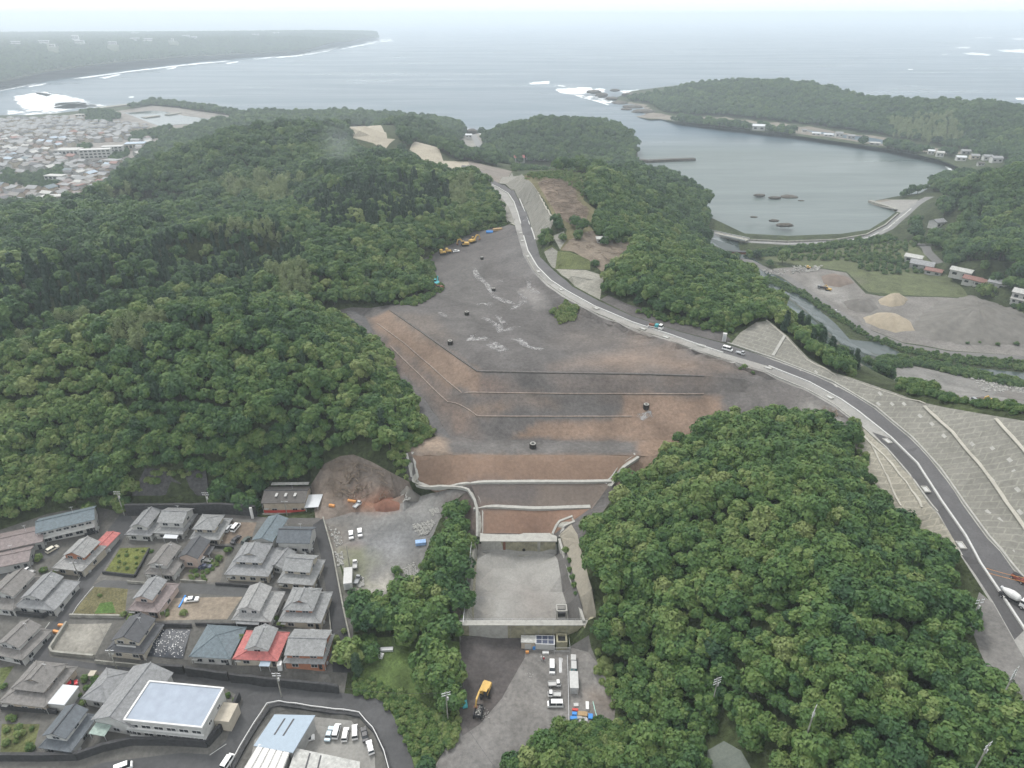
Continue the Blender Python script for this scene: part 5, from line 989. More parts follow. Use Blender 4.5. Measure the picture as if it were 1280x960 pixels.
pole('i', 1002, 938, 15, 'utility pole poking through the wood near the bottom right', 3, .9); pole('j', 1244, 888, 14, 'many-armed utility pole beside the gravel lot at the right edge', 4, .6); pole('k', 1207, 985, 15, 'utility pole cut by the bottom edge in the right wood', 2, .5); pole('l', 1210, 785, 10, 'utility pole at the rim of the wood opposite the mixer truck', 2, .2); pole('m', 888, 892, 14, 'utility pole in the gap of trees right of the work yard', 3, .4); pole('n', 437, 708, 9, 'single light pole in the grey gravel yard', 0); pole('o', 501, 735, 6, 'short white post beside the rubble heap', 0)
def wire(name, label, a, b, sag=1.2, r=.03):
    m = MB(); pr = a; n = 10
    for k in range(1, n + 1):
        t = k / n; q = a.lerp(b, t) - Vector((0, 0, sag * 4 * t * (1 - t))); m.tube(pr - a, q - a, r, r, 4, cap=False); pr = q
    o = m.build(name, M_DARK); o.location = a; tag(o, label, 'wire')
wire('power_line', 'power line from the main street pole to the retaining wall pole', POLES['a'], POLES['b']); wire('power_line', 'power line from the retaining wall pole to the warehouse pole', POLES['b'], POLES['c']); wire('power_line', 'power line over the lower street to the corner house pole', POLES['f'], POLES['g'], 1.8); wire('power_line', 'power line from the work yard pole down the left grass edge', POLES['h'], P(545, 975, 14), 1); wire('power_line', 'power line from the work yard pole across the gravel yard', POLES['h'], P(640, 985, 18), 2); wire('power_line', 'power line through the right wood between two poles', POLES['i'], POLES['m'], 2)
wire('power_line', 'power line across the cross street between two house poles', POLES['e'], POLES['d'], 1.5); wire('power_line', 'power line down the main street from its top pole', POLES['a'], POLES['e'], 1.8); wire('power_line', 'power line from the corner house pole up the main street', POLES['g'], POLES['e'], 2.2); wire('power_line', 'power line leaving the lower street pole to the right', POLES['f'], POLES['h'], 3)
for k, (x, y) in enumerate(((1226, 726), (1229, 732))):
    wire('warning_rope', 'orange warning rope over the right road, ' + ('the farther of two' if k == 0 else 'the nearer of two'), G(x, y) + Vector((0, 0, 4.5)), G(1288 + k * 6, y + 15) + Vector((0, 0, 4.5)), .3, .06)
for o in [o for o in bpy.data.objects if o.name.startswith('warning_rope')]: o.data.materials[0] = M_ORANGE

for pts in ([(117,733),(96,758),(90,768)], [(62,778),(48,797)], [(134,664),(115,697),(97,727)], [(262,944),(283,930)]): decal('street_line', pts, .16, (.42,.42,.40), 'conc', .05)
# ---------------------------------------------------------------- houses
def tile_mat(name, col, rows=3.2, var=.3, axis='X', depth=.35, spots=0.0, rough=.65):
    m, nt, bs = node_mat(name); tc = N(nt, 'ShaderNodeTexCoord'); geo = N(nt, 'ShaderNodeNewGeometry'); vec = tc.outputs['Object']
    f = noise(nt, 1.1, 5, .65, vec); f3 = noise(nt, 5.5, 2, .5, vec); w = N(nt, 'ShaderNodeTexWave', wave_type='BANDS', bands_direction=axis); w.inputs['Scale'].default_value = rows; w.inputs['Distortion'].default_value = .3; nt.links.new(vec, w.inputs['Vector'])
    c = ramp(nt, f, [(.3, tuple(x * (1 - var) for x in col)), (.7, tuple(min(1, x * (1 + var)) for x in col))])
    c = mixc(nt, 1.0, c, ramp(nt, w.outputs['Fac'], [(.0, (1 - depth,) * 3), (.5, (1, 1, 1))]), 'MULTIPLY')
    if spots: c = mixc(nt, 1.0, c, ramp(nt, f3, [(.28, (1 - spots,) * 3), (.36, (1, 1, 1))]), 'MULTIPLY')
    nt.links.new(c, bs.inputs['Base Color']); bs.inputs['Roughness'].default_value = rough
    bn = N(nt, 'ShaderNodeBump'); bn.inputs['Strength'].default_value = .5; bn.inputs['Distance'].default_value = .06; nt.links.new(w.outputs['Fac'], bn.inputs['Height']); nt.links.new(bn.outputs[0], bs.inputs['Normal']); return m
RF = dict(grey=tile_mat('grey_roof_tiles', (.24,.245,.25), spots=.0), spot=tile_mat('weathered_roof_tiles', (.25,.255,.255), spots=.6), dark=tile_mat('dark_roof_tiles', (.075,.078,.085)), grey2=tile_mat('light_grey_tiles', (.29,.29,.285)), grey3=tile_mat('brownish_grey_tiles', (.19,.18,.17)), rust=tile_mat('rust_sheet_roof', (.22,.11,.09), rows=1.5), slate=tile_mat('slate_roof', (.10,.115,.13), rows=2.0), teal=tile_mat('blue_grey_roof', (.13,.165,.185), rows=2.2), red=tile_mat('red_roof_sheet', (.42,.13,.12), rows=1.5), pink=tile_mat('brownish_roof', (.20,.165,.16), rows=1.6), brown=tile_mat('dark_brown_sheet_roof', (.085,.078,.072), rows=1.4), white=tile_mat('white_sheet_roof', (.54,.56,.58), rows=1.0, depth=.12, var=.06), blue=tile_mat('pale_blue_sheet_roof', (.33,.40,.47), rows=1.6, depth=.18, var=.06), pale=tile_mat('pale_grey_sheet_roof', (.40,.40,.38), rows=1.4, depth=.2), green=tile_mat('pale_green_roof', (.30,.38,.34), rows=1.8))
WL = dict(white=simple('white_wall', (.46,.46,.445), .8, var=.07, scale=.5, dirt=.25), cream=simple('cream_wall', (.43,.39,.32), .8, var=.08, scale=.5, dirt=.25), beige=simple('beige_wall', (.42,.36,.29), .8, var=.1, scale=.5, dirt=.3), pink=simple('pinkish_wall', (.48,.38,.33), .8, var=.08, scale=.5, dirt=.2), brick=simple('brick_red_wall', (.33,.15,.09), .85, var=.15, scale=2, dirt=.2), grey=simple('grey_wall', (.36,.36,.35), .8, var=.1, scale=.5, dirt=.3), timber=simple('dark_timber_wall', (.15,.10,.07), .85, var=.2, scale=1))
def gable(m, mw, cx, cy, w, d, z, axis, pitch, ov=.55, th=.18):
    """roof slab pair; w,d footprint, ridge along axis; gable triangles go to the wall mesh"""
    lw, lr = (d, w) if axis == 'x' else (w, d); hw = lw / 2 + ov; hl = lr / 2 + ov; rise = hw * pitch; z0 = z - ov * pitch
    prof = [(-hw, z0), (0, z0 + rise), (hw, z0), (hw, z0 + th), (0, z0 + rise + th * 1.15), (-hw, z0 + th)]
    def put(mm, pr, l0, l1):
        n = len(pr); vs = []
        for l in (l0, l1):
            for a, zz in pr: vs.append((cx + l, cy + a, zz) if axis == 'x' else (cx + a, cy + l, zz))
        mm.add(vs, [tuple(range(n - 1, -1, -1)), tuple(range(n, 2 * n))] + [(k, (k + 1) % n, n + (k + 1) % n, n + k) for k in range(n)])
    # two slabs (convex each) so caps stay planar
    put(m, [prof[0], prof[1], prof[4], prof[5]], -hl, hl); put(m, [prof[1], prof[2], prof[3], prof[4]], -hl, hl)
    if mw is not None: put(mw, [(-lw / 2 + .02, z - .01), (lw / 2 - .02, z - .01), (0, z + (lw / 2 - .02) * pitch - .02)], -lr / 2 + .02, lr / 2 - .02)
    rl = hl + .05; zt = z0 + rise + th; c = ((cx, cy, zt + .08), (2 * rl, .34, .26)) if axis == 'x' else ((cx, cy, zt + .08), (.34, 2 * rl, .26)); return [c]
def frustum(m, cx, cy, w, d, z, wi, di, rise, ov=.6, th=.16, ix=0, iy=0):
    a = [(-w / 2 - ov, -d / 2 - ov), (w / 2 + ov, -d / 2 - ov), (w / 2 + ov, d / 2 + ov), (-w / 2 - ov, d / 2 + ov)]; b = [(ix - wi / 2, iy - di / 2), (ix + wi / 2, iy - di / 2), (ix + wi / 2, iy + di / 2), (ix - wi / 2, iy + di / 2)]
    z0 = z - .12
    for k in range(4):
        k2 = (k + 1) % 4; p = [(*a[k], z0), (*a[k2], z0), (*b[k2], z0 + rise), (*b[k], z0 + rise)]; p = [(cx + q[0], cy + q[1], q[2]) for q in p]; m.hexa([(x, y, zz) for x, y, zz in p] + [(x, y, zz + th) for x, y, zz in p])
    return [((cx + (a[k][0] + b[k][0]) / 2, cy + (a[k][1] + b[k][1]) / 2, z0 + rise / 2 + th), None, (cx + a[k][0], cy + a[k][1], z0 + th), (cx + b[k][0], cy + b[k][1], z0 + rise + th)) for k in range(4)]
def window(e, c, w, hgt, face, frame=None, sill=True):
    """face: 'f' front (-y), 'b', 'l', 'r'"""
    fx = {'f': (0, -1), 'b': (0, 1), 'l': (-1, 0), 'r': (1, 0)}[face]; dx, dy = (w, .12) if fx[1] else (.12, w)
    m = MB(); t = .09
    for s in (-1, 1):
        m.box((c[0] + (s * (w / 2) if fx[1] else fx[0] * .03), c[1] + (fx[1] * .03 if fx[1] else s * (w / 2)), c[2]), (t if fx[1] else .14, .14 if fx[1] else t, hgt + t))
        m.box((c[0] + fx[0] * .03, c[1] + fx[1] * .03, c[2] + s * hgt / 2), (dx - t if fx[1] else .14, .14 if fx[1] else dy - t, t))
    if w > 1.3: m.box((c[0] + fx[0] * .03, c[1] + fx[1] * .03, c[2]), (t * .8 if fx[1] else .15, .15 if fx[1] else t * .8, hgt - t))
    o = m.build('window', frame or M_GALV, e)
    MB().box((c[0] + fx[0] * .015, c[1] + fx[1] * .015, c[2]), (w - t if fx[1] else .1, .1 if fx[1] else w - t, hgt - t)).build('pane', M_GLASS, o); return o
def ridge_mesh(m, caps):
    for c in caps:
        if c[1] is None: m.tube(c[2], c[3], .16, .16, 6)
        else: m.box(c[0], c[1])
def house(label, px, py, W, D, rz=0.0, h1=2.9, up=None, roof='gable', axis='y', pitch=.48, rc='grey', rc2=None, wc='white', uc=None, wins=(2, 1, 1), cat='house', name='house', group='houses of the near village', porch=None, irim=False, balcony=False):
    """(px,py): foot of the front wall; up=(w,d,ox,oy,h) upper storey"""
    if rc == 'grey': rc = ('grey', 'grey2', 'grey3', 'grey')[int(px) % 4]
    f = G(px, py); cs, sn = math.cos(R(rz)), math.sin(R(rz)); c = Vector((f.x - sn * D / 2, f.y + cs * D / 2, f.z)); e = empty(name, c, R(rz), label, cat, group)
    zs = [h(c.x + (a * cs - b * sn), c.y + (a * sn + b * cs)) for a in (-W / 2, W / 2) for b in (-D / 2, D / 2)]; lo = min(zs + [c.z]) - c.z - .4
    wm = MB(); wm.box((0, 0, (h1 + lo) / 2), (W, D, h1 - lo)); caps = []; rm = MB(); r2 = None
    top = None
    if up:
        w, d, ox, oy, hh = up; r2 = MB(); um = MB(); um.box((ox, oy, h1 + hh / 2 - .01), (w, d, hh + .02)); caps2 = frustum(r2, 0, 0, W, D, h1, w, d, max(.55, .42 * max((W - w) / 2, (D - d) / 2)), ix=ox, iy=oy)
        if irim: caps += frustum(rm, ox, oy, w, d, h1 + hh, w * .62, d * .62, .36 * w * .19 * 2, .7); zt = h1 + hh + .36 * w * .38 - .2; caps += gable(rm, um, ox, oy, w * .62 - .4, d * .62 - .2, zt, axis, pitch, .35)
        elif roof == 'hip':
            lx, ly = (w - d, .1) if w > d else (.1, d - w); caps += frustum(rm, ox, oy, w, d, h1 + hh, max(lx, .1), max(ly, .1), min(w, d) / 2 * pitch)
        else: caps += gable(rm, um, ox, oy, w, d, h1 + hh, axis, pitch)
        ridge_mesh(r2, caps2); um.build('upper_wall', WL[uc or wc], e); r2.build('lower_roof', RF[rc2 or rc], e)
    elif roof == 'hip':
        lx, ly = (W - D, .1) if W > D else (.1, D - W); caps += frustum(rm, 0, 0, W, D, h1, max(lx, .1), max(ly, .1), min(W, D) / 2 * pitch)
    elif irim:
        caps += frustum(rm, 0, 0, W, D, h1, W * .62, D * .62, .36 * W * .38, .9); caps += gable(rm, wm, 0, 0, W * .62 - .4, D * .62 - .2, h1 + .36 * W * .38 - .2, axis, pitch, .35)
    elif roof == 'flat': rm.box((0, 0, h1 + .15), (W + .5, D + .5, .3))
    else: caps += gable(rm, wm, 0, 0, W, D, h1, axis, pitch)
    wm.build('wall', WL[wc], e); ro = rm.build('roof', RF[rc], e)
    if caps: q = MB(); ridge_mesh(q, caps); q.build('ridge', RF['dark'] if rc in ('dark', 'slate', 'brown') else RF['grey'] if rc == 'spot' else RF[rc], ro)
    nf, nl, nr = wins
    for k in range(nf): window(e, (-W / 2 + (k + .5) * W / nf, -D / 2 - .02, 1.45), min(1.8, W / nf * .55), 1.3, 'f')
    for k in range(nr): window(e, (W / 2 + .02, -D / 2 + (k + .5) * D / nr, 1.45), min(1.6, D / nr * .5), 1.2, 'r')
    for k in range(nl): window(e, (-W / 2 - .02, -D / 2 + (k + .5) * D / nl, 1.45), min(1.6, D / nl * .5), 1.2, 'l')
    if W > 6: dm = MB().box((W * .5 - 1.0, -D / 2 - .04, 1.0), (.95, .12, 2.0)).build('door', M_DARK, e); MB().box((W * .5 - .68, -D / 2 - .12, 1.0), (.06, .08, .25)).build('handle', M_GALV, dm)
    if up:
        w, d, ox, oy, hh = up; n2 = 2 if w > 6 else 1
        for k in range(n2): window(e, (ox - w / 2 + (k + .5) * w / n2, oy - d / 2 - .02, h1 + hh * .62), min(1.9, w / n2 * .5), min(1.1, hh * .45), 'f')
        window(e, (ox + w / 2 + .02, oy, h1 + hh * .62), 1.5, min(1.1, hh * .45), 'r'); window(e, (ox - w / 2 - .02, oy, h1 + hh * .62), 1.5, min(1.1, hh * .45), 'l')
        if balcony:
            m = MB(); m.box((ox, oy - d / 2 - .6, h1 + .75), (w * .8, .1, .8)); m.box((ox, oy - d / 2 - .35, h1 + .3), (w * .8, .6, .12)); m.build('balcony', WL['white'], e)
    sd = random.Random(int(px * 31 + py)); 
    m = MB(); m.box((W / 2 + .3, -D * .3, .35), (.4, .85, .65)); m.build('air_conditioner', M_GALV, e)
    if W > 8 and sd.random() < .8: m = MB(); m.box((-W / 2 + 1.0, -D / 2 - .5, 2.3), (1.6, .9, .08)); m.build('door_hood', RF['pale'], e)
    if W > 8 and sd.random() < .7:
        m = MB(); zt = (h1 + (up[4] if up else 0)) + 2.2; m.tube((W * .12, D * .2, zt - 1.5), (W * .12, D * .2, zt + 1.4), .05, n=5); m.box((W * .12, D * .2, zt + 1.3), (1.3, .05, .05)); m.box((W * .12, D * .2, zt + 1.0), (.9, .05, .05)); m.build('aerial', M_GALV, e)
    m = MB()
    for sx in (-1, 1): m.box((sx * (W / 2 + .35), -D / 2 - .2, h1 / 2 - .1), (.09, .09, h1 - .2))
    m.build('downpipe', M_GREY, e)
    if porch: # small extra roof: (cx, cy, w, d, z, colour)
        x, y, w, d, z, col = porch; m = MB(); m.hexa([(x - w / 2, y - d / 2, z - .35), (x + w / 2, y - d / 2, z - .35), (x + w / 2, y + d / 2, z), (x - w / 2, y + d / 2, z), (x - w / 2, y - d / 2, z - .2), (x + w / 2, y - d / 2, z - .2), (x + w / 2, y + d / 2, z + .15), (x - w / 2, y + d / 2, z + .15)]); m.build('porch_roof', RF[col], e)
        m = MB()
        for sx in (-1, 1): m.box((x + sx * (w / 2 - .15), y - d / 2 + .15, z / 2 - .25), (.12, .12, z - .3))
        m.build('porch_post', M_GALV, e)
    return e
hs = house
hs('grey-roofed house with two ridges at the top of the main street', 176, 676, 8.5, 11, -4, 3.0, (5.5, 9, 0, .5, 2.4), axis='y', rc='grey', wc='white', wins=(2, 1, 1))
hs('white house with a spotted roof sloping frontward, second from the corner', 213, 674, 10, 10, -4, 3.0, (8.5, 7.5, .3, 1, 3.0), axis='x', pitch=.42, rc='spot', wc='white', porch=(1.5, -6.2, 5, 2, 2.7, 'white'))
hs('pale house with a spotted hipped roof beside the four parked cars', 258, 681, 9.5, 10.5, -3, 2.9, (7, 7, -.6, .4, 2.5), roof='hip', axis='x', rc='spot', wc='cream')
hs('white house with a grey ridge roof just right of the triangular grass plot', 202, 725, 9, 10.5, -5, 2.9, (5.6, 8.5, -.8, .5, 2.5), axis='y', rc='grey', wc='white')
hs('narrow pinkish house with a near-black roof', 239, 709, 6, 8, -6, 4.6, None, axis='y', rc='dark', wc='pink', wins=(1, 1, 2), porch=(4, 1.5, 2.4, 4, 2.8, 'dark'))
hs('beige house with a grey ridge roof above the lower weedy plot', 183, 771, 9, 11, -6, 2.9, (5.4, 7.5, -1.0, .6, 2.5), axis='y', rc='grey', rc2='pink', wc='pink')
hs('tall beige house with a dark roof beside the gravel corner plot', 161, 823, 10.5, 10, -6, 3.2, (7.4, 8, -.3, .6, 2.6), axis='y', rc='dark', wc='cream', balcony=True)
hs('white bungalow under a wide blue-grey hipped roof', 266, 830, 11, 10.5, -4, 3.3, None, roof='hip', pitch=.5, rc='teal', wc='white', wins=(3, 1, 2))
hs('house with a bright red lower roof and a grey gabled upper storey', 322, 832, 12, 9, -3, 3.0, (6, 7, .2, .5, 2.4), axis='y', rc='spot', rc2='red', wc='cream', uc='white', porch=(3, -5.6, 3, 1.6, 2.5, 'blue'))
hs('house with brick-red walls and a spotted grey roof at the lane corner', 382, 836, 11, 9.5, -2, 2.9, (10.2, 8.4, .1, .2, 2.3), axis='x', pitch=.36, rc='spot', wc='brick', uc='brick')
hs('white house with a long grey ridge roof left of the flared roof by the lane', 317, 783, 11, 11, -4, 2.9, (6.2, 9, -1.2, .6, 2.5), axis='y', rc='grey', wc='white', porch=(-1, -6.1, 7, 1.6, 2.6, 'grey'))
hs('house with a flared grey gablet roof by the dark lane', 377, 785, 12, 11.5, -3, 3.0, (8, 8, -1, .8, 2.3), axis='y', irim=True, rc='spot', wc='cream', uc='brick')
hs('largest house, with sweeping grey gablet roofs, in the upper row', 311, 727, 13.5, 12.5, -4, 3.2, (8.5, 8, -.5, 1.2, 2.5), axis='y', irim=True, rc='grey', wc='cream', wins=(4, 2, 2))
hs('cream house with a spotted roof and a small front gable at the lane bend', 371, 737, 11, 10.5, -6, 3.0, (8.2, 7, -.4, 1.2, 2.5), axis='x', rc='spot', wc='cream', wins=(3, 1, 1))
hs('tiny link building with a grey roof between the two large upper houses', 347, 716, 4.6, 7.5, -14, 2.8, None, axis='y', rc='grey', wc='white', wins=(1, 0, 0), cat='outbuilding', name='outbuilding')
hs('tall white house with a smooth blue-grey roof beside the dark-slated house', 332, 690, 6.4, 11.5, -8, 5.4, None, axis='y', pitch=.36, rc='teal', wc='white', wins=(1, 1, 2), porch=(0, -6.6, 6, 2.2, 3.6, 'slate'))
hs('white house with a black slate roof below the warehouse', 369, 691, 10.5, 7.5, -2, 4.9, None, axis='x', pitch=.55, rc='slate', wc='white', wins=(3, 1, 1))
# warehouse with canopy
e = hs('pale warehouse with a dark sheet roof and a white side canopy', 357, 641, 15, 9, 1, 5.0, None, axis='x', pitch=.38, rc='brown', wc='beige', wins=(2, 0, 0), cat='warehouse', name='warehouse', group=None)
MB().box((-.2, -4.56, .75), (15.05, .2, 1.1)).build('red_band', M_RED, e); m = MB(); m.hexa([(7.6, -5.6, 3.0), (12.6, -5.2, 3.0), (12.9, 1.4, 3.7), (7.6, 1.2, 3.7), (7.6, -5.6, 3.15), (12.6, -5.2, 3.15), (12.9, 1.4, 3.85), (7.6, 1.2, 3.85)]); m.build('canopy', RF['white'], e)
m = MB()
for x, y in ((12.2, -4.9), (12.4, 1.0), (8, -5.2)): m.box((x, y, 1.4), (.15, .15, 3.4))
m.build('canopy_post', M_GALV, e); MB().box((0, -5.4, -.4), (16.5, 1.4, 1.2)).build('plinth', M_OLDC, e)
MB().box((0, 5.3, 6.0), (14, 1.6, .15)).build('lean_to_roof', RF['pale'], e)
for k in range(3): MB().box((-3 + k * 3.4, -1.9, 6.45), (.9, 2.2, .12), 0).build('skylight', M_GREY, e)
# left block
e = hs('long white two-storey building with a sleek grey roof at the left edge of the wood', 88, 672, 17, 7.5, 24, 5.6, None, axis='x', pitch=.42, rc='teal', wc='white', wins=(0, 1, 1), cat='building', name='building', group=None)
for k in range(7): window(e, (-7 + k * 2.3, -3.77, 4.3), 1.7, .9, 'f')
for k in range(5): window(e, (-6.4 + k * 3.2, -3.77, 1.5), 2.2, 1.6, 'f')
MB().box((0, -4.4, 2.85), (16.6, 1.3, .2)).build('balcony', WL['white'], e)
hs('upper of the two low sheds with brownish roofs at the left edge', 26, 692, 14, 9, 22, 3.4, None, axis='x', pitch=.28, rc='pink', wc='grey', wins=(2, 0, 1), cat='shed', name='shed', group=None)
hs('lower of the two low sheds with brownish roofs at the left edge', 8, 716, 14, 8, 20, 3.2, None, axis='x', pitch=.26, rc='pink', wc='grey', wins=(2, 0, 1), cat='shed', name='shed', group=None)
hs('red-trimmed house with a grey gabled roof left of the main street', 89, 719, 10, 11, -8, 3.0, (7, 7, .2, 1.6, 2.4), axis='y', irim=False, rc='grey', wc='cream', uc='brick')
hs('bright white house with a stepped grey roof, lower left of the main street', 48, 768, 12.5, 11, -6, 3.0, (6.2, 9, -1.5, .7, 2.3), axis='y', rc='grey', wc='white', wins=(3, 1, 2))
hs('grey-roofed house cut by the left edge above the white stepped house', -2, 768, 12, 13, -6, 3.1, (7, 9, 1, 1, 2.5), axis='y', rc='grey', wc='white')
hs('pale house with a greenish grey roof at the left edge beside the street', 14, 828, 10, 10, -12, 3.0, (6.5, 7.5, -.5, .6, 2.3), axis='y', rc='grey', wc='white', wins=(2, 1, 2))
hs('large house with a flared temple-like grey roof at the lower left', 34, 889, 12.5, 12, -7, 3.4, (8.4, 8, .2, 1, 2.0), axis='y', irim=True, rc='grey', wc='beige', wins=(3, 1, 2))
e = hs('small white flat-roofed box shed beside the red car', 74, 889, 5, 5.5, -6, 3.0, None, roof='flat', rc='white', wc='white', wins=(0, 0, 0), cat='shed', name='shed', group=None)
hs('white house with a charcoal gabled roof in the bottom left corner', 75, 944, 8, 9.5, -8, 3.0, (5.6, 7.6, -.9, .8, 2.4), axis='y', rc='slate', wc='white')
hs('big plain building with long pale grey roofs beside the blue flat roof', 148, 916, 11.5, 16, -10, 4.6, None, axis='y', pitch=.45, rc='grey', wc='white', wins=(3, 1, 1), porch=(-3.2, -9.6, 4.6, 3, 3.0, 'green'))
hs('lower hipped wing with a grey roof on the street side of the big plain building', 123, 884, 6.5, 9, -10, 3.4, None, roof='hip', rc='grey', wc='white', wins=(1, 1, 0), cat='outbuilding', name='outbuilding')
hs('small open carport with a red roof beside the white street car', 126, 692, 4.2, 7.5, -8, 2.6, None, axis='y', pitch=.12, rc='red', wc='grey', wins=(0, 0, 0), cat='carport', name='carport', group=None)
# flat-roofed block
f = G(212, 926); D_, W_ = 11.5, 21.0; rz = R(-6); c = f + Vector((-math.sin(rz) * D_ / 2, math.cos(rz) * D_ / 2, 0)); e = empty('office_block', c, rz, 'white two-storey block with a flat pale blue roof and rows of windows', 'building'); Hh = 7.0
MB().box((0, 0, Hh / 2 - .5), (W_, D_, Hh + 1)).build('wall', WL['white'], e); rr = MB().box((0, 0, Hh + .06), (W_ - .1, D_ - .1, .12)).build('roof', simple('pale_blue_roof_coating', (.27,.31,.37), .6, var=.12, scale=.3), e)
m = MB(); m.box((0, -D_ / 2 - .05, Hh + .2), (W_ + .5, .4, .4)); m.box((0, D_ / 2 + .05, Hh + .2), (W_ + .5, .4, .4)); m.box((-W_ / 2 - .05, 0, Hh + .2), (.5, D_ - .44, .5)); m.box((W_ / 2 + .05, 0, Hh + .2), (.5, D_ - .44, .5)); m.build('parapet', M_WHITE, rr)
for z in (1.9, 5.0):
    for k in range(6): window(e, (-8.6 + k * 3.45, -D_ / 2 - .02, z), 2.5, 1.2, 'f', M_WHITE)
    m = MB(); m.box((0, -D_ / 2 - .2, z - .85), (W_, .36, .3)); m.build('sill_band', M_WHITE, e)
for k in range(2): window(e, (W_ / 2 + .02, -2.5 + k * 4.5, 4.6), 1.4, 1.1, 'r', M_WHITE)
MB().box((W_ / 2 + 2.2, 1.5, 1.6), (4.2, 5.5, 4)).build('annex', WL['cream'], e)
# workshop with three roofs
def slabroof(name, q, th, mat, par):
    vs = [Vector(v) - par.location for v in q]; return MB().hexa([v - Vector((0, 0, th)) for v in vs] + vs).build(name, mat, par)
a = [P(343,893,14.0), P(394,894,14.4), P(366,941,13.6), P(317,932,13.2)]; o0 = G(355, 935); e = empty('workshop', o0, 0, 'workshop shed with a bright pale blue sheet roof in the fenced yard', 'workshop'); ro = slabroof('roof', a, .25, RF['blue'], e)
def under(q, par, zlow, name, mat, shrink=.94):
    c = sum((Vector(v) for v in q), Vector()) / 4; t = [c + (Vector(v) - c) * shrink - Vector((0, 0, .3)) - par.location for v in q]; b = [Vector((v.x, v.y, zlow - par.location.z)) for v in t]; return MB().hexa(b + t).build(name, mat, par)
under(a, e, 7.8, 'wall', WL['grey'])
for k in range(2):
    t0 = a[0].lerp(a[1], .30 + k * .22); t1 = a[3].lerp(a[2], .30 + k * .22); s0, s1 = t0.lerp(t1, .12), t0.lerp(t1, .62); w = (a[1] - a[0]).normalized() * .45; q = [s0, s0 + w, s1 + w, s1]; q = [v + Vector((0, 0, .08)) for v in q]; slabroof('roof_slot', q, .12, M_DARK, e)
b = [P(323,930,13.2), P(362,941,13.4), P(345,985,12.6), P(300,968,12.4)]; e2 = empty('solar_building', G(330, 975), 0, 'building beside the workshop roofed with dark solar panels', 'building'); slabroof('roof', b, .25, RF['pale'], e2); under(b, e2, 7.8, 'wall', WL['grey'])
for k in range(5):
    s, t = k / 5 + .02, (k + 1) / 5 - .02; q = [b[0].lerp(b[1], s), b[0].lerp(b[1], t), b[3].lerp(b[2], t), b[3].lerp(b[2], s)]; q = [v + Vector((0, 0, .1)) for v in q]; slabroof('solar_panel', q, .06, simple('solar_panel_glass', (.022,.024,.035), .25, var=.15, spec=.5), e2)
d = [P(370,935,12.6), P(450,952,12.6), P(448,1000,12.0), P(350,992,12.0)]; e3 = empty('storage_hall', G(410, 985), 0, 'low grey sheet-roofed hall in the foreground of the workshop yard', 'hall'); slabroof('roof', d, .25, RF['pale'], e3); under(d, e3, 7.8, 'wall', WL['grey'])
for k in range(2):
    t0 = d[0].lerp(d[1], .22 + k * .17); t1 = d[3].lerp(d[2], .22 + k * .17); w = (d[1] - d[0]).normalized() * .4; q = [t0.lerp(t1, .05), t0.lerp(t1, .05) + w, t0.lerp(t1, .7) + w, t0.lerp(t1, .7)]; slabroof('roof_slot', [v + Vector((0, 0, .08)) for v in q], .12, M_DARK, e3)
# sheeted plot with white stones
w = [Vector(p) for p in GP([(198,786),(239,787),(229,824),(182,821)])]; c = sum(w, Vector()) / 4; m = MB(); n = 8
grid_p = [[w[0].lerp(w[1], i / n).lerp(w[3].lerp(w[2], i / n), j / n) for i in range(n + 1)] for j in range(n + 1)]; zz = HX([(p.x, p.y) for r_ in grid_p for p in r_]); vs = [(p.x - c.x, p.y - c.y, zz[k] - c.z + .12 + random.uniform(0, .08)) for k, p in enumerate([p for r_ in grid_p for p in r_])]
o = mesh_obj('weed_sheet', vs, [(j * (n + 1) + i, j * (n + 1) + i + 1, (j + 1) * (n + 1) + i + 1, (j + 1) * (n + 1) + i) for j in range(n) for i in range(n)], simple('black_sheeting', (.022,.026,.035), .45, var=.3)); o.location = c; tag(o, 'black weed-proof sheeting held down on an empty plot', 'ground sheet')
q = rng.uniform(.03, .97, (170, 2)); m = MB()
for s, t in q:
    p = w[0].lerp(w[1], s).lerp(w[3].lerp(w[2], s), t) - c; r_ = random.uniform(.06, .15); m.box((p.x, p.y, h(p.x + c.x, p.y + c.y) - c.z + .24), (r_ * 2, r_ * 1.4, r_), random.uniform(0, 3))
o = m.build('weight_stones', M_WHITE); o.location = c; tag(o, kind='stuff', label='white stones scattered over black sheeting')
# ---------------------------------------------------------------- vehicles
_pc = {}
def paint(key):
    cols = dict(white=(.75,.75,.74), silver=(.45,.46,.47), black=(.03,.03,.035), red=(.55,.04,.05), ltblue=(.42,.52,.58), cream=(.62,.58,.48), dgreen=(.05,.07,.06), grey=(.25,.26,.27), navy=(.04,.05,.09))
    if key not in _pc: _pc[key] = simple('car_paint_' + key, cols[key], .3, 0, var=.04, spec=.5)
    return _pc[key]
def wheels(e, xs, y, r=.32, wd=.2):
    for x in xs:
        for s in (-1, 1):
            t = MB().tube((x, s * (y - wd), r), (x, s * y, r), r, n=10).build('wheel', M_BLACK, e); MB().tube((x, s * (y - .02), r), (x, s * (y + .02), r), r * .58, n=8).build('rim', M_GALV, t)
def lights(e, x, y, z):
    for s in (-1, 1): MB().box((x, s * y, z), (.08, .34, .18)).build('headlight', M_WHITE, e)
def cabin(x0, x1, z0, z1, y0, y1, rake0, rake1):
    return [(x0, -y0, z0), (x1, -y0, z0), (x1, y0, z0), (x0, y0, z0), (x0 + rake0, -y1, z1), (x1 - rake1, -y1, z1), (x1 - rake1, y1, z1), (x0 + rake0, y1, z1)]
def bev(o, w=.08):
    bm = bmesh.new(); bm.from_mesh(o.data); bmesh.ops.bevel(bm, geom=bm.edges[:], offset=w, segments=2, affect='EDGES', profile=.6); bm.to_mesh(o.data); bm.free(); return o
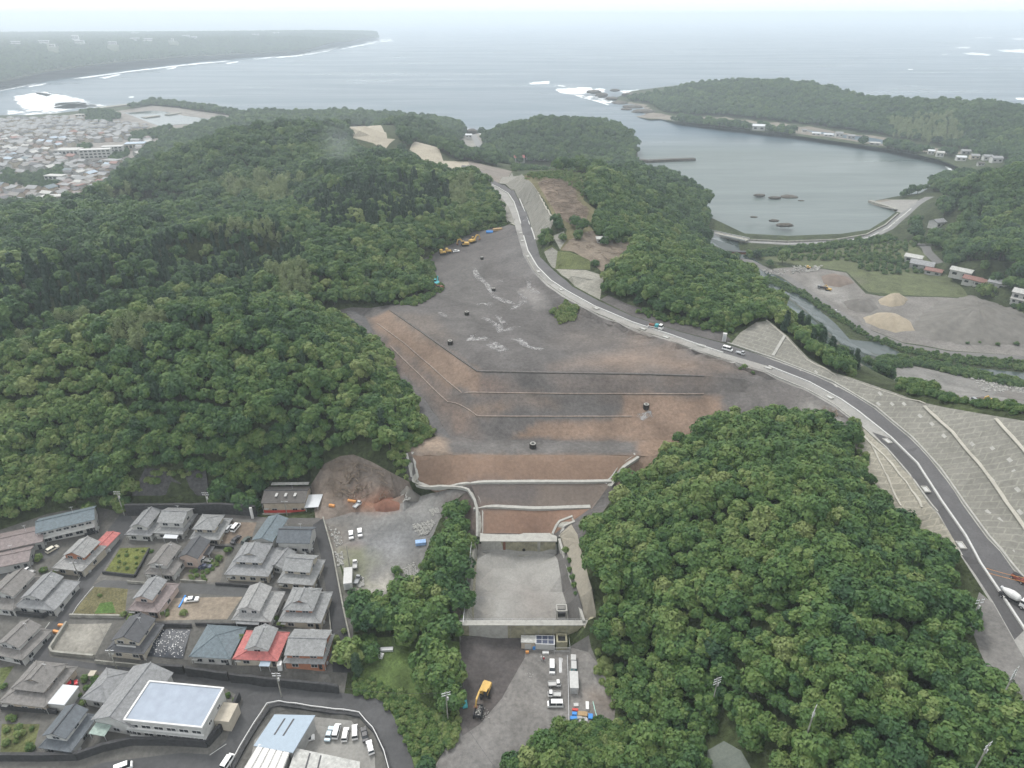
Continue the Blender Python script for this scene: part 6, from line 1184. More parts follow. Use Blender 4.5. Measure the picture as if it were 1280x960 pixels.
def car(kind, col, px, py, hd, label, cat='car', group=None, dz=0.0, at=None):
    c = at if at is not None else G(px, py) + Vector((0, 0, .05 + dz)); name = {'van': 'parked_van', 'sedan': 'parked_car', 'wagon': 'parked_car', 'ktruck': 'light_truck'}[kind]; e = empty(name, c, R(hd), label, cat, group); p = paint(col)
    if kind == 'ktruck':
        L, Wd = 3.6, 1.55; bev(MB().hexa(cabin(.55, 1.78, .45, 1.1, .74, .74, 0, .02)).build('body', p, e), .05); MB().hexa(cabin(.58, 1.72, 1.1, 1.62, .70, .64, .06, .32)).build('window', M_GLASS, e); bev(MB().hexa(cabin(.6, 1.45, 1.6, 1.76, .64, .62, .02, .05)).build('cab_roof', p, e), .04)
        m = MB(); m.box((-.65, 0, .72), (2.3, 1.5, .12)); m.box((-1.78, 0, .92), (.06, 1.5, .32)); m.box((.5, 0, .98), (.06, 1.5, .45))
        for s in (-1, 1): m.box((-.65, s * .74, .92), (2.3, .05, .32))
        m.build('cargo_bed', p if col != 'white' else M_GREY, e); MB().box((-.2, 0, .5), (3.3, .8, .2)).build('chassis', M_DARK, e); wheels(e, (-1.15, 1.15), .74, .27, .16); lights(e, 1.8, .5, .72); return e
    if kind == 'van': L, Wd, hb, ht, x0, x1, r0, r1 = 4.4, 1.7, .98, 1.9, -2.12, 1.75, .12, .62
    elif kind == 'wagon': L, Wd, hb, ht, x0, x1, r0, r1 = 4.1, 1.66, .9, 1.55, -1.95, 1.15, .3, .6
    else: L, Wd, hb, ht, x0, x1, r0, r1 = 4.4, 1.7, .86, 1.42, -1.45, 1.05, .5, .65
    y = Wd / 2; b = MB(); b.hexa(cabin(-L / 2, L / 2, .28, hb, y, y * .95, .04, .10)).build('body', p, e); bev(kids_last(e), .1)
    MB().hexa(cabin(x0, x1, hb - .02, ht - .1, y * .94, y * .80, r0, r1)).build('window', M_GLASS, e); rf = MB().hexa(cabin(x0 + r0 * .85, x1 - r1 * .9, ht - .14, ht, y * .83, y * .76, .06, .10)).build('car_roof', p, e); bev(rf, .05)
    m = MB()
    for xx in (x0 + .15 + r0 * .4, (x0 + x1) / 2): 
        for s in (-1, 1): m.hexa([(xx - .05, s * y * .93 - .02, hb - .03), (xx + .05, s * y * .93 - .02, hb - .03), (xx + .05, s * y * .93 + .02, hb - .03), (xx - .05, s * y * .93 + .02, hb - .03), (xx - .05, s * y * .82 - .02, ht - .1), (xx + .05, s * y * .82 - .02, ht - .1), (xx + .05, s * y * .82 + .02, ht - .1), (xx - .05, s * y * .82 + .02, ht - .1)])
    m.build('pillar', p, e); wheels(e, (-L * .31, L * .31), y - .02); lights(e, L / 2 - .03, y * .62, .64); return e
def kids_last(e): return [c for c in bpy.data.objects if c.parent is e and c.name.startswith('body')][-1]
VILL = 'cars parked in the village'; FAC = 'cars in the workshop yard'; YARD = 'vehicles parked in the work yard'; GRV = 'vehicles on the grey gravel yard'
for a in [('wagon','white',130,692,72,'white car parked on the main street beside the red-roofed carport','car',VILL),('ktruck','white',38,716,160,'white light truck on the lane below the brownish sheds','truck',VILL),('wagon','cream',66,688,60,'pale car squeezed beside the house with red trim','car',VILL),('sedan','black',115,667,28,'dark car parked under the long white building','car',VILL),
 ('wagon','silver',286,662,78,'silver car in the back left of the reddish parking plot','car',VILL),('van','white',295,661,78,'pale van beside the silver car on the reddish parking plot','car',VILL),('sedan','black',295,676,72,'black car at the front of the reddish parking plot','car',VILL),('wagon','dgreen',308,677,72,'dark greenish car beside the black one on the reddish parking plot','car',VILL),('ktruck','white',259,702,170,'white light truck in the yard of the narrow pinkish house','truck',VILL),('sedan','navy',257,710,5,'navy car beside the white light truck by the pinkish house','car',VILL),('sedan','white',240,751,8,'white car alone on the brown gravel plot','car',VILL),('wagon','red',88,858,30,'bright red car by the white box shed','car',VILL),('sedan','black',82,851,40,'black car partly behind the temple-roofed house','car',VILL),
 ('sedan','white',439,670,105,'left of two white cars on the grey gravel yard','car',GRV),('sedan','white',450,667,105,'right of two white cars on the grey gravel yard','car',GRV),('ktruck','white',444,708,100,'light truck with an empty bed beside the white container','truck',GRV),('ktruck','grey',447,727,80,'grey truck amid scrap below the white container','truck',GRV),('ktruck','silver',447,633,60,'silver light truck beside the orange parts below the cut bank','truck',GRV),
 ('sedan','ltblue',412,919,86,'light blue car, leftmost of the row in the workshop yard','car',FAC),('van','white',421,916,88,'white van second from the left in the workshop yard row','car',FAC),('wagon','white',432,920,92,'small white car in the middle of the workshop yard row','car',FAC),('van','white',444,917,102,'largest white van in the workshop yard row','car',FAC),('sedan','black',456,920,110,'dark car parked nose-in at the right wall of the workshop yard','car',FAC),('wagon','white',463,936,112,'white car closest to the right wall of the workshop yard','car',FAC),('wagon','white',384,925,15,'white car half under the blue workshop roof','car',FAC),('van','white',285,954,75,'white van driving up the side street by the guard rail','car',VILL),('van','white',155,961,25,'white van cut off by the bottom edge on the lowest street','car',VILL),
 ('van','white',690,836,268,'white van nearest the sheds, parked lengthwise in the work yard','car',YARD),('ktruck','white',693,857,2,'light truck with a brown load, middle of the work yard','truck',YARD),('ktruck','white',693,870,178,'light truck loaded with blue drums in the work yard','truck',YARD),('van','white',694,882,180,'white van parked crosswise at the end of the work yard row','car',YARD)]: car(*a)
car('van', 'white', 909, 438, -38, 'white van parked on the new road before the pointed cut slope', 'car', 'vehicles on the new road'); car('ktruck', 'silver', 925, 443, -38, 'light truck parked just behind the white van on the new road', 'truck', 'vehicles on the new road')
def boxload(name, px, py, d, mat, label, cat, rz=0, dz=0.0): 
    c = G(px, py); o = bev(MB().box((0, 0, d[2] / 2 + dz), d).build(name, mat), .04); o.location = c; o.rotation_euler.z = R(rz); return tag(o, label, cat)
# heavy vehicles
def truck(px, py, hd, kind, label, group=None, s=1.0):
    c = G(px, py) + Vector((0, 0, .05)); e = empty({'mixer': 'mixer_truck', 'flat': 'flatbed_truck', 'dump': 'dump_truck'}[kind], c, R(hd), label, 'truck', group); e.scale = (s,) * 3
    bev(MB().hexa(cabin(1.7, 3.4, .6, 1.7, 1.05, 1.05, 0, .03)).build('cab', paint('white') if kind != 'dump' else paint('grey'), e), .08); MB().hexa(cabin(1.75, 3.38, 1.7, 2.45, 1.0, .95, .05, .25)).build('window', M_GLASS, e); bev(MB().hexa(cabin(1.75, 3.1, 2.42, 2.65, .96, .93, .02, .05)).build('cab_roof', paint('white') if kind != 'dump' else paint('grey'), e), .06)
    MB().box((0, 0, .72), (6.6, .9, .3)).build('chassis', M_DARK, e); wheels(e, (-2.4, -1.2, 2.4), 1.1, .45, .3); lights(e, 3.42, .75, .95)
    if kind == 'mixer':
        m = MB()
        for (x0, r0), (x1, r1) in zip([(1.4, .5), (.9, .95), (-.6, 1.15), (-1.9, .85), (-2.9, .45)], [(.9, .95), (-.6, 1.15), (-1.9, .85), (-2.9, .45), (-3.0, .2)]): m.tube((x0, 0, 1.9 + (1.4 - x0) * .09), (x1, 0, 1.9 + (1.4 - x1) * .09), r0, r1, 14)
        m.build('drum', M_WHITE, e); MB().box((-3.2, 0, 2.3), (.5, .9, .7)).build('chute', M_GALV, e)
    elif kind == 'flat':
        MB().box((-.9, 0, 1.0), (5.0, 2.2, .16)).build('flatbed', M_GREY, e); bev(MB().box((.6, 0, 1.75), (1.5, 1.8, 1.3)).build('tank', M_TEAL, e), .1); MB().box((-1.8, .2, 1.5), (2.4, 1.4, .8)).build('load', M_RUST, e)
    else:
        m = MB(); m.hexa(cabin(-3.3, 1.5, 1.0, 2.1, .95, 1.1, -.1, -.1)); m.build('dump_body', M_DARK, e); MB().box((-.9, 0, 2.0), (4.2, 1.8, .3), 0, 0, .7).build('load', M_SOILP, e)
    return e
truck(1265, 752, -55, 'mixer', 'white concrete mixer truck on the road at the right edge', 'vehicles on the new road'); truck(819, 411, -32, 'flat', 'flatbed truck with a teal tank, on the new road beside the platform', 'vehicles on the new road')
def excavator(px, py, hd, swing, mat, label, s=1.0, reach=1.0, group=None):
    c = G(px, py); e = empty('excavator', c, R(hd), label, 'excavator', group); e.scale = (s,) * 3
    for k in (-1, 1):
        t = bev(MB().hexa(cabin(-1.9, 1.9, 0, .8, .3, .3, .15, .15)).build('track', M_BLACK, e), .15); t.location.y = k * 1.05
    MB().box((0, 0, .55), (1.6, 1.6, .4)).build('undercarriage', M_DARK, e)
    ca, sa = math.cos(R(swing)), math.sin(R(swing)); rot = lambda x, y, z: (x * ca - y * sa, x * sa + y * ca, z)
    def rb(name, m, mat, par=e, b=0): 
        m.v = [rot(*v) for v in m.v]; o = m.build(name, mat, par); return bev(o, b) if b else o
    rb('upper_body', MB().hexa(cabin(-2.0, 1.3, .9, 1.9, 1.2, 1.1, .1, .1)), mat, e, .1); rb('counterweight', MB().hexa(cabin(-2.5, -1.9, .85, 1.75, 1.1, 1.0, .2, 0)), mat, e, .1)
    cb = rb('cab', MB().hexa(cabin(.1, 1.7, 1.0, 2.7, .45, .42, .1, .2)), M_DARK, e, .06); m = MB().hexa(cabin(.15, 1.55, 2.66, 2.78, .42, .4, .05, .05)); 
    for o in (cb,): o.data.transform(Matrix.Translation(rot(0, .7, 0)))
    rf = rb('cab_roof', m, mat, cb); rf.data.transform(Matrix.Translation(rot(0, .7, 0)))
    b0, b1, b2, b3 = (1.0, -.3, 1.5), (2.9 * reach, -.3, 3.6), (4.9 * reach, -.3, 3.0), (5.4 * reach, -.3, .9)
    def beam(a, b, w, hh):
        a = Vector(a); b = Vector(b); t = (b - a).normalized(); sd = Vector((0, 1, 0)) * w / 2; upv = t.cross(Vector((0, 1, 0))).normalized() * hh / 2
        return [a - sd - upv, b - sd - upv, b + sd - upv, a + sd - upv, a - sd + upv, b - sd + upv, b + sd + upv, a + sd + upv]
    m = MB().hexa(beam(b0, b1, .42, .65)).hexa(beam(b1, b2, .40, .55)); rb('boom', m, mat); rb('stick', MB().hexa(beam(b2, b3, .32, .42)), mat); m = MB().hexa(beam((b0[0] + .4, -.3, 1.2), (b1[0] - .3, -.3, 3.0), .14, .14)); rb('cylinder', m, M_GALV)
    x, y, z = b3; m = MB().hexa([(x - .2, y - .5, z + .2), (x + .3, y - .5, z + .1), (x + .3, y + .5, z + .1), (x - .2, y + .5, z + .2), (x - 1.1, y - .5, z - .2), (x - .2, y - .5, z - .9), (x - .2, y + .5, z - .9), (x - 1.1, y + .5, z - .2)]); rb('bucket', m, M_RUST); return e
excavator(606, 866, 95, 155, M_YEL, 'big yellow excavator reaching left over the dark soil of the work yard', 1.1, .95); excavator(581, 881, 90, 10, M_TEAL, 'small blue excavator at the left edge of the work yard', .6)
FARX = 'machines parked at the far edge of the platform'
excavator(581, 307, 20, 160, M_YEL, 'yellow excavator left of its higher-reaching twin under the far trees', 1.15, .8, FARX); excavator(591, 303, 30, 20, M_YEL, 'yellow excavator with its arm raised to the right under the far trees', 1.15, 1.0, FARX); excavator(546, 357, 60, 30, M_TEAL, 'teal excavator parked by the trees at the left of the platform', 1.2, .8, FARX); excavator(549, 362, 20, 200, M_RUST, 'rust-red machine in front of the teal excavator', 1.0, .7, FARX); excavator(1035, 363, -20, 150, M_YEL, 'yellow excavator working by the dark heaps beyond the river', .95, .7); excavator(1238, 503, 10, 170, M_YEL, 'small yellow machine on the lower gravel works beyond the cut slope', .65, .7)
def dozer(px, py, hd, mat, label, group=None, s=1.0):
    c = G(px, py); e = empty('bulldozer', c, R(hd), label, 'bulldozer', group); e.scale = (s,) * 3
    for k in (-1, 1): t = bev(MB().hexa(cabin(-1.7, 1.5, 0, .9, .28, .28, .3, .3)).build('track', M_BLACK, e), .12); t.location.y = k * .95
    bev(MB().hexa(cabin(-1.2, 1.9, .6, 1.5, .65, .6, .05, .1)).build('hood', mat, e), .08); bev(MB().hexa(cabin(-1.3, .2, 1.4, 2.7, .7, .65, .1, .2)).build('cab', mat, e), .05); MB().box((2.4, 0, .6), (.2, 3.2, 1.1)).build('blade', M_DARK, e); return e
dozer(553, 318, 30, M_YEL, 'yellow bulldozer in the parked row, left of the white car', FARX, 1.2); dozer(560, 316, 20, M_YEL, 'second yellow bulldozer, right beside the white car', FARX, 1.1); car('sedan', 'white', 570, 315, 30, 'white car parked between the yellow machines on the far platform', 'car', FARX); dozer(1010, 336, 0, M_YEL, 'yellow loader at the rubble beyond the river'); dozer(1078, 517 - 15, 0, M_YEL, 'yellow machine half hidden beyond the cut slope crest') if False else None
truck(1027, 361, 150, 'dump', 'dark dump truck beside the yellow excavator beyond the river', None, .9); truck(1222, 503, 190, 'dump', 'dark dump truck on the lower gravel works', None, .75); car('ktruck', 'white', 1046, 391, 130, 'white light truck on the levee road beyond the river', 'truck'); 
# crawler dumper with rocks
c = G(598, 892); e = empty('crawler_dumper', c, R(80), 'dark green crawler dumper loaded with pale rocks', 'dumper')
for k in (-1, 1): t = bev(MB().hexa(cabin(-1.8, 1.8, 0, .75, .25, .25, .25, .25)).build('track', M_BLACK, e), .12); t.location.y = k * .95
m = MB(); m.box((0, 0, .9), (3.4, 2.1, .2)); m.box((1.65, 0, 1.3), (.1, 2.1, .8)); m.box((-1.65, 0, 1.3), (.1, 2.1, .8)); m.box((0, 1.0, 1.3), (3.2, .1, .8)); m.box((0, -1.0, 1.3), (3.2, .1, .8)); m.build('skip', M_DARK, e)
m = MB()
for k in range(40): r_ = random.uniform(.2, .42); m.box((random.uniform(-1.4, 1.4), random.uniform(-.8, .8), random.uniform(1.0, 1.5)), (r_, r_ * .8, r_ * .7), random.uniform(0, 3), 0, .7)
m.build('rock_load', M_STONE, e)
M_DRED = simple('dull_red_paint', (.24,.075,.06), .6, var=.2)
# red road machine at the right edge
c = G(1272, 725); e = empty('road_paver', c, R(-60), 'dull red machine parked on the foot of the right cut slope', 'machine'); bev(MB().box((0, 0, .9), (3.2, 1.7, .9)).build('body', M_DRED, e), .1); MB().box((-.4, 0, 1.4), (2.2, 1.3, .3)).build('hopper', M_DARK, e); bev(MB().box((1.6, 0, 1.6), (.7, 1.4, 1.0)).build('cab', M_DRED, e), .08); wheels(e, (-1.2, 1.2), 1.0, .4, .3)
# people
def person(px, py, top, legs, label, hd=0):
    c = G(px, py); me = bpy.data.meshes.new('person'); bm = bmesh.new(); J = [((0,0,.92),.15),((0,0,1.15),.15),((0,0,1.38),.17),((0,0,1.50),.07),((0,.02,1.62),.11),((0,.02,1.74),.08),((-.20,0,1.40),.07),((-.27,.02,1.12),.05),((-.25,.12,.88),.04),((.20,0,1.40),.07),((.27,.02,1.12),.05),((.25,.10,.88),.04),((-.10,0,.85),.10),((-.11,.03,.48),.075),((-.11,0,.08),.05),((-.11,.14,.04),.045),((.10,0,.85),.10),((.11,-.02,.48),.075),((.11,-.06,.08),.05),((.11,.08,.04),.045)]
    E = [(0,1),(1,2),(2,3),(3,4),(4,5),(2,6),(6,7),(7,8),(2,9),(9,10),(10,11),(0,12),(12,13),(13,14),(14,15),(0,16),(16,17),(17,18),(18,19)]
    me.from_pydata([j[0] for j in J], E, []); o = bpy.data.objects.new('person', me); COL.objects.link(o); md = o.modifiers.new('skin', 'SKIN'); sv = me.skin_vertices[0].data
    for k, j in enumerate(J): sv[k].radius = (j[1], j[1])
    sv[0].use_root = True; s = o.modifiers.new('sub', 'SUBSURF'); s.levels = 1; s.render_levels = 1; me.materials.append(simple('work_trousers', legs, .9)); o.location = c; o.rotation_euler.z = R(hd); tag(o, label, 'person')
    MB().hexa(cabin(-.2, .2, .88, 1.46, .19, .16, .02, .02)).build('jacket', simple('work_jacket', top, .9), o)
    for z in (1,): bev(MB().box((0, .02, 1.76), (.26, .28, .12), 0, 0, .7).build('helmet', M_WHITE, o), .03)
    MB().tube((0, .0, 1.5), (0, .02, 1.66), .115, .1, 8).build('face', simple('skin', (.45,.28,.2), .7), o); return o
person(676.5, 825.5, (.6,.6,.58), (.35,.35,.36), 'person in pale grey clothes standing behind the white van', 30); person(679.5, 826, (.5,.04,.06), (.05,.05,.07), 'person in a red jacket standing next to one in grey', 200)
# ---------------------------------------------------------------- work-yard clutter, heaps, coast, town
def put(name, m, mat, px, py, label, cat, rz=0, kind=None, group=None, dz=0.0):
    c = G(px, py) + Vector((0, 0, dz)); o = m.build(name, mat) if isinstance(m, MB) else m; o.location = c; o.rotation_euler.z = R(rz); return tag(o, label, cat, group, kind)
# sheds by the dam
e = empty('site_shed', G(660, 811), R(-2), 'beige flat shed against the foot of the dam, left of the solar hut', 'shed'); MB().box((0, 1.2, 1.2), (4.0, 2.4, 2.9)).build('wall', WL['beige'], e); MB().box((0, 1.2, 2.75), (4.3, 2.7, .2)).build('roof', RF['pale'], e); MB().box((0, -.03, 1.0), (1.9, .12, 2.0)).build('shutter', M_GREY, e)
e = empty('solar_hut', G(681, 812), R(-2), 'hut with six dark solar panels on its roof in front of the dam', 'hut'); MB().box((0, 1.2, 1.2), (5.6, 2.6, 2.6)).build('wall', M_GREY, e); MB().hexa([(-2.9, -.3, 2.5), (2.9, -.3, 2.5), (2.9, 2.6, 3.0), (-2.9, 2.6, 3.0), (-2.9, -.3, 2.65), (2.9, -.3, 2.65), (2.9, 2.6, 3.15), (-2.9, 2.6, 3.15)]).build('roof', M_GALV, e)
mp_ = simple('blue_solar_cells', (.03,.04,.075), .25, var=.2, spec=.5)
for i in range(3):
    for j in range(2): x = -1.75 + i * 1.75; y = .45 + j * 1.3; z = 2.69 + (y + .3) * .172; MB().hexa([(x - .8, y - .55, z - .09), (x + .8, y - .55, z - .09), (x + .8, y + .55, z + .1), (x - .8, y + .55, z + .1), (x - .8, y - .55, z - .03), (x + .8, y - .55, z - .03), (x + .8, y + .55, z + .16), (x - .8, y + .55, z + .16)]).build('solar_panel', mp_, e)
boxload('yellow_barrow', 659, 816, (1.0, .7, .7), M_ORANGE, 'small orange cart in front of the beige shed', 'cart'); boxload('water_drum', 667.5, 811, (.8, .8, 1.1), M_BLUE, 'blue drum between the beige shed and the solar hut', 'drum'); boxload('white_table', 682, 817, (1.9, .9, .7), M_WHITE, 'white folding table in front of the solar hut', 'table')
def container(name, px, py, d, mat, rz, label, cat, ribs=True):
    c = G(px, py); e = empty(name, c, R(rz), label, cat); MB().box((0, 0, d[2] / 2), d).build('wall', mat, e); MB().box((0, 0, d[2] + .06), (d[0] + .12, d[1] + .12, .14)).build('roof', M_GREY, e); m = MB()
    if ribs:
        for k in range(int(d[1] / .6)): m.box((d[0] / 2 + .02, -d[1] / 2 + .3 + k * .6, d[2] / 2), (.06, .1, d[2] * .9)); m.box((-d[0] / 2 - .02, -d[1] / 2 + .3 + k * .6, d[2] / 2), (.06, .1, d[2] * .9))
        m.build('ribs', mat, e)
    MB().box((0, -d[1] / 2 - .04, d[2] * .48), (d[0] * .6, .1, d[2] * .8)).build('door', M_GALV, e); return e
container('site_cabin', 717, 857, (2.3, 5.4, 2.5), M_GREY, -3, 'long grey site cabin on the right of the work yard', 'cabin'); container('generator', 717, 836, (1.4, 2.6, 1.7), M_TEAL, -4, 'teal and white generator next to the long grey cabin', 'generator', False); container('generator', 716.5, 826, (1.4, 1.8, 1.5), M_WHITE, -4, 'smaller white generator nearest the dam outlet', 'generator', False)
container('box_container', 436, 727, (2.6, 7.2, 2.7), M_WHITE, 10, 'long white box container beside the lane and gravel yard', 'container'); container('portable_toilet', 905, 426, (1.6, 1.6, 3.4), M_WHITE, -20, 'white upright cabin beside the white van on the new road', 'cabin', False)
m = MB()
for k in range(4): m.tube((-2.6, k * .3 - .5, .15), (2.6, k * .3 - .5, .15), .12, n=6)
put('pipe_stack', m, M_GALV, 701, 832, 'bundle of steel pipes lying by the outlet cage', 'pipes', 88)
w = resample(gp3([(709, 823), (710, 850), (711, 905)]), 1.6); e = empty('yard_fence', w[0], 0, 'thin steel fence dividing the work yard from the cabins', 'fence'); m = MB(); m2 = MB()
for p in w: q = p - w[0]; m.box((q.x, q.y, q.z + .7), (.07, .07, 1.5))
sweep(m2, [p - w[0] for p in w], .04, 1.3, 1.4); sweep(m2, [p - w[0] for p in w], .04, .6, .68); m.build('post', M_GALV, e); m2.build('rail', M_GALV, e)
for a in [('tarpaulin_bale',718,893,(1.3,.9,.6),M_BLUE,'blue tarpaulin bundle on the far left of the materials corner','bundle'),('tarpaulin_bale',717,899,(1.9,1.0,.7),M_BLUE,'blue bale at the front of the materials corner','bundle'),('tarpaulin_bale',738,897,(1.2,1.5,.7),M_BLUE,'blue bale on the right of the materials corner','bundle'),('crate',728,894,(2.6,1.3,.8),M_WOOD,'timber crate stack in the middle of the materials corner','crate'),('crate',719,888,(1.6,.7,.5),M_RED,'reddish crate at the back of the materials corner','crate'),('tank',734,884,(.9,2.4,.9),M_WHITE,'white tank standing at the back right of the materials corner','tank'),('pallet_stack',720,882,(1.3,1.0,.5),M_GREY,'grey pallet at the back left of the materials corner','pallet'),('pallet_stack',724,898,(1.6,.9,.6),M_STONE,'pale pallet load beside the grey hose coil','pallet')]: boxload(*a, rz=random.uniform(-8, 8))
m = MB()
for r_ in (.55, .75, .95, 1.1):
    for k in range(14): a, b = k * 2 * math.pi / 14, (k + 1) * 2 * math.pi / 14; m.tube((math.cos(a) * r_, math.sin(a) * r_, .2), (math.cos(b) * r_, math.sin(b) * r_, .2), .13, n=5)
put('hose_coil', m, M_GREY, 729, 900, 'grey coil of hose at the front of the materials corner', 'coil')
w = resample(gp3([(741, 880), (744, 893), (749, 909)]), 1.5); e = empty('screen_fence', w[0], 0, 'pale green scaffold screen on the right of the materials corner', 'fence'); m = MB(); sweep(m, [p - w[0] for p in w], .08, .9, 1.1); [m.box((p.x - w[0].x, p.y - w[0].y, p.z - w[0].z + .5), (.1, .1, 1.3)) for p in w]; m.build('frame', simple('mint_green_paint', (.35,.55,.48), .6), e)
# heaps
def heap(name, pts, hgt, mat, label, seed=0, px0=None):
    """mound over a pixel outline"""
    w = [Vector(p) for p in GP(pts)]; w = resample(w + [w[0]], 3.0)[:-1]; c = sum(w, Vector()) / len(w); n = len(w); vs, fs = [], []; prof = [(1.0, -.4), (.82, .22), (.6, .52), (.38, .80), (.18, .96)]
    r = random.Random(seed)
    for s, z in prof:
        for p in w: q = c.lerp(p, s * r.uniform(.96, 1.04)); zz = h(q.x, q.y); vs.append((q.x - c.x, q.y - c.y, zz - c.z + max(z, -.4) * hgt * r.uniform(.92, 1.08) if z > 0 else zz - c.z - .5))
    vs.append((0, 0, h(c.x, c.y) - c.z + hgt)); k = len(prof)
    for j in range(k - 1):
        for i in range(n): fs.append((j * n + i, j * n + (i + 1) % n, (j + 1) * n + (i + 1) % n, (j + 1) * n + i))
    for i in range(n): fs.append(((k - 1) * n + i, (k - 1) * n + (i + 1) % n, k * n))
    o = mesh_obj(name, vs, fs, mat, None, None, True); o.location = c; return tag(o, label, 'heap')
M_SAND = simple('yellow_sand', (.28,.24,.18), .95, var=.15, scale=.25, bump=.4); M_GRAV = simple('grey_gravel', (.135,.128,.116), .95, var=.22, scale=.2, bump=.5); M_DGRAV = simple('dark_gravel', (.13,.122,.112), .95, var=.25, scale=.2, bump=.5)
heap('sand_heap', [(1096,375),(1110,368),(1125,367),(1136,374),(1130,382),(1112,384),(1100,381)], 4.5, M_SAND, 'smaller yellow sand heap beyond the river', 1); heap('sand_heap', [(1077,397),(1098,390),(1120,392),(1140,402),(1144,413),(1120,417),(1098,411),(1082,404)], 4.5, M_SAND, 'larger yellow sand heap beside the levee road', 2)
heap('gravel_heap', [(1138,408),(1150,392),(1175,376),(1215,368),(1250,376),(1290,396),(1310,425),(1280,432),(1210,433),(1160,424)], 10, M_GRAV, 'huge flat grey gravel mound at the right beyond the river', 3); heap('gravel_heap', [(1053,377),(1068,372),(1090,374),(1100,386),(1090,391),(1070,390),(1058,386)], 4, M_DGRAV, 'dark grey gravel heap left of the sand heaps', 4); heap('gravel_heap', [(1024,345),(1040,341),(1062,346),(1070,354),(1050,360),(1030,356)], 3, simple('brown_gravel', (.15,.12,.10), .95, var=.2, scale=.2), 'flat brown heap behind the yellow excavator', 5)
None and heap('gravel_heap', [(1118,468),(1150,462),(1180,464),(1196,474),(1178,484),(1140,488),(1122,480)], 6, M_GRAV, 'grey gravel mound on the lower works this side of the river', 6); heap('gravel_heap', [(1240,490),(1262,482),(1290,488),(1290,504),(1255,504)], 4, M_DGRAV, 'dark rough heap at the right end of the lower works', 7)
heap('soil_heap', [(464,632),(474,624),(490,619),(503,627),(500,637),(482,641),(468,640)], 2.2, simple('red_soil', (.17,.085,.06), .95, var=.25, scale=.6, bump=.6), 'red-brown soil heap at the foot of the cut bank', 8); heap('soil_heap', [(500,615),(512,611),(526,618),(522,626),(508,626)], 1.6, M_GRAV, 'small pale grey heap next to the red-brown soil heap', 9)
# rubble: countless stones
bm = bmesh.new(); bmesh.ops.create_icosphere(bm, subdivisions=1, radius=.5)
for v in bm.verts: v.co *= random.uniform(.7, 1.2)
me = bpy.data.meshes.new('stone_source'); bm.to_mesh(me); bm.free(); me.materials.append(M_STONE); PROTO.append(bpy.data.objects.new('stone_source', me)); SI = len(PROTO) - 1
def rubble(name, label, areas):
    P3, sc = [], []
    for poly, n, s0, s1 in areas:
        w = worldpoly(poly); lo, hi = w.min(0), w.max(0); q = rng.uniform(lo, hi, (n * 3, 2)); q = q[inpoly(q, w)][:n]; P3 += np.column_stack([q, H(q) + .15]).tolist(); sc += list(rng.uniform(s0, s1, len(q)))
    scatter(name, P3, sc, rng.uniform(0, 6, len(P3)), np.full(len(P3), SI), np.zeros(len(P3)), label)
rubble('rubble', 'heaps and scatters of pale broken stone', [([(504,712),(517,701),(526,722),(520,730),(511,729)], 300, .3, .7), ([(516,656),(540,650),(544,655),(535,668),(524,670),(517,663)], 300, .3, .8), ([(536,637),(547,634),(549,641),(540,646)], 130, .3, .6), ([(500,622),(512,619),(514,626),(503,628)], 60, .4, .9), ([(418,690),(428,690),(430,706),(422,708)], 70, .3, .9), ([(410,658),(424,664),(430,680),(420,684)], 60, .3, 1.0), ([(445,722),(455,722),(455,735),(446,734)], 60, .4, .9), ([(672,288),(690,280),(686,292),(676,297)], 50, .5, 1.2), ([(985,333),(1028,332),(1022,340),(990,342)], 120, .8, 2.2), ([(1210,470),(1290,478),(1290,492),(1230,490)], 260, .7, 1.8), ([(940,335),(985,338),(980,344),(955,342)], 60, .7, 1.8), ([(655,843),(665,838),(668,850)], 12, .2, .4), ([(595,885),(612,883),(612,900),(596,900)], 25, .2, .45)])
# felled brush on the cleared hill
st = MB(); st.tube((-2.2, 0, .2), (2.2, .2, .5), .16, .05, 5); st.tube((-.5, 0, .3), (1.0, 1.0, .7), .08, .03, 4); st.tube((.3, .1, .35), (1.4, -.9, .6), .07, .02, 4); oo = st.build('branch_source', simple('dead_wood', (.17,.135,.105), .95, var=.3, scale=2)); COL.objects.unlink(oo); PROTO.append(oo); BI = len(PROTO) - 1
P3 = []
for poly, n in (([(674,228),(712,225),(724,250),(736,262),(728,284),(712,280),(694,266),(684,248)], 520), ([(712,302),(740,290),(780,304),(785,315),(755,340),(738,326)], 60), ([(400,585),(425,575),(470,585),(500,612),(470,625),(420,625)], 110), ([(1010,512),(1040,510),(1050,520),(1020,522)], 20)):
    w = worldpoly(poly); lo, hi = w.min(0), w.max(0); q = rng.uniform(lo, hi, (n * 3, 2)); q = q[inpoly(q, w)][:n]; P3 += np.column_stack([q, H(q) + rng.uniform(0, .5, len(q))]).tolist()
scatter('felled_brush', P3, rng.uniform(.6, 1.4, len(P3)), rng.uniform(0, 6, len(P3)), np.full(len(P3), BI), np.zeros(len(P3)), 'grey-brown felled trees and brushwood lying on cleared ground')
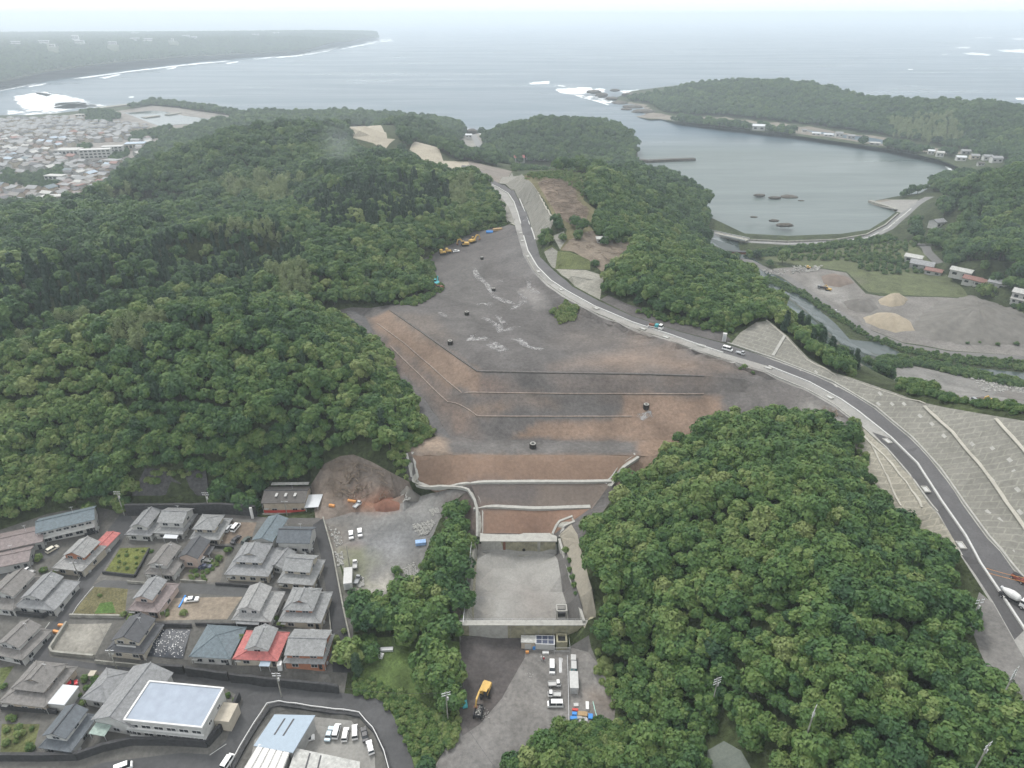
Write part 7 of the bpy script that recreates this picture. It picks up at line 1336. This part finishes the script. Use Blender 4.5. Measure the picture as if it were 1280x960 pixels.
for a in [('tarpaulin',612,291,(4.5,2.2,1.2),M_BLUE,'blue tarpaulin bundle under the trees by the far cutting','bundle'),('spoil_bags',622,288,(6,2.5,1.4),M_WOOD,'pale brown bag pile beside the blue tarpaulin bundle','bags'),('tarpaulin',529,327,(3,1.6,.8),M_BLUE,'blue sheet at the forest edge left of the machines','bundle'),('crane_bucket',415,617+16,(2.2,.9,.8),M_ORANGE,'orange machine parts at the foot of the cut bank','machine parts'),('crane_bucket',440,627,(3.2,.8,.7),M_ORANGE,'long orange machine part behind the silver light truck','machine parts'),('blue_skip',526,680,(3.6,1.8,1.3),simple('pale_blue_paint', (.25,.38,.6), .5),'pale blue skip at the right of the grey gravel yard','skip'),('garden_sheet',228,752,(.5,5.0,.3),M_BLUE,'long blue sheet on the gravel plot left of the white car','cover'),('road_barriers',77,783,(1.8,.7,.9),M_ORANGE,'orange road barriers at the back of the empty gravel corner plot','barrier'),('road_barriers',71,791,(2.2,.7,.9),M_ORANGE,'orange road barriers at the street side of the gravel corner plot','barrier'),('notice_board',466,869,(2.2,.4,1.6),M_WHITE,'white notice board at the bend of the lower street','board'),('scrap_boat',472,820,(3.6,1.5,.9),M_WHITE,'white upturned boat on the grass by the grove','boat'),('scrap_boat',482,813,(4.5,1.2,.8),M_GALV,'grey metal boat lying on the grass by the grove','boat'),('white_tank',351,836,(1.2,1.6,2.4),M_WHITE,'white upright tank between the red-skirted and brick houses','tank'),('garden_house',117,846,(1.8,1.8,1.6),WL['cream'],'small cream-capped hut in the hedge beside the lower street','hut')]: boxload(*a, rz=random.uniform(-20, 20)) if a[0] != 'notice_board' else None
put('white_pillar', MB().box((0, 0, 2.4), (.9, .5, 5)), M_WHITE, 316, 648, 'white pillar sign at the right end of the long retaining wall', 'sign')
# --- bay: rocks, breakwater, bridges, headland houses
def rock(px, py, w, d, hgt, label, rz=0, group='rocks in the bay', mat=None):
    if 'bay' in group: w, d, hgt = w * .8, d * .75, hgt * .7
    if 'headland' in group: w, d, hgt = w * .6, d * 1.1, hgt * 1.5
    c = P(px, py, 0); c.z = max(0, h(c.x, c.y) - .3); r = np.random.default_rng(int(px * 7 + py)); v, f = ico(0, 0, 0, w / 2, d / 2, hgt, r, 3, .16); o = mesh_obj('reef_rock', v.tolist(), f, mat or M_ROCK, None, None, True); o.location = c; o.rotation_euler.z = R(rz); tag(o, label, 'rock', group)
for a in [(949,246.5,16,9,2.2,'leftmost of the far row of dark rocks in the bay'),(968,248.5,17,9,2.2,'second rock in the far row in the bay'),(986,246.5,24,16,3.4,'largest rock of the far row in the bay'),(1001,251,9,5,1.4,'small rock ending the far row in the bay'),(941,279,9,5,1.2,'small rock nearest the left shore of the bay'),(966.5,281.5,12,7,1.8,'middle rock of the near row in the bay'),(980,286.5,20,11,2.6,'biggest rock close to the coast road')]: rock(*a)
for k, (x, y, w, d, hh) in enumerate([(742,119,60,30,3),(752,122,50,24,3.5),(765,125,55,30,2.5),(775,129,60,40,3),(790,124,80,40,3.5),(790,134,70,35,3),(805,140,80,40,3.5),(783,137,40,20,2),(768,119,40,18,2)]): rock(x, y, w, d, hh, ['dark reef rock in the surf, farthest out from the headland','low reef rock second from the outer end of the surf','reef rock in the thickest white water','low reef rock at the near edge of the surf','broad reef at the tip of the headland','reef rock on the bay side of the headland tip','reef rock at the inner corner of the headland shore','small isolated reef rock just inside the bay mouth','small reef rock among the breakers'][k], 0, 'reef rocks off the headland')
for k, (x, y, w, d, hh) in enumerate([(590,168,22,14,5)]): rock(x, y, w, d, hh, 'low reef in the notch between the two seaside hills', 0, 'rocks in the notch')
for k, (x, y) in (): rock(x, y, 18, 14, 4, 'rock at the root of the long bay breakwater', 0, 'rocks by the island hill')
def pier(label, pts, half, z0, z1, name='breakwater', mat=None):
    w = [P(x, y, 0) for x, y in pts]; w = resample(w, 12); o = sweep(MB(), [p - w[0] for p in w], half, z0, z1).build(name, mat or M_OLDC); o.location = w[0]; return tag(o, label, 'breakwater')
pier('long dark breakwater reaching into the bay from the island hill', [(786,201),(810,203),(840,201.5),(868,200.5)], 4, -2, 3.2, mat=M_ROCK); pier('concrete arm sheltering the little quay on the bay', [(1087,253),(1098,257),(1112,261),(1120,264)], 2.2, -2, 2.6)
pier('outer sea wall of the far fishing harbour', [(100,143),(130,137.5),(190,130),(222,133),(262,140),(300,145.5)], 9, -2, 6); pier('short jetty on the left inside the far harbour', [(180,149.5),(198,146.8)], 6, -1, 4, 'jetty'); pier('short jetty on the right inside the far harbour', [(209,145.6),(225,143.2)], 6, -1, 4, 'jetty')
e = empty('railway_bridge', P(862, 313, 8), 0, 'rust-red girder railway bridge over the river mouth', 'bridge'); a, b = P(862, 313, 8), P(932, 315, 8); o_ = e.location
sweep(MB(), [v - o_ for v in resample([a, b], 4)], 1.6, -1.6, .2).build('girder', M_RUST, e); sweep(MB(), [v - o_ for v in resample([a, b], 4)], 1.9, .2, .5).build('deck', M_DARK, e)
for t in (.3, .62): q = a.lerp(b, t) - o_; MB().box((q.x, q.y, q.z - 4.5), (2.4, 4.4, 6.0)).build('pier', M_OLDC, e)
a, b = P(880, 288.5, 7), P(934, 300, 7); e = empty('road_bridge', a, 0, 'low concrete coast road bridge over the river mouth', 'bridge'); sweep(MB(), [v - a for v in resample([a, b], 4)], 4.6, -1.1, 0).build('deck', M_OLDC, e)
for t in (.3, .6, .85): q = a.lerp(b, t) - a; MB().box((q.x, q.y, q.z - 4), (2.0, 7, 6)).build('pier', M_OLDC, e)
for s in (-1, 1): sweep(MB(), [v - a for v in resample([a, b], 4)], .15, 0, 1.0, s * 4.4).build('parapet', M_GALV, e)
# road markings of the coast road and the new road's far part
for off, lab in ((0, 'centre'),): decal('road_line', [(935,302.5),(984,304.5),(1040,303),(1085,297),(1110,285),(1125,272),(1140,260)], .5, (.6,.6,.58), 'conc', .09)
decal('road_line', [(1253,715),(1268,738),(1290,768)], .3, (.7,.7,.68), 'conc', .06); decal('coast_road', [(1100,292),(1118,279),(1132,266),(1146,254)], 4, (.2,.2,.19), 'asph', .07)
def pathpoly(pts, half, z1, label, cat='sea wall', name='sea_wall', mat=None): return strip(name, label, cat, pts, half, -1.5, z1, mat or M_OLDC, 6)
pathpoly([(934,300.5),(984,303),(1045,300.5),(1083,294),(1106,282),(1122,268)], .6, 1.3, 'grey sea wall along the curving coast road')
def little_house(px, py, W, D, hh, roof, wall, rz, label, group, st=1, far=True):
    c = G(px, py) if not (py < 214 and px < 700) else P(px, py - 6, 8.0); e = empty('house', c, R(rz), label, 'house', group); W *= .8; D *= .8; hh *= .85; wm = MB(); rm = MB(); wm.box((0, 0, hh / 2 - .5), (W, D, hh + 1)); gable(rm, wm, 0, 0, W, D, hh, 'x' if W > D else 'y', .42, .6, .3); wm.build('wall', WL[wall], e); rm.build('roof', RF[roof], e)
    for k in range(2): MB().box((-W / 4 + k * W / 2, -D / 2 - .06, hh * .55), (W * .22, .14, hh * .35)).build('window', M_GLASS, e)
    return e
HH = 'houses around the bay'
for a in [(948,163,26,14,9,'white','white',-20,'big white building alone on the bay shore of the headland'),(1020,169,16,7,4,'white','white',-18,'left of two long white sheds on the headland shore'),(1035,170.5,18,7,4,'white','white',-18,'right of two long white sheds on the headland shore'),(1048,171,14,12,7,'grey','white',-10,'pale gabled house beside the long white sheds'),(1063,173,14,10,5,'grey','grey',-10,'grey-roofed house right of the pale gabled one on the shore'),(1005,165,8,6,4,'grey','white',0,'tiny pale hut left of the long white sheds'),(1093,181,18,7,3.5,'pale','white',-20,'low pale building halfway along the headland shore'),(1163,193,10,8,6,'white','white',-20,'white house at the start of the cluster at the bay head'),(1174,196,11,9,7,'pale','white',-20,'pale two-storey house at the bay head'),(1200,201,14,9,6,'white','white',-15,'brightest white roof in the bay head cluster'),(1206,193,14,10,6,'grey','grey',-15,'grey house behind the bright white roof at the bay head'),(1217,199,13,10,6,'grey','cream',-10,'grey-roofed house in the middle of the bay head cluster'),(1233,200,13,10,6,'grey','white',-10,'pale grey house near the right end of the bay head cluster'),(1244,203,15,12,7,'grey','white',-10,'last and largest house of the bay head cluster'),(1225,207,9,7,4,'brown','grey',-10,'small dark hut in front of the bay head cluster'),
 (1170,284,13,11,6.5,'grey','white',20,'white house among the trees above the lowland, alone'),(1141,327,15,9,5,'pale','white',-40,'white shed at the top of the long grey yard beyond the field'),(1152,335,20,12,4.5,'grey','grey',-40,'grey low hall next to the white shed beyond the field'),(1166,343,14,8,4,'rust','grey',-40,'rust-roofed shed at the end of the grey yard'),(1200,346,17,9,6,'pale','white',-45,'white-roofed hall by the wooded hill at the right'),(1214,355,14,9,5,'rust','white',-45,'left of the red-roofed houses on the lane at the right'),(1225,358,10,8,5,'rust','white',-45,'right of the red-roofed houses on the lane at the right'),(1246,361,14,10,6,'grey','white',-45,'grey-roofed house past the red roofs at the right'),(1276,374,13,10,6,'pale','white',-45,'pale house cut by the right edge beyond the gravel mound'),
 (649,209,16,12,8,'red','white',10,'reddish gabled house at the foot of the wooded island hill'),(664,207.5,14,10,6,'grey','white',-20,'grey-roofed house between the reddish one and its neighbours'),(680,208,20,12,8,'grey','white',0,'pale grey house farthest right at the foot of the island hill'),(586,178,12,8,5,'white','white',0,'small white hut by the coastal road in the notch'),(1031+240,379,9,6,4,'pale','white',-45,'small pale shed beside the lane at the right edge'),(752,303,7,4,3,'pale','grey',0,'small pale shed under the round tree on the cleared hill')]: little_house(*a, HH)
# --- the far town
TOWNP = worldpoly([(-60,152),(0,150),(72,149),(105,151),(150,154),(180,160),(208,163),(192,177),(176,192),(160,207),(143,226),(120,246),(106,254),(60,256),(0,261),(-60,262)])
NOT = [worldpoly(p) for p in ([(103,139),(138,139),(156,147),(150,156),(112,153)], [(20,222),(80,210),(80,238),(30,238)], [(160,166),(216,156),(206,173),(162,180)], [(0,212),(22,215),(22,236),(0,236)], [(100,178),(165,178),(165,204),(100,204)], [(72,184),(102,184),(102,200),(72,200)])]
lo, hi = TOWNP.min(0), TOWNP.max(0); q = grid(lo[0], hi[0], lo[1], hi[1], 14.5); q = q[inpoly(q, TOWNP)]
for w in NOT: q = q[~inpoly(q, w)]
q = q[rng.random(len(q)) > .07]; zt = H(q); ok = seen(q, zt, 6, 2); q, zt = q[ok], zt[ok]; pxs, pys, dd = PIX(q[:, 0], q[:, 1], zt)
ok = (pxs > -8); q, zt, dd = q[ok], zt[ok], dd[ok]; order_t = np.argsort(dd); print('TOWN', len(q))
TR_ = {}
def town_mesh(W, D, hh, roof, wall):
    key = (roof, wall, round(W), round(D))
    if key not in TR_:
        wm = MB(); rm = MB(); wm.box((0, 0, hh / 2 - .6), (W, D, hh + 1.2)); gable(rm, wm, 0, 0, W, D, hh, 'x' if W > D else 'y', .40, .5, .3); a = wm.build('wall', WL[wall]); b = rm.build('roof', RF[roof]); TR_[key] = (a.data, b.data); bpy.data.objects.remove(a); bpy.data.objects.remove(b)
    return TR_[key]
ROOFW = ['grey'] * 9 + ['spot'] * 4 + ['dark'] * 3 + ['teal', 'slate', 'pale', 'pale', 'pink', 'pink', 'brown', 'brown', 'pink', 'rust', 'grey3', 'grey3', 'blue']; COLN = dict(grey='grey tiled', spot='weathered grey', dark='dark tiled', teal='blue-grey', slate='slate-coloured', pale='pale', pink='brownish', brown='dark brown', rust='rust-red', grey3='brownish grey', white='white', blue='pale blue')
stuff_m = MB()
for n, i in enumerate(order_t):
    roof = random.choice(ROOFW); wall = random.choice(['white', 'cream', 'beige', 'beige', 'grey', 'grey', 'pink']); W, D = random.choice([(10, 8), (12, 8), (9, 11), (8, 10), (14, 9), (7, 9), (12, 10)]); hh = random.choice([3.2, 5.4, 5.6, 5.8]); rz = R(-16 + random.choice([0, 0, 90]) + random.uniform(-7, 7))
    if n < 250:
        a, b = town_mesh(W, D, hh, roof, wall); e = empty('town_house', (q[i][0], q[i][1], zt[i]), rz, f'house with a {COLN[roof]} roof packed into the far seaside town', 'house', f'far town houses with {COLN[roof]} roofs'); e.scale = (1, 1, random.uniform(.9, 1.2))
        for nm, d in (('wall', a), ('roof', b)): o = bpy.data.objects.new(nm, d); COL.objects.link(o); o.parent = e
    else: stuff_m.box((q[i][0], q[i][1], zt[i] + hh / 2 - .5), (W, D, hh + 1), rz, 0); stuff_m.box((q[i][0], q[i][1], zt[i] + hh + 1.0), (W + .8, D + .8, 2.0), rz, 1 + ROOFW.index(roof) % 3, .45)
if stuff_m.v: tag(stuff_m.build('town_backdrop', [WL['cream'], RF['grey'], RF['spot'], RF['dark']]), kind='stuff', label='farthest rows of houses in the seaside town')
def block(px, py, W, D, hh, mat, roofmat, rz, label, name='town_building', rows=3):
    c = G(px, py); e = empty(name, c, R(rz), label, 'building'); MB().box((0, 0, hh / 2 - 1), (W, D, hh + 2)).build('wall', mat, e); MB().box((0, 0, hh + .2), (W + .8, D + .8, .5)).build('roof', roofmat, e)
    for r_ in range(rows):
        for k in range(max(3, int(W / 5))): n_ = max(3, int(W / 5)); MB().box((-W / 2 + (k + .5) * W / n_, -D / 2 - .1, (r_ + .55) * hh / rows), (W / n_ * .62, .25, hh / rows * .5)).build('window', M_GLASS, e)
    return e
block(122, 197, 38, 12, 11, WL['white'], M_GREY, 14, 'white three-storey school block in the far town'); block(143, 192, 26, 11, 10, WL['white'], M_GREY, 14, 'second white school block behind the first in the far town', rows=3); block(171, 186, 26, 18, 8, WL['cream'], RF['blue'], 16, 'hall with a blue roof at the edge of the far town', rows=1); block(88, 193, 30, 20, 7, WL['white'], RF['pale'], 5, 'white wide-roofed gymnasium in the far town', rows=1); block(72, 228, 22, 10, 8, WL['white'], RF['pale'], -10, 'white two-storey block in the near part of the far town', rows=2); block(66, 252, 36, 12, 6, WL['cream'], RF['pale'], 12, 'long cream building at the near edge of the far town', rows=2); block(103, 233, 24, 14, 5, WL['grey'], RF['pale'], -16, 'wide pale workshop roof in the near part of the far town', rows=1); block(90, 236, 30, 10, 5, WL['grey'], RF['rust'], -16, 'long rust-roofed shed in the near part of the far town', rows=1)
block(142, 207, 20, 12, 7, WL['cream'], RF['grey'], -14, 'temple-like cream hall at the foot of the wooded hill in the far town', rows=1); block(102, 148, 16, 9, 7, WL['cream'], RF['pale'], 10, 'cream block beside the wooded knoll at the far harbour', rows=2)
# --- houses on the far peninsula's plateau
for k, (x, y, w) in enumerate([(95, 50.5, 34), (100, 54, 40), (141, 55.5, 34), (66, 59, 20), (233, 46.5, 50), (243, 48.5, 30), (185, 51, 60), (170, 50.5, 50), (55, 54, 50), (140, 42.5, 60), (170, 43, 60), (200, 41, 60), (216, 51.5, 12), (20, 55, 50), (320, 45, 60), (345, 43, 50)]):
    if k in (9, 11): continue
    block(x, y, w, 16, 12 if k != 0 else 26, M_WHITE, M_WHITE, 10, ['white tower block standing on the far peninsula','white building below the tower on the far peninsula','white house on the rim of the far peninsula','small white house on the slope of the far peninsula','largest white building right of centre on the far peninsula','pale annex below the largest white peninsula building','long white row left of centre on the far peninsula','white row beside the long one on the far peninsula','pale row left of the tower on the far peninsula','faint white hall on the skyline of the far peninsula','faint hall on the skyline of the far peninsula','third faint hall on the peninsula skyline, farthest right','tiny white hut below the peninsula skyline','pale building at the left end of the far peninsula','pale building near the tip of the far peninsula','faint building closest to the peninsula tip'][k], 'far_building', 1)
# --- thin smoke over the left hills
m = bpy.data.materials.new('smoke'); m.use_nodes = True; nt = m.node_tree; nt.nodes.clear(); ou = N(nt, 'ShaderNodeOutputMaterial'); pv = N(nt, 'ShaderNodeVolumePrincipled'); pv.inputs['Color'].default_value = (.9,.94,1,1); tc = N(nt, 'ShaderNodeTexCoord'); gr = N(nt, 'ShaderNodeTexGradient', gradient_type='QUADRATIC_SPHERE'); nt.links.new(tc.outputs['Object'], gr.inputs[0]); ml = N(nt, 'ShaderNodeMath', operation='MULTIPLY'); nt.links.new(gr.outputs['Fac'], ml.inputs[0]); ml.inputs[1].default_value = .012; nt.links.new(ml.outputs[0], pv.inputs['Density']); nt.links.new(pv.outputs[0], ou.inputs['Volume'])
b0 = G(438, 222); bm = bmesh.new()
for dx, dy, dz, rx, ry, rz_ in ((0, 0, 0, 1, 1, 1),):
    r_ = bmesh.ops.create_icosphere(bm, subdivisions=3, radius=1); 
    for v in r_['verts']: v.co = Vector((v.co.x * rx + dx, v.co.y * ry + dy, v.co.z * rz_ + dz))
me = bpy.data.meshes.new('smoke'); bm.to_mesh(me); bm.free(); me.materials.append(m); o = bpy.data.objects.new('smoke', me); COL.objects.link(o); o.location = b0 + Vector((-8, 8, 24)); o.scale = (24, 20, 26); tag(o, kind='stuff', label='thin bluish smoke drifting over the left hills')
